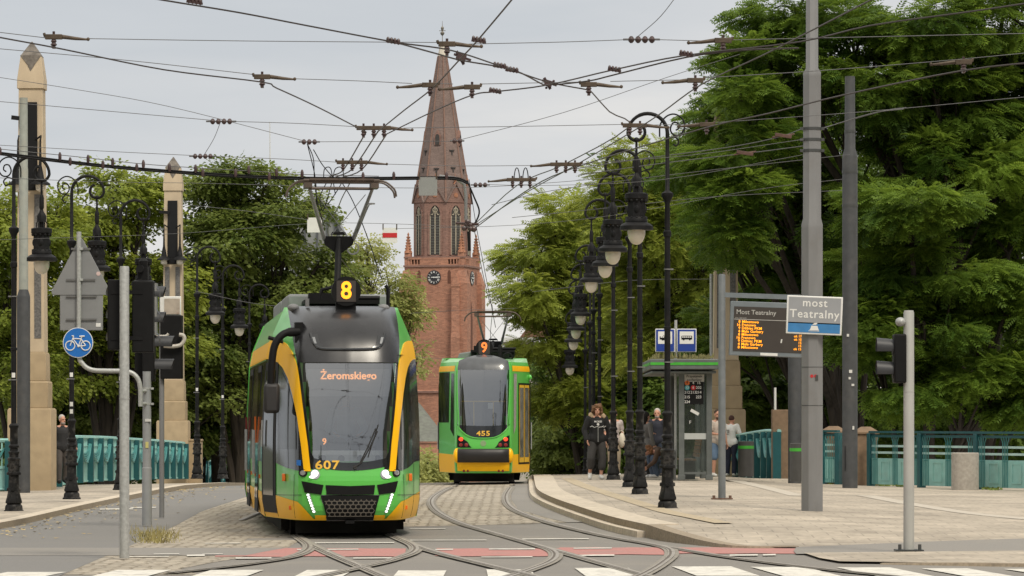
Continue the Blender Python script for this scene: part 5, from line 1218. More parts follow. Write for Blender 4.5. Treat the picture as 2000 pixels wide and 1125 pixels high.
# ---------------------------------------------------------------- the front tram, number 607
A1 = R(5.8)
T = empty('tram', (-2.36, 54.0, .0), A1, 'green and yellow tram number 607 on route 8, coming toward the crossing', 'tram')
N1 = Nose(1.2, [(0, 0), (.3, .015), (.5, .05), (.65, .12), (.75, .23), (.85, .52), (.96, 1.05), (1.08, 1.75), (1.2, 2.5)],
          [(.22, .22), (.34, .06), (.50, .0), (.80, .0), (1.1, .05), (1.6, .13), (2.1, .24), (2.62, .42), (2.95, .60), (3.2, .86), (3.34, 1.15), (3.42, 1.5), (3.47, 2.0)],
          [(.22, 1.12), (.45, 1.18), (.62, 1.2), (1.3, 1.2), (2.70, 1.13), (2.95, 1.08), (3.2, .98), (3.35, .915), (3.47, .865)], 2.5)
edge = pchip([.9, 1.03, 1.17, 1.8, 2.6, 3.0, 3.25, 3.42, 3.47], [.56, .57, .59, .665, .785, .89, 1.01, 1.10, 1.12])
def gbot(x): return 1.20 - .075 * (1 - (x / .56) ** 2)
xs = sorted(set([round(v, 3) for v in np.r_[np.linspace(-1.2, 1.2, 49), np.linspace(-.7, .7, 29)]]))
zs = sorted(set([round(v, 3) for v in np.r_[np.linspace(.28, 3.47, 45), np.linspace(3.2, 3.47, 10), [.62]]]))
mb = MB(); N1.shell(mb, xs, zs, 0, 0, skip=lambda x, z: abs(x) < edge(z) - .06 and 1.16 < z < 2.58)
mb.build('cab_shell', tgreen, T, smooth=40)
# black windscreen surround and roof fairing
mb = MB(); zl = np.linspace(2.60, 3.47, 18); N1.patch(mb, [(-edge(z), z) for z in zl], [(edge(z), z) for z in zl], .007, 20, 28); mb.build('roof_fairing', fairing, T, smooth=50)
mb = MB(); zl = np.linspace(1.03, 2.60, 20)
for sx in (-1, 1): N1.patch(mb, [(edge(z) - (.035 if z > 1.2 else .07), z) for z in zl], [(edge(z), z) for z in zl], .008, 18, 2, sx)
xl = np.linspace(-.57, .57, 20); N1.patch(mb, [(x, 1.08 - .07 * (1 - (x / .57) ** 2)) for x in xl], [(x, gbot(x)) for x in xl], .008, 20, 3)
mb.build('windscreen_surround', gblack, T, smooth=50)
mb = MB(); xl = np.linspace(-1, 1, 25); N1.patch(mb, [(x * (edge(1.2) - .03), gbot(x * .56)) for x in xl], [(x * (edge(2.59) - .03), 2.585) for x in xl], .004, 26, 18); mb.build('windscreen', tglass, T, smooth=60)
mb = MB(); N1.pipe(mb, [(x * (edge(2.59)), 2.592) for x in np.linspace(-1, 1, 15)], .010, .006); mb.build('seam', rubber, T)
# U-shaped raised trim on the fairing
for sx in (-1, 1):
    mb = MB(); N1.patch(mb, [(.60, 2.99), (.55, 2.88), (.50, 2.80)], [(.50, 3.0), (.44, 2.86), (.34, 2.775)], .03, 8, 4, sx); mb.build('fairing_pod', gblack, T, smooth=50)
    mb = MB(); N1.patch(mb, [(.575, 2.955), (.535, 2.86)], [(.535, 2.955), (.50, 2.86)], .036, 4, 2, sx); mb.build('pod_insert', mat('pod_grey', (.24, .25, .26), .3), T) if 'pod_grey' not in MATS else mb.build('pod_insert', MATS['pod_grey'], T)
mb = MB(); N1.pipe(mb, smooth_path([(-.62, 3.02, 0), (-.54, 2.87, 0), (-.44, 2.80, 0), (-.2, 2.785, 0), (.2, 2.785, 0), (.44, 2.80, 0), (.54, 2.87, 0), (.62, 3.02, 0)], 4) and [(p.x, p.y) for p in smooth_path([(-.62, 3.02, 0), (-.54, 2.87, 0), (-.44, 2.80, 0), (-.2, 2.785, 0), (.2, 2.785, 0), (.44, 2.80, 0), (.54, 2.87, 0), (.62, 3.02, 0)], 4)], .014, .023, 8); mb.build('fairing_rib', gblack, T)
# yellow pillar stripes sweeping into the roof band
inner = [(.572, 1.0), (.61, 1.4), (.665, 1.8), (.738, 2.3), (.785, 2.56), (.86, 2.76), (.96, 2.90), (1.07, 2.95), (1.2, 2.96)]
outer = [(.665, 1.0), (.705, 1.4), (.76, 1.8), (.835, 2.15), (.895, 2.36), (.97, 2.53), (1.045, 2.62), (1.12, 2.67), (1.2, 2.68)]
for sx in (-1, 1):
    mb = MB(); N1.patch(mb, inner, outer, .012, 40, 4, sx); mb.build('pillar_stripe', tyellow, T, smooth=50)
    # black side glazing of the cab
    mb = MB(); xg = [.665, .705, .76, .835, .895, .97, 1.045, 1.12, 1.2]; top_ = [1.03, 1.42, 1.82, 2.17, 2.38, 2.55, 2.63, 2.68, 2.68]; bot_ = [.99, 1.0, 1.01, 1.03, 1.045, 1.08, 1.12, 1.13, 1.13]
    A_ = list(zip(xg, bot_)); B_ = list(zip(xg, top_))
    rows = []
    for i in range(33):
        x = .665 + (1.2 - .665) * i / 32; z0 = np.interp(x, xg, bot_); z1 = np.interp(x, xg, top_); rows.append([N1.at(sx * x, z0 + (z1 - z0) * k / 12, .007) for k in range(13)])
    mb.grid(rows); mb.build('cab_glazing', gblack, T, smooth=50)
    mb = MB(); rows = []
    for i in range(17):
        x = .765 + (.985 - .765) * i / 16; z0 = 1.32; z1 = np.interp(x, xg, top_) - .10 - (.2 if x < .79 else 0) * (1 - (x - .765) / .025); rows.append([N1.at(sx * x, z0 + (max(z1, z0 + .05) - z0) * k / 10, .011) for k in range(11)])
    mb.grid(rows); mb.build('cab_window', mat('cab_window_glass', (.022, .025, .025), .08, var=.5, scale=2.5, spec=.7) if 'cab_window_glass' not in MATS else MATS['cab_window_glass'], T, smooth=50)
    mb = MB(); rows = [[N1.at(sx * x, .285 + (np.interp(x, [.55, .75, 1., 1.2], [.30, .55, .62, .66]) - .285) * k / 6, .006) for k in range(7)] for x in np.linspace(.52, 1.2, 18)]; mb.grid(rows); mb.build('yellow_corner', tyellow, T, smooth=50)
    mb = MB(); pass
    mb = MB(); c = N1.at(sx * .92, .90, .02); mb.box(c, (.05, .10, .11), sx * -R(0)); mb.build('side_marker', lens_o, T, bevel=.006)
    mb = MB(); c = N1.at(sx * .86, .46, .01); mb.box(c, (.04, .05, .06)); mb.build('reflector', lens_o, T, bevel=.004)
mb = MB(); rows = [[N1.at(x, .285 + (.36 - .285) * k / 3, .005) for k in range(4)] for x in np.linspace(-.53, .53, 16)]; mb.grid(rows); mb.build('yellow_lip', tyellow, T, smooth=50)
# bumper: black insets, grille, lights
for A_, B_ in (([(-.36, .80), (0, .785), (.36, .80)], [(-.345, .665), (0, .655), (.345, .665)]),):
    mb = MB(); N1.patch(mb, A_, B_, .014, 12, 4); mb.build('bumper_inset', black, T)
for sx in (-1, 1):
    mb = MB(); N1.patch(mb, [(.39, .80), (.70, .855)], [(.42, .66), (.655, .69)], .014, 8, 4, sx); mb.build('bumper_inset', black, T)
    mb = MB(); N1.patch(mb, [(.63, .67), (.555, .40)], [(.585, .675), (.515, .40)], .016, 8, 2, sx); dr = mb.build('light_strip', MATS['pod_grey'], T)
    mb = MB()
    for k in range(7):
        t = k / 6; x = .605 + (.535 - .605) * t; z = .655 - .235 * t; c = N1.at(sx * x, z, .022); mb.ball(c, (.021, .012, .018), 8, 6)
    mb.build('led', led_w, dr)
    mb = MB(); N1.disc(mb, sx * .51, .955, .070, .010, 24, dome=.0); hl = mb.build('headlight', mat('lamp_bowl', (.45, .45, .47), .2, metal=.6) if 'lamp_bowl' not in MATS else MATS['lamp_bowl'], T)
    mb = MB(); c = N1.at(sx * .51, .965, .02); mb.ball(c, (.052, .016, .052), 14, 8); mb.ball(N1.at(sx * (.51 + .035), .915, .018), (.05, .012, .022), 10, 6); mb.build('bulb', led_w, hl)
    mb = MB(); N1.disc(mb, sx * .68, .975, .058, .012, 20); fl = mb.build('fog_lamp', black, T)
    mb = MB(); N1.disc(mb, sx * .68, .975, .036, .018, 18, dome=.01); mb.build('lens', MATS['lamp_bowl'], fl)
mb = MB(); N1.patch(mb, [(-.42, .645), (0, .64), (.42, .645)], [(-.35, .30), (0, .295), (.35, .30)], .02, 12, 6); gr = mb.build('grille', black, T)
mb = MB()
def inside(x, z): w_ = .335 + (.395 - .335) * (z - .33) / .29; return abs(x) < w_ and .335 < z < .615
hx, hz = .078, .052
for i in range(-7, 8):
    for j in range(-2, 9):
        cx = i * hx + (hx / 2 if j % 2 else 0); cz = .33 + j * hz
        P_ = [(cx - hx / 2 + .012, cz), (cx - hx / 4, cz + hz / 2), (cx + hx / 4, cz + hz / 2), (cx + hx / 2 - .012, cz), (cx + hx / 4, cz - hz / 2), (cx - hx / 4, cz - hz / 2)]
        P_ = [(cx - .042, cz), (cx - .024, cz + hz * .5), (cx + .024, cz + hz * .5), (cx + .042, cz), (cx + .024, cz - hz * .5), (cx - .024, cz - hz * .5)]
        for q in range(6):
            a, b = P_[q], P_[(q + 1) % 6]
            if inside(*a) and inside(*b): mb.tube([N1.at(a[0], a[1], .027), N1.at(b[0], b[1], .027)], .005, 4)
mb.build('grille_mesh', mat('mesh_metal', (.22, .20, .17), .4, metal=.6), gr)
mb = MB(); N1.pipe(mb, [(-.42, .645), (.42, .645), (.35, .30), (-.35, .30), (-.42, .645)], .024, .012, 6); mb.build('grille_rim', gblack, gr)
for sx in (-1, 1):
    for pts in ([(.80, .95), (.815, .31)], [(1.03, 1.1), (1.03, .31)], [(.70, .655), (.95, .63), (1.2, .625)], [(1.2, 1.12), (1.2, .30)]):
        mb = MB(); N1.pipe(mb, [tuple(np.array(pts[0]) * (1 - t) + np.array(pts[-1]) * t) for t in np.linspace(0, 1, 8)], .007, .004, 4, sx); mb.build('seam', rubber, T)
mb = MB(); mb.box(N1.at(0, .285, .03), (.13, .08, .05)); mb.build('coupler_cover', black, T)
# number, wiper, dashboard, inside of the cab
vs, fs = textmesh('607', .175, bold=.022, space=1.1, sx=1.25); mb = MB(); mb.add(on_surface(N1, vs, -.335, 1.085, .012), fs); mb.build('fleet_number', num_y, T)
mb = MB(); N1.pipe(mb, [(.06, 1.05), (.16, 1.12), (.30, 1.36), (.40, 1.58)], .03, .011, 6); N1.pipe(mb, [(.12, 1.08), (.26, 1.35), (.38, 1.62)], .02, .010, 6); N1.pipe(mb, [(.26, 1.2), (.42, 1.68)], .014, .008, 5); N1.disc(mb, .07, 1.055, .03, .035, 12); mb.build('wiper', rubber, T)
mb = MB(); mb.grid([[(x, .24 + .2 * (x / .6) ** 2, 1.24) for x in np.linspace(-.56, .56, 13)], [(x, .30 + .2 * (x / .6) ** 2, 1.30) for x in np.linspace(-.56, .56, 13)], [(x, 1.0, 1.30) for x in np.linspace(-.56, .56, 13)]]); mb.grid([[(x, .24 + .2 * (x / .6) ** 2, 1.12) for x in np.linspace(-.56, .56, 13)], [(x, .24 + .2 * (x / .6) ** 2, 1.24) for x in np.linspace(-.56, .56, 13)]])
da = mb.build('dashboard', mat('dash_grey', (.62, .62, .60), .6), T, smooth=30)
mb = MB()
for x in (-.38, -.12, .16, .42): mb.tube([(x, .235 + .2 * (x / .6) ** 2, 1.185), (x, .225 + .2 * (x / .6) ** 2, 1.185)], .05, 16)
mb.build('dash_vent', dkgrey, da)
inter = mat('cab_interior', (.05, .052, .055), .8, var=.2)
mb = MB(); mb.grid([[(-1.1, 2.3, 0.4), (1.1, 2.3, .4)], [(-1.1, 2.3, 2.75), (1.1, 2.3, 2.75)]]); mb.grid([[(-.9, .75, .6), (.9, .75, .6)], [(-1.1, 2.3, .6), (1.1, 2.3, .6)]]); mb.grid([[(-.8, .75, 2.72), (.8, .75, 2.72)], [(-1.1, 2.3, 2.72), (1.1, 2.3, 2.72)]])
mb.box((.0, 1.9, 1.45), (.5, .14, .9)); mb.box((.0, 1.9, 2.0), (.26, .10, .2)); mb.build('cab_partition', inter, T)
mb = MB(); mb.box((0, .52, 2.30), (1.22, .05, .40)); mb.build('display_housing', mat('display_grey', (.16, .16, .165), .5), T)
mb = MB(); text(mb, 'Żeromskiego', .155, (.0, .485, 2.40), bold=.02); mb.build('destination', led_dest, T)
mb = MB(); mb.box((-.35, .45, 1.43), (.14, .1, .14)); mb.tube([(-.35, .5, 1.3), (-.35, .5, 1.4)], .02, 6); o = mb.build('small_display', black, T)
mb = MB(); text(mb, '9', .13, (-.36, .395, 1.43), bold=.02); mb.build('display_number', led_dest, o)
# mirror and its arm on the door side
mb = MB(); c0 = N1.at(-.93, 2.98, .0); pts = smooth_path([(c0.x + .12, c0.y - .35, 3.06), (c0.x - .1, c0.y - .42, 3.03), (c0.x - .24, c0.y - .46, 2.86), (c0.x - .29, c0.y - .48, 2.55), (c0.x - .30, c0.y - .48, 2.28)], 5)
mb.tube(pts, [.070] * 4 + [.056] * (len(pts) - 4), 12); mb.box((c0.x + .12, c0.y - .25, 3.05), (.12, .3, .30)); mo = mb.build('mirror_arm', black, T)
mb = MB(); mb.box((c0.x - .29, c0.y - .5, 2.07), (.235, .14, .44)); mb.build('mirror', mat('mirror_housing', (.022, .021, .022), .6), mo, bevel=.05)
# entrance door behind the cab window
mb = MB(); rows = [[N1.at(-x, z, .012) for z in np.linspace(.36, 2.62, 16)] for x in np.linspace(1.03, 1.195, 12)]; mb.grid(rows); do = mb.build('door', black, T, smooth=50)
mb = MB(); rows = [[N1.at(-x, z, .018) for z in np.linspace(.62, 2.5, 16)] for x in np.linspace(1.055, 1.175, 10)]; mb.grid(rows); mb.build('door_glass', dglass, do, smooth=50)
mb = MB(); mb.tube([N1.at(-1.165, 1.35, .05), N1.at(-1.165, 1.75, .05)], .016, 6); mb.build('handle', galv, do)
mb = MB(); mb.tube([N1.at(-1.0, 2.92, .02), N1.at(-1.0, 2.92, .25)], .03, 8); mb.build('camera_stub', black, T)
mb = MB(); c = N1.at(-.73, 1.13, .012); N1.patch(mb, [(.70, 1.16), (.76, 1.165)], [(.70, 1.08), (.76, 1.085)], .016, 2, 2, -1); mb.build('access_sticker', bluem, T)
# straight body behind the cab, the next section, roof gear
tram_side(T, 1.2, 2.5, 10.6, (-1, 1), ((4.2, 5.7), (8.3, 9.8)))
mb = MB(); mb.prism([(u * .93, v * .985) for u, v in section_pts(1.2)], 10.6, 11.5); mb.build('bellows', rubber, T)
S2 = empty('rear_section', (0, 11.5, 0), R(-5.8)); S2.parent = T
tram_side(S2, 1.2, 0, 9.5, (-1, 1), ((1.5, 3.), (6.3, 7.8)))
mb = MB(); mb.box((0, 4.5, .4), (2.0, 9, .5)); mb.build('underframe', underm, S2)
for y in (5.4, 10.2):
    mb = MB(); mb.box((-1.216, y, 1.6), (.03, .06, .42)); mb.build('door_lamp', lens_r if y > 9 else lens_o, T)
for y, L_ in ((4.6, 2.4), (8., 3.)): mb = MB(); mb.box((.0, y, 3.57), (1.55, L_, .27)); mb.build('roof_box', roofgrey, T, bevel=.04)
mb = MB(); mb.tube([(-.55, 1.75, 3.46), (-.55, 1.75, 3.58)], .03, 8); mb.build('antenna', pole_g, T)
mb = MB(); mb.tube([(.70, 2.2, 3.4), (.70, 2.2, 3.75), (.66, 2.2, 3.8)], .03, 8); mb.build('antenna', black, T)
for x in (-.75, .62): mb = MB(); mb.ball((x, 2.0, 3.45), (.09, .09, .06)); mb.build('roof_dome', pole_g, T)
number_disc(T, (.015, 1.35, 3.68), '8', led_o, .222)
mb = MB(); N1.disc(mb, .0, 3.445, .2, .004, 20)
pantograph(T, 0.02, 3.0, 3.5, 4.58, 5.42, .6, .58)
undercarriage(T, (3.0, 8.6), 1.2, 10.6)
mb = MB(); mb.box((.0, 1.1, .18), (1.5, .05, .22)); mb.build('obstacle_guard', underm, T)
# driver
dp = T.matrix_world if False else Matrix.Rotation(A1, 4, 'Z')
dv = dp @ Vector((.02, 1.55, 0)); 
person((T.location.x + dv.x, T.location.y + dv.y, .50), A1, 1.72, 'driver in a pale blue shirt seated behind the windscreen of tram 607',
       dict(knL=(-.12, -.42, .93), anL=(-.12, -.40, .50), toL=(-.12, -.55, .46), knR=(.12, -.42, .93), anR=(.12, -.40, .50), toR=(.12, -.55, .46), elL=(-.28, -.18, 1.16), wrL=(-.2, -.42, 1.08), elR=(.28, -.18, 1.16), wrR=(.2, -.42, 1.08)),
       top=cloth('shirt_blue', (.25, .36, .50)), bottom=black_c, shoes=black_c, hair=cloth('hair_dark2', (.04, .03, .025)))

# ---------------------------------------------------------------- the rear tram, number 455
d2 = 94.6; s2_ = F / d2
T2 = empty('tram', (-.735, d2, road_z(-.7, d2) + .0), R(-.3), 'green and yellow tram number 455 on route 9, seen from behind on the bridge', 'tram')
N2 = Nose(1.18, [(0, 0), (.45, .04), (.60, .10), (.70, .22), (.76, .42), (.95, 1.1), (1.1, 1.7), (1.18, 2.1)],
          [(.28, .12), (.5, .02), (.8, 0), (1.2, .03), (1.8, .10), (2.6, .24), (3.0, .36), (3.25, .55), (3.38, .9)], [(.28, 1.16), (.6, 1.18), (2.95, 1.18), (3.1, 1.15), (3.3, 1.07), (3.38, 1.02)], 2.1)
def X2(px): return (px - 945.) / s2_
zo = T2.location.z
def Z2(py): return CH - (py - HY) / s2_ - zo
xs = np.r_[np.linspace(-1.18, -.72, 12), np.linspace(-.70, .70, 29), np.linspace(.72, 1.18, 12)]; zs = np.linspace(.30, 3.16, 40)
def wedge(z): return float(np.interp(z, [1.2, 1.30, 1.5, 2.0, 2.7, 3.1], [.40, .52, .60, .645, .665, .66]))
mb = MB(); N2.shell(mb, xs, zs, 0, 0, skip=lambda x, z: abs(x) < wedge(z) - .05 and 1.45 < z < 2.98); mb.build('tail_shell', tgreen, T2, smooth=40)
# domed window with dark cap
zb, zt_ = Z2(853), Z2(722)
def wtop(x): return Z2(692) - .16 * (x / .66) ** 2
mb = MB(); xl = np.linspace(-.66, .66, 21); N2.patch(mb, [(x, zt_ - .0) for x in xl], [(x, wtop(x)) for x in xl], .010, 22, 8); mb.build('window_cap', mat('cap_grey', (.075, .08, .087), .25, coat=.4), T2, smooth=50)
def wbot(x): return Z2(856) + .34 * abs(x / .66) ** 3.2
mb = MB(); xl = np.linspace(-1, 1, 25); N2.patch(mb, [(x * .655, max(wbot(x * .66), 1.42) if abs(x) < 2 else 0) for x in xl], [(x * .665, zt_) for x in xl], .008, 26, 16); mb.build('rear_window', tglass, T2, smooth=60)
mb = MB(); N2.patch(mb, [(x * .66, wbot(x * .66)) for x in xl], [(x * .66, max(wbot(x * .66) + .02, Z2(832) + .03 * x * x)) for x in xl], .012, 26, 4); mb.build('window_base', gblack, T2, smooth=50)
mb = MB(); N2.pipe(mb, [(-.665, zt_), (-.655, 2.2), (-.62, 1.65)] + [(x, wbot(x)) for x in np.linspace(-.62, .62, 21)] + [(.62, 1.65), (.655, 2.2), (.665, zt_)], .012, .014, 6); mb.build('window_seal', tgreen, T2)
vs, fs = textmesh('455', .17, bold=.022, space=1.08, sx=1.3); mb = MB(); mb.add(on_surface(N2, vs, .0, Z2(847), .018), fs); mb.build('fleet_number', num_y, T2)
mb = MB(); mb.grid([[(-1.1, 2.0, .6), (1.1, 2.0, .6)], [(-1.1, 2.0, 3.0), (1.1, 2.0, 3.0)]]); mb.grid([[(-.65, .3, 1.42), (.65, .3, 1.42)], [(-1.1, 2.0, 1.42), (1.1, 2.0, 1.42)]]); mb.grid([[(-.65, .5, 3.02), (.65, .5, 3.02)], [(-1.1, 2.0, 3.02), (1.1, 2.0, 3.02)]]); mb.box((0, 1.7, 1.85), (.9, .08, .7)); mb.build('interior', inter, T2)
mb = MB()
for a, b in (((-.56, 2.14), (.56, 2.14)), ((-.25, 2.14), (-.25, 1.52)), ((.25, 2.14), (.25, 1.52))): mb.tube([(a[0], .42, a[1]), (b[0], .42, b[1])], .017, 6)
mb.build('grab_rail', mat('rail_yellow', (.75, .45, .03), .4), T2)
mb = MB(); mb.box((.18, .40, 2.03), (.13, .01, .15)); mb.build('notice', offw, T2)
# corner panels: window at left, door at right, bands
for sx in (-1, 1):
    mb = MB(); N2.patch(mb, [(.72, .31), (1.18, .31)], [(.72, .77), (1.18, .80)], .006, 10, 4, sx); mb.build('yellow_corner', tyellow, T2, smooth=50)
    mb = MB(); N2.patch(mb, [(.74, 2.92), (1.18, 2.92)], [(.74, 3.06), (1.18, 3.06)], .006, 10, 4, sx); mb.build('yellow_band', tyellow, T2, smooth=50)
    mb = MB(); N2.patch(mb, [(.69, .33), (.69, .75), (.675, 1.2), (.70, 1.6), (.70, 3.0)], [(.735, .33), (.735, .75), (.74, 1.2), (.735, 1.6), (.735, 3.0)], .010, 16, 3, sx); mb.build('corner_pillar', tgreen, T2, smooth=50)
mb = MB(); N2.patch(mb, [(-1.17, 1.60), (-.90, 1.60)], [(-1.17, 2.90), (-.88, 2.90)], .008, 6, 10); N2.patch(mb, [(-.855, 1.42), (-.76, 1.25)], [(-.83, 2.86), (-.76, 2.86)], .008, 6, 10); mb.build('side_window', dglass, T2, smooth=50)
mb = MB(); N2.patch(mb, [(.77, 1.3), (.83, 1.5)], [(.77, 2.86), (.85, 2.86)], .008, 4, 10); mb.build('side_window', mat('milky_glass', (.34, .33, .31), .2), T2, smooth=50)
mb = MB(); N2.patch(mb, [(.89, .52), (1.17, .52)], [(.89, 2.62), (1.17, 2.62)], .010, 8, 10); do = mb.build('door', black, T2, smooth=50)
for xa, xb in ((.905, 1.025), (1.035, 1.155)):
    mb = MB(); N2.patch(mb, [(xa, .57), (xb, .57)], [(xa, 2.57), (xb, 2.57)], .016, 4, 10); lf = mb.build('door_leaf', MATS['rail_yellow'], do, smooth=50)
    mb = MB(); N2.patch(mb, [(xa + .012, .70), (xb - .012, .70)], [(xa + .012, 2.50), (xb - .012, 2.50)], .020, 4, 10); mb.build('door_glass', mat('door_glass', (.17, .17, .155), .1, var=.5, scale=3, spec=.7) if 'door_glass' not in MATS else MATS['door_glass'], lf, smooth=50)
mb = MB(); mb.ball(N2.at(1.16, 2.78, .03), (.06, .06, .07)); mb.build('lamp_pod', tgreen, T2)
# lights, bumper
for sx in (-1, 1):
    mb = MB(); N2.patch(mb, [(.66, Z2(851)), (.66, Z2(874))], [(.62, Z2(851)), (.30, Z2(874))], .012, 4, 6, sx); N2.patch(mb, [(.66, Z2(850)), (.40, Z2(863))], [(.66, Z2(874)), (.32, Z2(874))], .013, 4, 4, sx); cl = mb.build('light_cluster', black, T2, smooth=50)
    for x, z, m_, rr in ((.565, Z2(858), led_r, .05), (.565, Z2(869), lens_r, .045), (.43, Z2(869), lens_r, .048)):
        mb = MB(); N2.disc(mb, sx * x, z, rr, .022, 18, dome=.012); mb.build('tail_light', m_, cl)
    for x in (.50, .40): 
        mb = MB(); N2.disc(mb, sx * x, Z2(919), .042, .012, 14, dome=.01); mb.build('reflector', lens_r, T2)
mb = MB(); N2.patch(mb, [(-.66, .36), (.66, .36)], [(-.66, .79), (.66, .79)], .016, 24, 6); mb.build('yellow_bumper', tyellow, T2, smooth=50)
bz = Z2(890) - .0
mb = MB(); rows = []
for x in np.linspace(-.66, .66, 15): 
    p = N2.at(x, bz, 0); rows.append([(p.x, p.y - .06 - .08 * math.cos(t), p.z + .175 * math.sin(t)) for t in np.linspace(-1.57, 1.57, 9)])
mb.grid(rows); mb.build('bumper_roll', mat('bumper_rubber', (.014, .012, .012), .45), T2, smooth=60)
for sx in (-1, 1):
    mb = MB(); p = N2.at(sx * .70, bz, 0); mb.lathe([(.10, -.03), (.10, 0)], (0, 0, 0), 4); mb.v.clear(); mb.f.clear(); mb.m.clear(); mb.ball((p.x - sx * .02, p.y - .07, p.z), (.095, .12, .19), 16, 10); b_ = mb.build('bumper_end', tyellow, T2)
mb = MB(); N2.disc(mb, 0, Z2(866), .075, .006, 20); mb.build('crest_disc', mat('crest_grey', (.22, .33, .16), .5), T2)
tram_side(T2, 1.18, 2.1, 13.5, (-1, 1), ((2.3, 3.6), (7.5, 9.)), sec=[(-1.13, .3), (-1.18, .55), (-1.18, 2.95), (-1.15, 3.1), (-1.05, 3.28), (1.05, 3.28), (1.15, 3.1), (1.18, 2.95), (1.18, .55), (1.13, .3)])
mb = MB(); xl = np.linspace(-1.0, 1.0, 12); mb.grid([[N2.at(x * 1.18, 3.14, 0) for x in xl], [(x * 1.1, 2.1, 3.27) for x in xl]]); mb.build('tail_roof', mat('pale_green', (.26, .50, .25), .4), T2)
mb = MB(); mb.prism([(-.72, 3.25), (.72, 3.25), (.66, Z2(690) + .05), (.3, Z2(686) + .05), (-.3, Z2(686) + .05), (-.66, Z2(690) + .05)], 2.4, 6.5); mb.build('roof_box', roofgrey, T2, bevel=.03)
number_disc(T2, (X2(946), .9, Z2(678)), '9', emat('led_red_orange', (1., .22, .04), 1.3), .222)
mb = MB(); mb.lathe([(.05, 3.2), (.06, 3.5), (.03, 3.62)], (.42, 1.5, 0), 10); mb.build('roof_dome', black, T2)
mb = MB(); mb.tube(arc((.62, 1.3, 3.28), .12, 200, -20, 10), .02, 6); mb.build('antenna', black, T2)
pantograph(T2, X2(962), 2.2, 3.40, Z2(664), Z2(605), .2, .48)
undercarriage(T2, (3.2, 9.), 1.18, 12.)
mb = MB()
mb.box((0, 2.2, .21), (1.55, 2.6, .28)); mb.build('tail_underframe', underm, T2)
# ================================================================== church
cd_ = 500.; cs = F / cd_
def CZ(y): return CH - (y - HY) / cs
CHU = empty('church', ((864 - 1000) / cs, cd_, 0), R(-14.5), 'red brick church tower with clock and tall octagonal spire, far behind the trams', 'church')
hb = 4.12
b = MB(); sqloft(b, [(hb + .25, hb + .25, -9), (hb + .25, hb + .25, CZ(768)), (hb, hb, CZ(762)), (hb, hb, CZ(524))]); tw = b.build('tower', brick, CHU, smooth=0)
for zz, ex, th_ in ((CZ(766), .9, .28), (CZ(522), .3, .25), (CZ(505), .2, .22)): m = MB(); m.box((0, 0, zz), (2 * hb + ex, 2 * hb + ex, th_)); m.build('string_course', brick_d, CHU)
m = MB()
for sx in (-1, 1):
    for sy in (-1, 1):
        sqw = 0.75; cx, cy = sx * (hb - .3), sy * (hb - .3)
        vs0 = MB(); 
        m.M = Matrix.Translation((cx, cy, 0)); sqloft(m, [(1.0, 1.0, -9), (1.0, 1.0, CZ(772)), (.92, .92, CZ(765)), (.92, .92, CZ(556)), (.45, .45, CZ(530))]); m.M = None
m.build('buttress', brick, CHU, smooth=0)
# parapet with openings
zp0, zp1 = CZ(521), CZ(506)
for a in range(4):
    m = MB(); T_ = Matrix.Rotation(a * math.pi / 2, 4, 'Z'); m.M = T_
    m.box((0, -hb + .05, zp1 - .10), (2 * hb - 1.0, .35, .22)); m.box((0, -hb + .05, zp0 + .08), (2 * hb - 1, .35, .2)); m.box((0, -hb + .05, (zp0 + zp1) / 2), (3.6, .33, zp1 - zp0 - .3))
    for k in (-1, 1):
        for q in range(5): m.box((k * (1.9 + .42 * q), -hb + .05, (zp0 + zp1) / 2), (.17, .3, zp1 - zp0 - .3))
    m.build('parapet', brick, CHU, smooth=0)
# clocks
roman = ['XII', 'I', 'II', 'III', 'IIII', 'V', 'VI', 'VII', 'VIII', 'IX', 'X', 'XI']
for a, off in ((0, 0.), (math.pi / 2, 0.)):
    T_ = Matrix.Rotation(a, 4, 'Z'); zc = CZ(544); m = MB(); m.M = T_; m.tube([(off, -hb + .02, zc), (off, -hb - .10, zc)], .95, 32); ck = m.build('clock', mat('clock_black', (.02, .02, .024), .5) if 'clock_black' not in MATS else MATS['clock_black'], CHU)
    m = MB(); m.M = T_
    for k in range(12):
        t = math.pi / 2 - k * math.pi / 6; wd = {1: .05, 2: .10, 3: .15, 4: .2}.get(len(roman[k]), .15)
        for q in range(max(1, len(roman[k]))):
            o_ = (q - (len(roman[k]) - 1) / 2) * .075; cx = off + .70 * math.cos(t) - o_ * math.sin(t) * -1; cz = zc + .70 * math.sin(t) - o_ * math.cos(t)
            m.box((cx, -hb - .12, cz), (.045, .03, .26), ry=-(t - math.pi / 2))
    for t, L_, w_ in ((R(8), .72, .07), (R(-6), .55, .09), (R(178), .4, .09)):
        m.box((off + L_ / 2 * math.cos(t), -hb - .15, zc + L_ / 2 * math.sin(t)), (L_, .03, w_), ry=-t)
    m.tube([(off, -hb - .1, zc), (off, -hb - .17, zc)], .10, 12); m.build('clock_hands', whitem, ck)
    for k in (-1, 1):
        m = MB(); m.M = T_; x = k * 2.1; m.prism([(x - .22, CZ(556)), (x + .22, CZ(556)), (x + .22, CZ(534)), (x, CZ(529)), (x - .22, CZ(534))], -hb - .03, -hb + .05); m.build('slit_window', mat('niche_dark', (.13, .055, .035), .9) if 'niche_dark' not in MATS else MATS['niche_dark'], CHU, smooth=0)
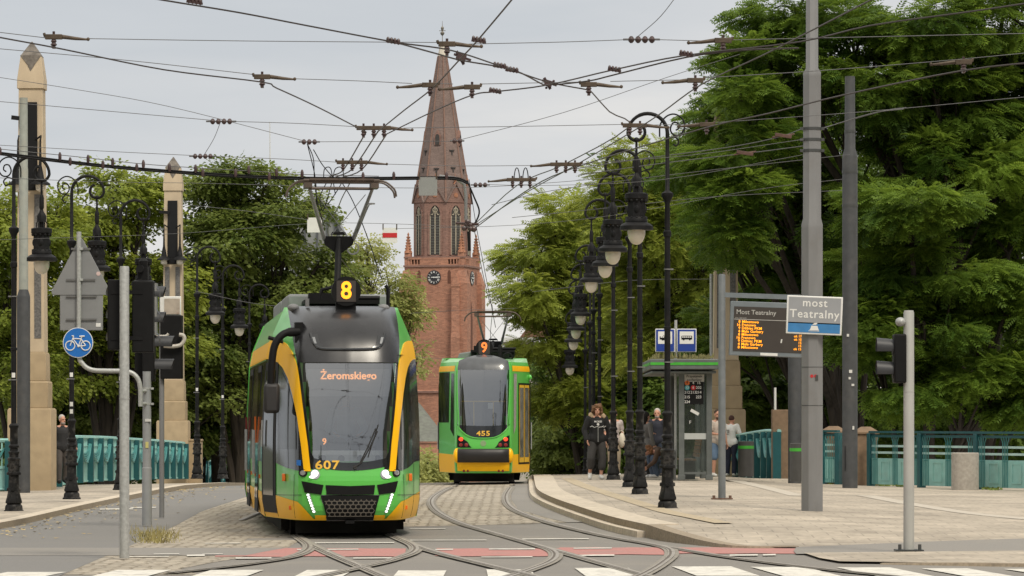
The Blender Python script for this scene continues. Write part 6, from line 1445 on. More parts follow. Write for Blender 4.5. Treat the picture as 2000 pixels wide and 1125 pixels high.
# lancet niches on the right face and the corner pilaster
m = MB(); m.M = Matrix.Rotation(math.pi / 2, 4, 'Z'); m.prism([(-1.2, CZ(700)), (.3, CZ(700)), (.3, CZ(625)), (-.1, CZ(600)), (-.45, CZ(590)), (-.8, CZ(600)), (-1.2, CZ(625))], -hb - .04, -hb + .1); m.build('lancet', MATS['niche_dark'], CHU, smooth=0)
m = MB(); m.M = Matrix.Translation((hb - .9, -hb - .55, 0)); sqloft(m, [(.62, .5, -9), (.62, .5, CZ(660)), (.55, .42, CZ(650)), (.55, .42, CZ(565)), (.62, .5, CZ(562)), (.05, .5, CZ(536))]); m.build('pilaster', brick, CHU, smooth=0)
# octagonal belfry
ap = 3.60; cr = ap / math.cos(math.pi / 8)
def octa(r_): return [(r_ / math.cos(math.pi / 8) * math.cos(math.pi / 8 + k * math.pi / 4), r_ / math.cos(math.pi / 8) * math.sin(math.pi / 8 + k * math.pi / 4)) for k in range(8)]
zb0, zb1 = CZ(524), CZ(398)
m = MB(); m.prism(octa(ap), zb0, zb1, 'Z'); m.build('belfry', brick_d, CHU, smooth=0)
fw = 2 * ap * math.tan(math.pi / 8)
def arch(w_, z0, zs, za, n=6):
    o = [(-w_, z0)]; 
    L_ = [(-w_ + w_ * (1 - math.cos(t)) , zs + (za - zs) * math.sin(t)) for t in np.linspace(0, math.pi / 2, n)]
    return o + L_ + [(-x, z) for x, z in L_[-2::-1]] + [(w_, z0)]
for k in range(8):
    T_ = Matrix.Rotation(k * math.pi / 4, 4, 'Z')
    m = MB(); m.M = T_; m.prism([(-fw / 2, zb1), (fw / 2, zb1), (0, CZ(362))], -ap - .10, -ap + .6); m.build('gable', brick_d, CHU, smooth=0)
    m = MB(); m.M = T_
    for sgn_ in (-1, 1): m.box((sgn_ * fw / 4, -ap - .05, (zb1 + CZ(362)) / 2 + .08), (math.hypot(fw / 2, CZ(362) - zb1) + .2, .45, .16), ry=math.atan2(CZ(362) - zb1, fw / 2) * sgn_)
    m.build('gable_coping', brick_sp, CHU, smooth=0)
    m = MB(); m.M = T_; m.tube([(0, -ap - .12, CZ(384)), (0, -ap - .16, CZ(384))], .33, 12); m.build('rosette', brick_o, CHU, smooth=0)
    m = MB(); m.M = T_; m.lathe([(.22, CZ(364)), (.26, CZ(362)), (.12, CZ(358)), (.2, CZ(355)), (.06, CZ(348)), (.02, CZ(342))], (0, -ap + .1, 0), 6); m.build('finial', brick_o, CHU, smooth=0)
    # tall traceried window
    z0, zs_, za = CZ(500), CZ(424), CZ(404)
    m = MB(); m.M = T_; pa = arch(1.0, z0, zs_, za + .3); pi_ = arch(.72, z0, zs_, za)
    n_ = len(pa); m.add([(x, -ap - .12, z) for x, z in pa] + [(x, -ap - .12, z) for x, z in pi_] + [(x, -ap + .1, z) for x, z in pi_] + [(x, -ap + .1, z) for x, z in pa], [(i, i + 1, n_ + i + 1, n_ + i) for i in range(n_ - 1)] + [(n_ + i, n_ + i + 1, 2 * n_ + i + 1, 2 * n_ + i) for i in range(n_ - 1)] + [(3 * n_ + i, 3 * n_ + i + 1, i + 1, i) for i in range(n_ - 1)]); wn = m.build('window', brick_d, CHU, smooth=0)
    m = MB(); m.M = T_; m.prism(pi_, -ap - .02, -ap + .05); m.build('louvre', mat('louvre_dark', (.05, .045, .042), .8) if 'louvre_dark' not in MATS else MATS['louvre_dark'], wn, smooth=0)
    m = MB(); m.M = T_; m.box((0, -ap - .05, (z0 + za) / 2), (.12, .10, za - z0 - .2))
    for sg in (-1, 1): m.box((sg * .67, -ap - .05, (z0 + zs_) / 2), (.09, .10, zs_ - z0)); m.tube([(sg * .36, -ap - .05, zs_ + .1), (sg * .18, -ap - .05, zs_ + .55), (0, -ap - .05, zs_ + .2)], .06, 4); m.tube([(sg * .36, -ap - .05, zs_ + .1), (sg * .6, -ap - .05, zs_ + .2)], .06, 4)
    m.tube([(0.3 * math.cos(t), -ap - .06, zs_ + .75 + .3 * math.sin(t)) for t in np.linspace(0, 6.28, 13)], .07, 4)
    m.build('tracery', stonetr, wn, smooth=0)
    m = MB(); m.M = T_
    for q in range(14): m.box((0, -ap - .03, z0 + .3 + q * .36), (1.2, .03, .06))
    m.build('louvre_blade', slate, wn, smooth=0)
# spire
m = MB(); zt1 = CZ(110); o0, o1 = octa(ap * 1.0), octa(.56); m.add([(x, y, zb1) for x, y in o0] + [(x, y, zt1) for x, y in o1], [(i, (i + 1) % 8, 8 + (i + 1) % 8, 8 + i) for i in range(8)] + [tuple(range(7, -1, -1)), tuple(range(8, 16))]); m.build('spire', brick_sp, CHU, smooth=0)
m = MB()
for i in range(8): m.tube([(o0[i][0], o0[i][1], zb1), (o1[i][0], o1[i][1], zt1)], [.16, .09], 5)
m.build('spire_rib', mat('rib_brick', (.22, .13, .10), .85, var=.15, scale=2), CHU)
m = MB(); o2_ = octa(.30); m.add([(x, y, zt1) for x, y in octa(.6)] + [(x, y, CZ(88)) for x, y in o2_], [(i, (i + 1) % 8, 8 + (i + 1) % 8, 8 + i) for i in range(8)] + [tuple(range(8, 16))]); m.build('spire_cap', mat('pale_cap', (.55, .50, .42), .7), CHU, smooth=0)
m = MB(); m.lathe([(.06, CZ(90)), (.05, CZ(70)), (.25, CZ(67)), (.3, CZ(64)), (.08, CZ(61)), (.2, CZ(57)), (.22, CZ(54)), (.04, CZ(51)), (.02, CZ(41))], n=10); m.box((0, 0, CZ(60)), (.9, .08, .08)); m.build('finial', mat('copper_finial', (.22, .20, .17), .5, metal=.3), CHU)
def spz(zz): return ap + (.56 - ap) * (zz - zb1) / (zt1 - zb1)
for k in (0, 2, 4, 6):
    T_ = Matrix.Rotation(k * math.pi / 4, 4, 'Z'); zz = CZ(286); a_ = spz(zz)
    m = MB(); m.M = T_; m.prism([(-.45, zz), (.45, zz), (.45, zz + 1.2), (0, zz + 2.1), (-.45, zz + 1.2)], -a_ - .12, -a_ + .9); lu = m.build('lucarne', brick_d, CHU, smooth=0)
    m = MB(); m.M = T_; m.prism(arch(.28, zz + .05, zz + 1.0, zz + 1.5), -a_ - .16, -a_ - .1); m.build('opening', MATS['louvre_dark'], lu, smooth=0)
for k in range(8):
    T_ = Matrix.Rotation(k * math.pi / 4, 4, 'Z')
    for yy in ((296, 330) if k % 2 else (332,)):
        zz = CZ(yy); a_ = spz(zz); m = MB(); m.M = T_; m.box((0, -a_ - .05, zz), (.7, .25, .14)); m.box((0, -a_ - .03, zz - .35), (.2, .2, .6)); m.build('vent_slot', MATS['louvre_dark'], CHU, smooth=0)
for sx in (-1, 1):
    for sy in (-1, 1):
        m = MB(); c = (sx * 3.72, sy * 3.72, 0); m.M = Matrix.Translation(c); sqloft(m, [(.42, .42, CZ(528)), (.42, .42, CZ(494))]); pn = m.build('pinnacle', brick, CHU, smooth=0)
        m = MB(); m.lathe([(.60, CZ(496)), (.42, CZ(492)), (.10, CZ(462)), (.16, CZ(460)), (.03, CZ(456))], c, 8)
        for q in range(6):
            zq = CZ(493) + q * .38; rq = .46 - .055 * q
            for a in range(4): m.ball((c[0] + rq * math.cos(a * 1.57 + .785), c[1] + rq * math.sin(a * 1.57 + .785), zq), .12, 6, 4)
        m.build('crocket_spire', brick_o, pn)
# low church roofs at the tower foot
def cp(x, y, d): s_ = F / d; return ((x - 1000) / s_, CH - (y - HY) / s_)
d_ = 470.
a = cp(770, 742, d_); b_ = cp(816, 788, d_); c = cp(862, 842, d_); e_ = cp(770, 842, d_); g0 = cp(770, 905, d_); g1 = cp(866, 862, d_); g2 = cp(866, 930, d_)
na = empty('church_annex', (0, 0, 0), 0, 'low brick church wing with a slate roof at the foot of the tower', 'building')
m = MB(); m.add([(a[0], d_ + 12, a[1]), (b_[0], d_ + 12, b_[1]), (c[0], d_, c[1]), (e_[0], d_, e_[1])], [(0, 3, 2, 1)]); m.add([(e_[0], d_ - .1, e_[1]), (c[0] + .4, d_ - .1, c[1]), (g1[0], d_ - 3, g1[1]), (e_[0], d_ - 3, g1[1])], [(0, 1, 2, 3)]); m.build('roof', slate, na, smooth=0)
m = MB(); m.box(((e_[0] + g1[0]) / 2 + .2, d_ + 3, (g1[1] - 8) / 2 - 1), (g1[0] - e_[0] - .5, 11.4, g1[1] + 9.6)); m.build('wall', brick, na, smooth=0)
# ================================================================== pieces of buildings seen through the trees
def bld(x0, x1, y0, y1, d, rgb, lab, floors=3, roofh=0.):
    a = cp(x0, y1, d); b = cp(x1, y0, d); nm = 'building'; r = empty(nm, ((a[0] + b[0]) / 2, d, -9), 0, lab, 'building')
    h = b[1] + 9; w_ = b[0] - a[0]; m = MB(); m.box((0, 6, h / 2), (w_, 12, h)); m.build('wall', mat('facade', rgb, .85, var=.06, scale=.6, dirt=.3, dscale=.3), r, smooth=0)
    if roofh: m = MB(); m.prism([(-w_ / 2 - .3, h), (w_ / 2 + .3, h), (w_ / 2 - 2, h + roofh), (-w_ / 2 + 2, h + roofh)], -.3, 12.3); m.build('roof', mat('roof_tile', (.20, .10, .07), .85, var=.2, scale=1), r, smooth=0)
    else: m = MB(); m.box((0, 5.9, h + .2), (w_ + .6, 12.8, .4)); m.build('cornice', offw, r, smooth=0)
    n = max(2, int(w_ / 3))
    for f in range(floors):
        for k in range(n):
            m = MB(); x = -w_ / 2 + w_ * (k + .5) / n; z = h - 2.4 - 3.4 * f; m.box((x, -.02, z), (1.3, .10, 2.1)); wf = m.build('window', offw, r, smooth=0)
            m = MB(); m.box((x, -.06, z), (1.1, .08, 1.9)); m.build('pane', dglass, wf, smooth=0)
bld(985, 1062, 668, 900, 330., (.42, .39, .34), 'pale town house just visible between the rear tram and the trees')
bld(1020, 1100, 660, 900, 385., (.36, .34, .31), 'greyer town house behind the pale one, past the rear tram', 3, 3.)
bld(560, 720, 560, 900, 300., (.36, .29, .20), 'ochre house glimpsed through the thin young tree beside the front tram', 4)
bld(150, 420, 505, 900, 330., (.30, .27, .21), 'dull building glimpsed behind the left trees', 4)
# round glazed roof behind the left trees
d_ = 320.; q = [cp(x, y, d_) for x, y in ((560, 460), (575, 420), (596, 396), (620, 388), (640, 402), (655, 425), (664, 452))]
r = empty('glazed_roof', (0, 0, 0), 0, 'grey curved glass roof rising behind the left trees under the pantograph', 'roof')
m = MB(); m.prism(list(q) + [(q[-1][0], -4), (q[0][0], -4)], d_, d_ + 15); m.build('shell', mat('glazed_grey', (.22, .23, .22), .4, var=.1, scale=.8), r, smooth=0)
m = MB(); m.tube([(x, d_ - .2, z) for x, z in q], .22, 5)
for k in range(1, 6): m.tube([(q[k][0], d_ - .1, q[k][1]), (q[k][0], d_ - .1, -4)], .10, 4)
m.build('rim', mat('rim_dark', (.08, .085, .09), .5), r)

# ================================================================== trees
def rotmats(n, dirs, roll):
    """frames whose x axis follows dirs"""
    x = dirs / np.linalg.norm(dirs, axis=1, keepdims=True); up = np.tile([0., 0, 1], (n, 1)); y = np.cross(up, x); ny = np.linalg.norm(y, axis=1, keepdims=True); y = np.where(ny < .05, np.array([0., 1, 0]), y / np.maximum(ny, 1e-6)); z = np.cross(x, y)
    c, s_ = np.cos(roll)[:, None], np.sin(roll)[:, None]; y2 = y * c + z * s_; z2 = -y * s_ + z * c
    return np.stack([x, y2, z2], axis=2)
def frond_template(pairs=6, L=1., lw=.115, ll=.33, droop=.22):
    V = []
    def leaflet(bx, ang, tipz, ll_):
        bz = -droop * bx * bx; dx, dy = math.cos(ang), math.sin(ang); nx, ny = -dy, dx
        V.extend([(bx, 0, bz), (bx + dx * ll_ * .5 + nx * lw * .5, dy * ll_ * .5 + ny * lw * .5, bz - tipz * .4), (bx + dx * ll_, dy * ll_, bz - tipz), (bx + dx * ll_ * .5 - nx * lw * .5, dy * ll_ * .5 - ny * lw * .5, bz - tipz * .4)])
    for k in range(pairs):
        bx = .18 + .76 * k / (pairs - 1); ls = ll * (1 - .35 * abs(k / (pairs - 1) - .4))
        for sg in (-1, 1): leaflet(bx, sg * 1.05, .08, ls)
    leaflet(.95, 0., .06, ll * .7); return np.array(V) * L
def spray_template(n=6, seed=1, size=.30):
    g = np.random.default_rng(seed); V = []
    for k in range(n):
        c = np.array([g.uniform(.05, 1.), g.uniform(-.38, .38), g.uniform(-.16, .16)]); a = g.uniform(-1.2, 1.2); d = np.array([math.cos(a), math.sin(a), -.35 + g.uniform(-.2, .2)]); nrm = np.array([-math.sin(a), math.cos(a), g.uniform(-.5, .5)]); sz = size * g.uniform(.8, 1.25)
        V += [c, c + d * sz * .45 + nrm * sz * .42, c + d * sz, c + d * sz * .45 - nrm * sz * .42]
    return np.array(V)
def leaf_mesh(name, T, pos, dirs, roll, scale, tint, m, parent=None):
    n = len(pos); M = rotmats(n, dirs, roll); k = len(T)
    V = np.einsum('nij,kj->nki', M, T) * scale[:, None, None] + pos[:, None, :]
    V = V.reshape(-1, 3).astype(np.float32); nf = n * k // 4
    me = bpy.data.meshes.new(name); me.vertices.add(len(V)); me.vertices.foreach_set('co', V.ravel())
    me.loops.add(nf * 4); me.loops.foreach_set('vertex_index', np.arange(nf * 4, dtype=np.int32)); me.polygons.add(nf)
    me.polygons.foreach_set('loop_start', np.arange(0, nf * 4, 4, dtype=np.int32))
    at = me.attributes.new('tint', 'FLOAT', 'FACE'); at.data.foreach_set('value', np.repeat(np.clip(tint, 0, 1), k // 4).astype(np.float32))
    me.materials.append(m); me.update(); me.validate()
    o = bpy.data.objects.new(name, me); COL.objects.link(o)
    if parent is not None: o.parent = parent
    return o
FROND = frond_template(); SPRAYS = [spray_template(6, 3)]
def tree(name, base, clumps, kind, m, lab, n_leaf, size, seed, cat='tree', trunk_r=.28, group=None, limb=True, spread=.9):
    """clumps: (x, y, z, rx, ry, rz) masses of foliage relative to base; limbs run from the trunk into each"""
    g = np.random.default_rng(seed); r = empty(name, base, 0, lab, cat, group)
    cl = np.array(clumps, float); zc = cl[:, 2].mean(); ctr = cl[:, :3].mean(0); zmin = cl[:, 2].min()
    # break each mass into small boughs
    bo = []
    for c in cl:
        nb = max(6, int(5.5 * c[3] * c[4] * c[5] ** .5))
        for _ in range(nb):
            v = g.normal(size=3); v /= np.linalg.norm(v); rad = g.uniform(.45, 1.0) ** .6
            p = c[:3] + v * rad * c[3:6]; s_ = g.uniform(.55, 1.15) * (.55 + .25 * min(c[3:6])); bo.append((*p, s_, *v))
    bo = np.array(bo)
    wts = bo[:, 3] ** 2; cnt = np.maximum(8, (n_leaf * (1.4 if kind == 'frond' else 1.) * wts / wts.sum()).astype(int))
    pos = []; dr = []; tn = []
    for b, k in zip(bo, cnt):
        v = g.normal(size=(k, 3)); v /= np.linalg.norm(v, axis=1, keepdims=True); rad = g.uniform(.25, 1., size=(k, 1)) ** .5
        pos.append(b[:3] + v * rad * b[3] * np.array([1.2, 1.2, .40]))
        out_ = b[4:7]; d = v * .8 + out_ * .7 + g.normal(size=(k, 3)) * .35; d[:, 2] = d[:, 2] * .45 - .12; dr.append(d)
        tn.append(np.clip(g.normal(.45, .20) + g.normal(size=k) * .17, 0, 1))
    pos = np.concatenate(pos); dr = np.concatenate(dr); tn = np.concatenate(tn)
    T = FROND if kind == 'frond' else SPRAYS[0]
    leaf_mesh('crown', T, pos, dr, g.uniform(-.7, .7, len(pos)), size * (.84 if kind == 'frond' else 1.) * g.uniform(.65, 1.25, len(pos)), tn, m, r)
    # trunk and limbs
    mb = MB(); top = np.array([ctr[0] * .6, ctr[1] * .6, max(zc, 2)])
    def bez(a, b, c_, n=8): return [tuple(a * (1 - t) ** 2 + b * 2 * t * (1 - t) + c_ * t * t) for t in np.linspace(0, 1, n)]
    p0 = np.zeros(3); p1 = np.array([top[0] * .2 + g.normal() * .3, top[1] * .2, top[2] * .5]); tr = bez(p0, p1, top, 9)
    mb.tube(tr, list(np.linspace(trunk_r, trunk_r * .4, 9)), 10)
    if limb:
        for c in cl:
            t = min(.95, max(.25, .35 + .4 * (c[2] - zmin) / max(1, cl[:, 2].max() - zmin) + g.normal() * .06)); st = np.array(tr[int(t * 8)]); en = c[:3]; md = (st + en) / 2 + np.array([g.normal() * .3, g.normal() * .3, .35 * abs(g.normal()) + .3])
            L_ = bez(st, md, en, 8); mb.tube(L_, list(np.linspace(trunk_r * .42, .05, 8)), 7)
            near = bo[np.linalg.norm((bo[:, :3] - c[:3]) / c[3:6], axis=1) < 1.1][:9]
            for q in near: s0 = np.array(L_[g.integers(4, 8)]); mb.tube(bez(s0, (s0 + q[:3]) / 2 + np.array([0, 0, .2]), q[:3], 5), [.045, .04, .03, .02, .012], 5)
    mb.build('trunk', bark, r); return r
def pxclumps(base, d, L):
    """foliage masses given as the spot they cover in the photograph: (px, py, radius across, radius up, depth shift)"""
    s_ = F / d; o = []
    for (x, y, rx, rz, dy) in L: o.append(((x - 1000) / s_ - base[0], dy, CH - (y - HY) / s_ - base[2], rx / s_, max(1.4, rx / s_ * .85), rz / s_))
    return o
def ptree(name, bx, d, L, kind, m, lab, n, size, seed, z0=-7.5, **k):
    base = ((bx - 1000) * d / F, d, z0); return tree(name, base, pxclumps(base, d, L), kind, m, lab, n, size, seed, **k)
# right bank: feathery-leaved trees
gR = 'trees along the east side'
ptree('locust_tree', 1955, 98., [(1960, 30, 150, 75, 0), (1800, 60, 130, 60, -1), (1640, 55, 120, 60, 0), (1560, 20, 90, 40, .5), (1990, 190, 120, 90, 1), (1840, 190, 130, 80, 0), (1700, 170, 120, 70, -1), (1560, 150, 110, 60, 0), (1470, 130, 60, 40, 0), (1850, 330, 130, 80, -1), (2000, 360, 110, 90, 1), (1740, 320, 100, 70, 0), (1960, 500, 110, 90, -1), (1860, 460, 90, 70, 1.5), (2080, 250, 110, 200, 1), (1720, 440, 110, 80, 2), (1790, 260, 100, 70, 2), (1910, 260, 100, 80, 2), (1900, 400, 90, 70, 2)],
      'frond', leaf_r, 'huge feathery green tree filling the upper right corner, trunk at far right', 26000, .52, 21, trunk_r=.42, group=gR)
ptree('locust_tree', 1640, 104., [(1520, 220, 110, 65, 0), (1430, 240, 60, 40, 0), (1640, 260, 110, 65, 1), (1500, 330, 110, 70, -1), (1620, 390, 110, 75, 0), (1440, 420, 80, 60, 0), (1550, 470, 110, 65, 1), (1700, 440, 80, 60, 0), (1480, 540, 90, 60, 0), (1640, 560, 110, 60, -1), (1590, 650, 100, 60, 2), (1690, 540, 80, 60, 2), (1560, 560, 80, 60, 2), (1440, 640, 80, 60, 2), (1660, 720, 90, 50, 2), (1470, 115, 35, 26, 0), (1445, 185, 45, 40, 0), (1420, 285, 60, 45, 1), (1350, 315, 60, 36, 2), (1415, 240, 50, 50, -7), (1420, 330, 70, 60, -7), (1410, 420, 70, 60, -7), (1390, 490, 45, 30, -7)],
      'frond', leaf_r, 'feathery green tree behind the big grey mast', 21000, .50, 22, trunk_r=.32, group=gR)
ptree('locust_tree', 1800, 94., [(1770, 400, 90, 60, -1), (1850, 520, 110, 65, 0), (1740, 520, 90, 60, .5), (1960, 620, 100, 70, 0), (1800, 630, 120, 60, -.5), (1700, 640, 80, 50, 0), (1900, 730, 130, 60, 0), (1760, 740, 110, 50, 0), (2020, 760, 80, 60, 0)],
      'frond', leaf_r, 'lower feathery tree spreading over the teal street railing', 16000, .48, 23, trunk_r=.25, group=gR)
ptree('locust_tree', 1420, 118., [(1330, 330, 100, 55, 0), (1270, 320, 70, 40, 0), (1205, 370, 60, 45, 0), (1390, 300, 80, 50, 0), (1260, 400, 80, 60, 0), (1390, 420, 110, 70, 1), (1300, 480, 110, 70, -1), (1420, 540, 100, 65, 0), (1280, 580, 100, 65, 0), (1370, 640, 110, 65, 0), (1450, 690, 90, 60, 0), (1260, 680, 90, 60, 0)],
      'frond', leaf_l, 'yellow green tree behind the bus shelter and stop signs', 14000, .52, 24, trunk_r=.3, group=gR)
ptree('ash_tree', 1150, 128., [(1080, 420, 50, 28, 0), (1140, 430, 80, 45, 0), (1080, 490, 75, 45, 0), (1180, 520, 100, 60, 1), (1060, 570, 55, 45, -1), (1120, 600, 100, 60, 0), (1070, 660, 60, 45, 0), (1170, 690, 100, 60, 0), (1110, 760, 70, 55, 0), (1180, 800, 90, 70, 0)],
      'frond', leaf_l, 'light green tree beyond the lamp row, right of the rear tram', 11000, .55, 25, trunk_r=.26, group=gR)
ptree('ash_tree', 1110, 143., [(1100, 850, 35, 45, 0), (1130, 760, 45, 45, 0), (1150, 880, 40, 50, 0), (1090, 910, 28, 30, 0)], 'spray', leaf_m, 'low bushy tree behind the walker and the farthest lamps', 3500, .42, 26, z0=-6, trunk_r=.12, group=gR)
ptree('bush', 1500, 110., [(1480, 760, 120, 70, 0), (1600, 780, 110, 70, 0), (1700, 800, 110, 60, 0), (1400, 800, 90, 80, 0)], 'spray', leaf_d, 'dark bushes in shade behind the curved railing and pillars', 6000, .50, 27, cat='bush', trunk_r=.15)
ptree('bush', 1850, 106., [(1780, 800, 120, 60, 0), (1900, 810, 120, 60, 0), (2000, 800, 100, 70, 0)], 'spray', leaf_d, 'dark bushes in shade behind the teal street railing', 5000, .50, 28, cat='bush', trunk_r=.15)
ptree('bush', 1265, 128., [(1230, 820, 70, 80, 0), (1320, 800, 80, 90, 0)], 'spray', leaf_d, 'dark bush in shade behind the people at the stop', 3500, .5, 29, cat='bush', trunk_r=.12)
# left bank: broad-leaved trees
gL = 'trees along the west side'
ptree('maple_tree', 30, 126., [(20, 420, 70, 50, 0), (80, 470, 70, 55, 0), (0, 520, 80, 60, 0), (60, 600, 80, 60, 0), (-40, 640, 80, 60, 0), (40, 720, 90, 60, 0), (110, 420, 60, 50, 1)], 'spray', leaf_l, 'leafy green tree at the far left behind the larger obelisk', 8000, .46, 31, group=gL)
ptree('maple_tree', 210, 130., [(230, 370, 70, 40, 0), (170, 420, 70, 50, 0), (270, 430, 70, 50, 0), (150, 510, 80, 60, 0), (240, 520, 90, 60, 1), (300, 560, 70, 60, 0), (180, 610, 90, 60, 0), (280, 660, 90, 60, 0), (160, 710, 90, 60, 0)], 'spray', leaf_l, 'round crowned green tree between the two obelisks', 11000, .46, 32, group=gL)
ptree('maple_tree', 470, 134., [(450, 345, 60, 30, 0), (420, 400, 70, 45, 0), (510, 390, 70, 45, 0), (570, 430, 60, 45, 0), (400, 480, 60, 50, 0), (480, 480, 80, 55, -1), (560, 510, 80, 55, 1), (620, 520, 60, 50, 0), (430, 560, 70, 50, 0), (520, 590, 90, 50, 0), (390, 640, 70, 60, 0), (460, 660, 80, 60, 0), (600, 590, 70, 40, 0)], 'spray', leaf_m, 'dark full tree behind the pantograph of the front tram', 14000, .46, 33, group=gL, trunk_r=.35)
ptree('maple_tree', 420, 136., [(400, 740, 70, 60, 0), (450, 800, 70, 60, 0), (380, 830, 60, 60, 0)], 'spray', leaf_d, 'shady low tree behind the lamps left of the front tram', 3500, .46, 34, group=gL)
ptree('bush', 230, 134., [(120, 720, 70, 55, 0), (200, 715, 80, 60, 0), (300, 725, 80, 60, 0), (400, 770, 70, 60, 0), (120, 800, 90, 70, 0), (240, 790, 100, 80, 0), (330, 800, 80, 80, 0), (30, 800, 80, 80, 0)], 'spray', leaf_m, 'dark undergrowth behind the swagged teal railing', 11000, .46, 35, cat='bush', trunk_r=.15)
ptree('young_tree', 745, 200., [(720, 500, 40, 35, 0), (760, 560, 45, 40, 0), (690, 560, 45, 45, 0), (730, 620, 60, 45, 0), (790, 600, 34, 38, 0), (800, 640, 30, 40, 0), (700, 480, 30, 25, 0), (815, 700, 16, 30, 0)], 'spray', leaf_y, 'thin young tree with sparse pale leaves left of the church tower', 2500, .50, 36, z0=-8, trunk_r=.16)
ptree('bush', 845, 150., [(840, 905, 26, 22, 0), (850, 930, 24, 20, 0), (830, 935, 20, 20, 0)], 'spray', leaf_y, 'small yellow green bush between the two trams', 1300, .42, 37, z0=-5, cat='bush', trunk_r=.06)
ptree('street_tree', 1050, 220., [(1050, 770, 22, 50, 0), (1075, 720, 35, 40, 0), (1060, 830, 26, 50, 0), (1060, 890, 30, 40, 0)], 'spray', leaf_d, 'dark distant tree in the street right of the rear tram', 2500, .7, 38, z0=-9, trunk_r=.2)
# far wood closing the view on both banks
g = np.random.default_rng(5)
def wood(name, x0, x1, y0, y1, d, n, lab):
    s_ = F / d; px = g.uniform(x0, x1, n); top = y0 + 40 * np.sin(px * .021) + 25 * np.sin(px * .057 + 1); py = top + (y1 - top) * g.uniform(0, 1, n)
    pos = np.c_[(px - 1000) / s_, d + g.uniform(-4, 6, n), CH - (py - HY) / s_]; dr = g.normal(size=(n, 3)); dr[:, 2] = dr[:, 2] * .4 - .2
    tint = .4 + .25 * np.sin(px * .06) * np.cos(py * .05) + g.normal(size=n) * .15
    o = leaf_mesh(name, SPRAYS[0], pos, dr, g.uniform(-.7, .7, n), .95 * g.uniform(.7, 1.3, n), tint, leaf_d); tagit(o, lab, 'wood', kind='stuff')
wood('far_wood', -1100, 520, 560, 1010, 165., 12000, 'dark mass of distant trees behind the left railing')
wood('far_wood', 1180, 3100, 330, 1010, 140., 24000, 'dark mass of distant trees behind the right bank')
# weeds along the street railing foot
mb = MB()
for _ in range(420):
    px_ = random.choice([random.gauss(1690, 12), random.gauss(1720, 14), random.gauss(1935, 10), random.gauss(1628, 8), random.gauss(1765, 8)]); p = G(px_, 946 + (px_ - 1690) * .036 + random.uniform(-1, 3), pv); h = random.uniform(.02, .09); a = random.uniform(0, 6.28); dx = math.cos(a)
    mb.add([(p.x - .012, p.y, p.z), (p.x + .012, p.y, p.z), (p.x + dx * .06 + .02, p.y + math.sin(a) * .05, p.z + h), (p.x + dx * .06 - .02, p.y + math.sin(a) * .05, p.z + h * .9)], [(0, 1, 2, 3)])
o = mb.build('weeds', mat('weed_green', (.14, .19, .03), .8, var=.3, scale=4), smooth=0); tagit(o, 'small green weeds along the foot of the teal street railing', 'weeds', kind='stuff')
# ================================================================== overhead line
def wire(name, pts, r_, m, lab, grp, dense=4):
    mb = MB(); p = smooth_path(pts, dense) if len(pts) > 2 else [Vector(q) for q in pts]
    O = p[0].copy(); mb.tube([q - O for q in p], r_, 5); o = mb.build(name, m, loc=O); tagit(o, lab, 'wire', grp); return o
gC = 'contact wires over the junction'
H = 5.55
def CW(pts, h=H): return [WZ(x, y, h) for x, y in pts]
wire('contact_wire', CW([(-60, 60), (0, 73), (118, 95), (320, 136), (510, 160), (540, 172), (620, 209), (715, 258)]), .0085, copper, 'contact wire sloping down from the left edge to the triple clamp above the front tram', gC, 5)
wire('contact_wire', CW([(200, -20), (330, 2), (470, 25), (600, 50), (770, 82), (880, 98), (980, 130), (1070, 160), (1152, 176)]), .0085, copper, 'contact wire from the upper left across the spire top to the right-hand crossing', gC, 5)
wire('contact_wire', CW([(770, 82), (850, 104), (902, 118), (1000, 136), (1062, 166)]), .009, copper, 'short parallel contact wire just under the long one crossing the spire tip', gC)
wire('contact_wire', CW([(1010, -15), (995, 5), (930, 82), (900, 114), (845, 172), (790, 215), (738, 257)]), .0085, copper, 'steep contact wire from the top edge down across the spire to the triple clamp', gC)
wire('contact_wire', CW([(2060, -2), (1900, 22), (1700, 50), (1560, 82), (1340, 108), (1200, 136), (1070, 166), (968, 179), (925, 185), (850, 216), (755, 262)]), .0085, copper, 'long contact wire from the upper right in front of the tree to the spire', gC, 4)
wire('contact_wire', CW([(1560, 94), (1450, 98), (1340, 112), (1200, 146), (1150, 158), (1080, 166)]), .009, copper, 'doubled stretch of contact wire right of the crossing', gC)
wire('contact_wire', CW([(1720, -10), (1600, 52), (1490, 108), (1370, 165), (1290, 222), (1240, 254), (1115, 328), (1035, 372), (925, 442)]), .0085, copper, 'contact wire from the mast top running down past the tallest lamp hook', gC)
wire('contact_wire', CW([(1152, 176), (1190, 218), (1226, 250), (1100, 322), (1010, 362), (925, 440)]), .0085, copper, 'contact wire bending at the tallest lamp hook toward the rear tram', gC)
wire('contact_wire', CW([(2060, 118), (1880, 138), (1650, 185), (1500, 222), (1370, 252), (1110, 332), (1020, 378), (930, 444)]), .010, copper, 'contact wire in front of the right tree passing below the bracket arms', gC)
for i, (a, b_, lab) in enumerate((((715, 258), (672, 330), 'left of three short contact wires above the front tram'), ((738, 257), (690, 328), 'middle of three short contact wires above the front tram'), ((755, 262), (708, 330), 'right of three short contact wires above the front tram'))):
    wire('contact_wire', CW([a, b_, ((b_[0] + 640) / 2 - 5, 342 + i * 2)]) + [WZ(632 + 8 * i, 350, H)], .010, copper, lab, gC)
wire('contact_wire', [Vector((-2.55, 58, 5.46)), Vector((-3.0, 64, 5.46)), Vector((-3.7, 75, 5.4)), Vector((-3.95, 100, 5.3)), Vector((-3.95, 140, 4.6))], .009, copper, 'contact wire running on behind the pantograph of the front tram', gC)
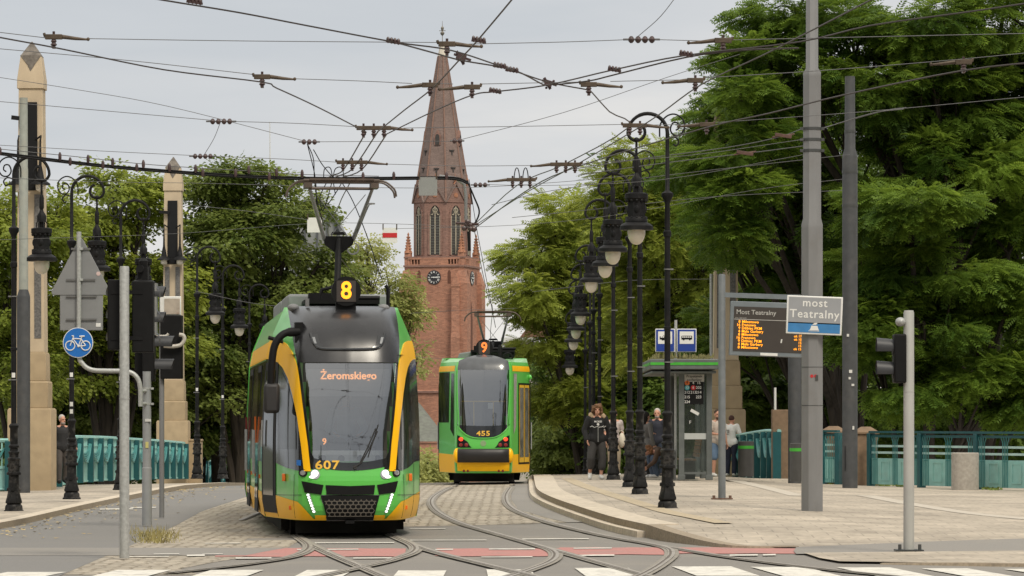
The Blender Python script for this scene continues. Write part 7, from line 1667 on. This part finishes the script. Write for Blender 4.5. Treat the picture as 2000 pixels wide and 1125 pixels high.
wire('contact_wire', [WZ(925, 441, H), W3(940, 520, 84), W3(955, 585, 93), W3(962, 604, 96), Vector((-.7, 120, 4.5)), Vector((-.7, 140, 4.))], .009, copper, 'contact wire dropping past the belfry onto the rear tram pantograph', gC)
gS = 'thin span wires across the sky'
S_ = [
 ([(-60, 56), (90, 74)], 40.2, 'short span wire at the upper left edge before the first clamp'),
 ([(146, 75), (480, 80), (868, 83)], 40.2, 'topmost long span wire from the first clamp to the spire tip'),
 ([(915, 86), (1100, 82), (1236, 77)], 40.2, 'span wire from the spire tip to the insulator at upper right'),
 ([(1272, 77), (1376, 80)], 40.2, 'short span wire between the insulator and the bronze arm at the tree edge'),
 ([(1430, 78), (1700, 72), (2060, 64)], 40.2, 'topmost span wire across the right tree'),
 ([(-60, 90), (250, 118), (500, 146)], 42.5, 'second span wire from the left edge passing the tip of the larger obelisk'),
 ([(550, 153), (700, 158), (805, 163)], 42.5, 'second span wire between the left clamp and the spire'),
 ([(850, 163), (885, 164)], 42.5, 'bit of span wire crossing in front of the spire'),
 ([(940, 164), (1140, 160)], 42.5, 'second span wire right of the spire'),
 ([(1192, 159), (1326, 156)], 42.5, 'second span wire between two clamps left of the big tree'),
 ([(1378, 152), (1600, 138), (1850, 118), (2060, 98)], 42.5, 'second span wire crossing the big tree below the topmost one'),
 ([(-60, 193), (200, 216), (415, 235)], 49., 'third span wire from the left edge through the black plate of the obelisk'),
 ([(450, 237), (580, 241), (706, 248)], 49., 'third span wire from the insulator to the triple clamp'),
 ([(788, 250), (1000, 247), (1215, 243)], 49., 'third span wire crossing the middle of the spire'),
 ([(1276, 244), (1345, 243)], 49., 'third span wire just right of the tallest lamp hook'),
 ([(1388, 240), (1600, 225), (1760, 212), (2060, 184)], 49., 'third span wire crossing the big tree at half height'),
 ([(-60, 280), (200, 295), (384, 304)], 54.5, 'fourth span wire at left above the cable bundle'),
 ([(412, 305), (560, 311), (664, 317)], 54.5, 'fourth span wire from the hanging insulator to the lower triple clamp'),
 ([(738, 320), (900, 324), (1058, 323)], 54.5, 'fourth span wire across the lower spire'),
 ([(1128, 320), (1350, 303), (1570, 272)], 54.5, 'fourth span wire anchored on the big grey mast'),
 ([(-60, 142), (150, 175), (330, 208), (597, 276)], 52., 'span wire slanting from the left edge to the small insulator'),
 ([(612, 277), (780, 276), (890, 276)], 52., 'span wire from the small insulator to the spire edge'),
 ([(895, 274), (1100, 220), (1300, 152), (1445, 106)], 52., 'span wire rising from the spire to the right tree'),
 ([(1245, 72), (1290, 32), (1330, -20)], 40., 'thin stay wire rising from the right insulator to the top edge'),
 ([(430, 240), (418, 270), (399, 302)], 50., 'short link wire between two insulators left of the front tram'),
 ([(-60, 345), (200, 355), (400, 358), (700, 366), (920, 366), (1100, 355), (1240, 342)], 58.5, 'span wire hidden behind the cable bundle, crossing the spire foot'),
 ([(930, 360), (1080, 362), (1300, 350), (1570, 302)], 60., 'span wire from the bundle end to the big grey mast'),
 ([(-60, 470), (100, 465), (350, 456), (600, 437), (760, 437), (920, 444)], 66., 'long span wire crossing low over the left trees'),
 ([(760, 447), (1000, 440), (1200, 420), (1480, 370), (1645, 350)], 68., 'long span wire crossing low from the flag plate to the dark pole'),
 ([(360, 400), (480, 412), (620, 432)], 66., 'short span wire before the dark left tree'),
 ([(1660, 302), (1480, 322), (1280, 345), (1080, 372), (960, 400)], 70., 'upper of three span wires fixed to the dark pole'),
 ([(1645, 372), (1400, 384), (1150, 410), (1000, 425)], 74., 'lowest of three span wires fixed to the dark pole'),
 ([(1040, 570), (1230, 548), (1390, 545)], 96., 'span wire low over the tram stop behind the lamps'),
 ([(380, 568), (480, 590), (560, 600)], 100., 'span wire low among the left lamps'),
 ([(800, 612), (900, 606), (1010, 602)], 120., 'span wire above the rear tram pantograph'),
 ([(780, 690), (860, 700), (1100, 690)], 130., 'span wire behind the rear tram in front of the brick tower'),
]
for pts, d, lab in S_:
    wire('span_wire', [W3(x, y, d) for x, y in pts], .0043 if d < 70 else .006, wirem, lab, gS, 5)
# feeder cable bundle with clips
cb = [(-60, 288), (0, 298), (200, 322), (400, 338), (560, 346), (720, 347), (858, 346), (895, 348), (914, 356)]
r = empty('feeder_cable', W3(400, 340, 58.), 0, 'thick black feeder cable bundle with brown clips crossing behind the pantograph', 'cable')
O = r.location.copy()
for dz in (0, -.03):
    mb = MB(); mb.tube([q - O + Vector((0, dz, dz)) for q in smooth_path([W3(x, y, 58.) for x, y in cb], 5)], .015, 6); mb.build('cable', black, r)
mb = MB(); mb.tube([q - O for q in smooth_path([W3(x, y, 58.) for x, y in ((-60, 282), (0, 291), (150, 306), (300, 322), (520, 336), (600, 341), (740, 344))], 5)], .006, 5); mb.build('messenger_wire', wirem, r)
for x, y in ((0, 296), (117, 306), (137, 316), (172, 311), (201, 322), (220, 317), (267, 328), (280, 321), (331, 328), (382, 330), (396, 338), (460, 338), (486, 332), (526, 345), (540, 337), (590, 340), (709, 345), (769, 344), (872, 344)):
    mb = MB(); p = W3(x, y, 57.95) - O; mb.lathe([(.018, -.06), (.026, -.03), (.026, .03), (.012, .07)], p, 7); mb.build('clip', insul, r)
# hanging curved pipe and junction at the right end of the bundle
r = empty('feeder_drop', W3(925, 440, 68.), 0, 'bent grey feeder pipe with a cluster of fittings before the belfry', 'feeder pipe'); O = r.location.copy()
mb = MB(); mb.tube([W3(x, y, 68.) - O for x, y in ((858, 344), (890, 348), (907, 360), (910, 385), (910, 430))], .03, 8); mb.build('pipe', pole_g, r)
mb = MB()
for _ in range(14): p = W3(random.uniform(903, 935), random.uniform(432, 450), 68.) - O; mb.ball(p, random.uniform(.025, .06), 7, 5)
mb.tube([W3(890, 436, 68) - O, W3(935, 438, 68) - O], .025, 6); mb.box(W3(915, 437, 68) - O, (.10, .08, .06)); mb.build('fitting', insul, r)
mb = MB(); mb.tube([q - O for q in smooth_path([W3(x, y, 68.) for x, y in ((912, 352), (926, 385), (936, 412), (930, 432), (922, 440))], 5)], .016, 6); mb.tube([q - O for q in smooth_path([W3(x, y, 68.) for x, y in ((916, 350), (930, 440), (945, 520), (968, 640))], 6)], .008, 4); mb.tube([W3(x, y, 68.) - O for x, y in ((915, 452), (917, 490))], .03, 6); mb.build('lead', black, r)
# jumper loops above the front tram
r = empty('jumper_wire', W3(650, 345, 57.5), 0, 'tangle of drooping black jumper wires round the pantograph of the front tram', 'jumper wires'); O = r.location.copy()
mb = MB()
for L in ([(600, 280), (612, 310), (614, 350), (620, 395), (632, 440)], [(612, 292), (632, 325), (660, 352), (690, 350)], [(640, 352), (625, 385), (632, 410), (650, 350)], [(632, 350), (634, 330), (645, 328), (650, 350), (655, 380)], [(650, 350), (655, 330), (668, 328), (672, 350)], [(672, 348), (660, 370), (640, 400)], [(600, 280), (616, 350), (618, 420)], [(665, 352), (690, 395), (720, 470), (745, 545)]):
    mb.tube([q - O for q in smooth_path([W3(x, y, 57.5) for x, y in L], 6)], .008, 5)
mb.build('loop', black, r)
# bronze clamps
gK = 'bronze clamps holding the contact wires'
def clamp(px, py, n, flip, d, lab, m=fitting, arm=True, loops=False):
    s_ = F / d; r = empty('wire_clamp', W3(px, py, d), 0, lab, 'clamp', gK); r.scale = (.85, .85, .85); k = -1 if flip else 1
    mb = MB(); w_ = .22 if n == 1 else .16 * n + .06
    mb.box((0, 0, .0), (w_, .06, .065)); mb.tube([(-k * w_ / 2, 0, .0), (-k * (w_ / 2 + .015), 0, .05)], .02, 6)
    if arm: mb.tube([(k * w_ / 2, 0, .0), (k * (w_ / 2 + .17), 0, -.022), (k * (w_ / 2 + .33), 0, -.035)], [.03, .024, .014], 7); mb.ball((k * (w_ / 2 + .33), 0, -.03), .025, 6, 5)
    mb.build('arm', m, r, bevel=.008)
    for q in range(n):
        mb = MB(); x = (q - (n - 1) / 2) * .16; mb.lathe([(.026, -.12), (.044, -.10), (.024, -.075), (.04, -.055), (.02, -.03)], (x, 0, 0), 8); mb.box((x, 0, -.135), (.04, .12, .025)); mb.tube([(x, 0, -.14), (x, 0, .07)], .018, 6)
        mb.build('insulator', insul, r)
    if loops:
        mb = MB()
        for q in (-1, 0): mb.tube([(q * .16 + .08 + .05 * math.cos(t), 0, .0 + .22 * math.sin(t)) for t in np.linspace(0, math.pi, 9)], .01, 5)
        mb.build('loop', black, r)
for a in ((105, 72, 1, 0, 40.2, 'bronze clamp near the tip of the larger obelisk'), (512, 150, 1, 0, 42.5, 'bronze clamp on the left contact wire above the dark tree'), (873, 86, 1, 0, 40.2, 'bronze clamp right at the tip of the spire'), (840, 166, 1, 1, 42.5, 'bronze clamp on the left edge of the spire'), (922, 170, 1, 1, 42.5, 'bronze clamp on the right edge of the spire'), (1150, 165, 1, 0, 42.5, 'bronze clamp at the bend above the tallest lamp'), (1358, 157, 1, 1, 42.5, 'bronze clamp in the sky left of the big tree'), (1412, 79, 1, 1, 40.2, 'bronze clamp at the upper edge of the big tree'), (1380, 243, 1, 1, 49., 'bronze clamp before the leaves right of the tallest lamp'), (1882, 121, 1, 1, 42.5, 'bronze clamp at the right in front of the big tree'),
          (730, 250, 3, 0, 49., 'triple clamp above the front tram, upper one'), (688, 317, 3, 0, 54.5, 'triple clamp above the front tram, lower one nearer the pantograph'), (1240, 245, 2, 0, 49., 'double clamp in front of the tallest lamp hook'), (1105, 321, 3, 1, 54.5, 'triple clamp in the sky left of the lamp row')):
    clamp(*a)
clamp(1018, 351, 3, 1, 58., 'triple clamp with two black wire loops right of the spire', loops=True)
gI = 'strings of insulators in the span wires'
def insulators(px, py, d, n, lab):
    r = empty('insulator_string', W3(px, py, d), 0, lab, 'insulator', gI); mb = MB(); mb.tube([(-.05 * n, 0, 0), (.05 * n, 0, 0)], .012, 5); mb.build('rod', wirem, r); 
    mb = MB()
    for q in range(n): x = (q - (n - 1) / 2) * .075; mb.lathe([(.012, -.04), (.028, -.024), (.036, 0), (.024, .024), (.012, .036)], (x, 0, 0), 8)
    mb.build('bell', insul, r)
for a in ((1253, 77, 40.2, 4, 'string of four insulators at the upper right of the spire'), (432, 237, 49., 4, 'string of insulators above the left trees, upper one'), (396, 305, 54.5, 4, 'string of insulators above the left trees, lower one'), (604, 277, 52., 3, 'small string of insulators left of the spire'), (893, 275, 52., 2, 'pair of insulators on the right edge of the spire'), (938, 361, 58., 3, 'string of insulators just right of the spire foot')):
    insulators(*a)
gJ = 'wire crossing fittings'
def crossing(px, py, d, lab, sz=1.):
    r = empty('wire_crossing', W3(px, py, d), 0, lab, 'crossing fitting', gJ); r.scale = (.62, .62, .62); mb = MB()
    mb.box((0, 0, 0), (.13 * sz, .12, .10 * sz), ry=.3); mb.box((.02, 0, .01), (.26 * sz, .05, .04), ry=.35); mb.box((-.02, 0, 0), (.05, .05, .22 * sz), ry=-.5)
    for _ in range(6): mb.ball((random.gauss(0, .05), random.gauss(0, .03), random.gauss(0, .04)), .025, 6, 5)
    mb.build('body', insul, r)
crossing(901, 113, 39.4, 'dark crossing fitting in the sky right of the spire tip', 1.2)
crossing(1071, 163, 42.4, 'dark crossing fitting where contact wires cross right of the spire', 1.1)
for px, py, lab in ((935, 80, 'grooved splice on the steep contact wire at the top'), (768, 82, 'grooved splice left of the spire tip'), (976, 130, 'grooved splice between the two wire crossings, left one'), (1000, 138, 'grooved splice between the two wire crossings, right one'), (967, 179, 'splice on the contact wire below the crossings'), (1200, 137, 'grooved splice right of the second crossing'), (1340, 107, 'grooved splice left of the big tree top'), (380, 4, 'splice at the top edge on the left')):
    p = WZ(px, py, H); r = empty('wire_splice', p, 0, lab, 'splice', 'splices on the contact wires'); mb = MB()
    for q in range(4): mb.ball(((q - 1.5) * .035, 0, .012 - .006 * (q - 1.5)), (.02, .025, .034), 7, 5)
    mb.box((0, 0, -.005), (.15, .03, .02), ry=.15); mb.build('body', insul, r)
# small plates hanging from the wires
def plate(name, px0, px1, py0, py1, d, m, lab, bands=None):
    a = W3(px0, py1, d); b = W3(px1, py0, d); r = empty(name, (a + b) / 2, 0, lab, 'sign'); w_ = b.x - a.x; h = b.z - a.z
    mb = MB(); mb.box((0, 0, 0), (w_, .015, h)); mb.build('panel', m, r)
    if bands: mb = MB(); mb.box((0, -.011, 0), (w_ * .97, .006, h * .31)); mb.build('band', bands, r)
    mb = MB()
    for k in (-1, 1): mb.box((k * w_ * .46, 0, h / 2 + .02), (.02, .03, .10))
    mb.build('hook', fitting, r); return r
plate('hanging_plate', 818, 854, 346, 382, 57.9, mat('plate_grey2', (.26, .27, .26), .5, var=.05), 'plain grey square plate hanging from the cable bundle before the spire')
plate('hanging_plate', 747, 776, 445, 474, 66., whitem, 'white square plate with a red stripe hanging in the sky', redm)
plate('hanging_plate', 600, 629, 425, 454, 66., whitem, 'white square plate hanging behind the left arm of the pantograph')
# antenna mast far behind
mb = MB(); d_ = 260.; mb.tube([W3(527, 238, d_), W3(528, 420, d_)], [.03, .07], 6); o = mb.build('antenna_mast', offw); tagit(o, 'very thin pale antenna mast rising above the dark left tree', 'mast')
# bracing wires fixed to the grey mast
gM = 'anchor wires of the grey mast'
for pts, d, lab in (([(1570, 250), (1520, 268), (1420, 288), (1240, 312), (1120, 330)], 66., 'upper anchor wire with a turnbuckle left of the grey mast'), ([(1570, 285), (1470, 298), (1300, 318), (1130, 342)], 66.5, 'lower anchor wire with a turnbuckle left of the grey mast'), ([(1770, 210), (1720, 218), (1600, 252)], 66., 'slack anchor wire leaving the grey mast to the right'), ([(1572, 262), (1700, 222), (1765, 213)], 65.5, 'second anchor wire leaving the grey mast to the right')):
    wire('anchor_wire', [W3(x, y, d) for x, y in pts], .008, wirem, lab, gM)
for px, py, lab in ((1530, 265, 'red brown turnbuckle on the upper anchor wire'), (1455, 299, 'red brown turnbuckle on the lower anchor wire')):
    p = W3(px, py, 66.); mb = MB(); mb.box((0, 0, 0), (.30, .04, .06), ry=.15); mb.tube([(-.2, 0, -.03), (.2, 0, .03)], .015, 6); o = mb.build('turnbuckle', mat('turnbuckle_red', (.10, .05, .038), .6, var=.2, scale=12) if 'turnbuckle_red' not in MATS else MATS['turnbuckle_red'], loc=p, bevel=.006); tagit(o, lab, 'turnbuckle')
# ================================================================== unseen trees and houses added round the camera, darkening glass reflections and low sky
def copy_thing(src, loc, rz, sc, lab, grp):
    o = copy_tree(src); o.location = loc; o.rotation_euler = (0, 0, rz); o.scale = (sc, sc, sc); return tagit(o, lab, src['category'], grp)
tsrc = {o.name: o for o in COL.objects if o.get('category') == 'tree' and o.parent is None}
mp_ = [o for o in tsrc.values() if o.name.startswith('maple_tree')]; lc_ = [o for o in tsrc.values() if o.name.startswith('locust_tree')]
gT = 'unseen trees added round the square for reflections and shade'
for i, (x, y, z, rz, sc, k) in enumerate(((-17, 44, -7, 1., 1., 2), (-21, 31, -7, 2.3, 1.05, 1), (-19, 57, -7, 4., 1., 2), (-26, 70, -7, .4, 1.1, 1), (-24, 84, -7, 3., 1.1, 2), (-27, 98, -7.5, 5., 1.1, 1), (-22, 18, -7, 3.4, 1., 2))):
    copy_thing(mp_[k], (x, y, z), rz, sc, 'unseen broad-leaved tree added beyond the left edge to darken reflections', gT)
for i, (x, y, z, rz, sc, k) in enumerate(((27, 60, -7, 1.2, 1., 1), (29, 44, -7, 2.2, 1., 3), (31, 28, -7, 4.2, 1., 1), (24, 76, -7, 5.2, 1., 3))):
    copy_thing(lc_[k], (x, y, z), rz, sc, 'unseen feathery tree added beyond the right edge to darken reflections', gT)
def town(x, y, w_, dp_, h, rz, rgb, lab):  # unseen house, added to block low sky and reflect dark in tram glass
    r = empty('building', (x, y, -.1), rz, lab, 'building'); m = MB(); m.box((0, dp_ / 2, h / 2), (w_, dp_, h)); m.build('wall', mat('facade', rgb, .85, var=.06, scale=.6, dirt=.3, dscale=.3), r, smooth=0)
    m = MB(); m.prism([(-w_ / 2 - .4, h), (w_ / 2 + .4, h), (w_ / 2 - 2, h + 4), (-w_ / 2 + 2, h + 4)], -.4, dp_ + .4); m.build('roof', slate, r, smooth=0)
    n = int(w_ / 5)
    for f in range(3):
        for k in range(n):
            px = -w_ / 2 + w_ * (k + .5) / n; z = 3 + f * (h - 2) / 3; m = MB(); m.box((px, -.02, z + .8), (1.9, .12, 3.2)); wf = m.build('window', offw, r, smooth=0); m = MB(); m.box((px, -.07, z + .8), (1.6, .1, 2.9)); m.build('pane', dglass, wf, smooth=0)
town(-38, -30, 40, 14, 19, math.pi, (.30, .26, .20), 'unseen ochre town house added behind the camera at left for reflections')
town(6, -36, 38, 14, 21, math.pi, (.33, .30, .26), 'unseen pale town house added behind the camera for windscreen reflections')
town(48, -30, 40, 14, 18, math.pi, (.28, .22, .17), 'unseen brown town house added behind the camera at right for reflections')
town(-52, 30, 60, 14, 20, -math.pi / 2, (.30, .27, .22), 'unseen long grey town house added at left to block low sky')
town(55, 30, 60, 14, 20, math.pi / 2, (.31, .27, .21), 'unseen long ochre town house added at right to block low sky')
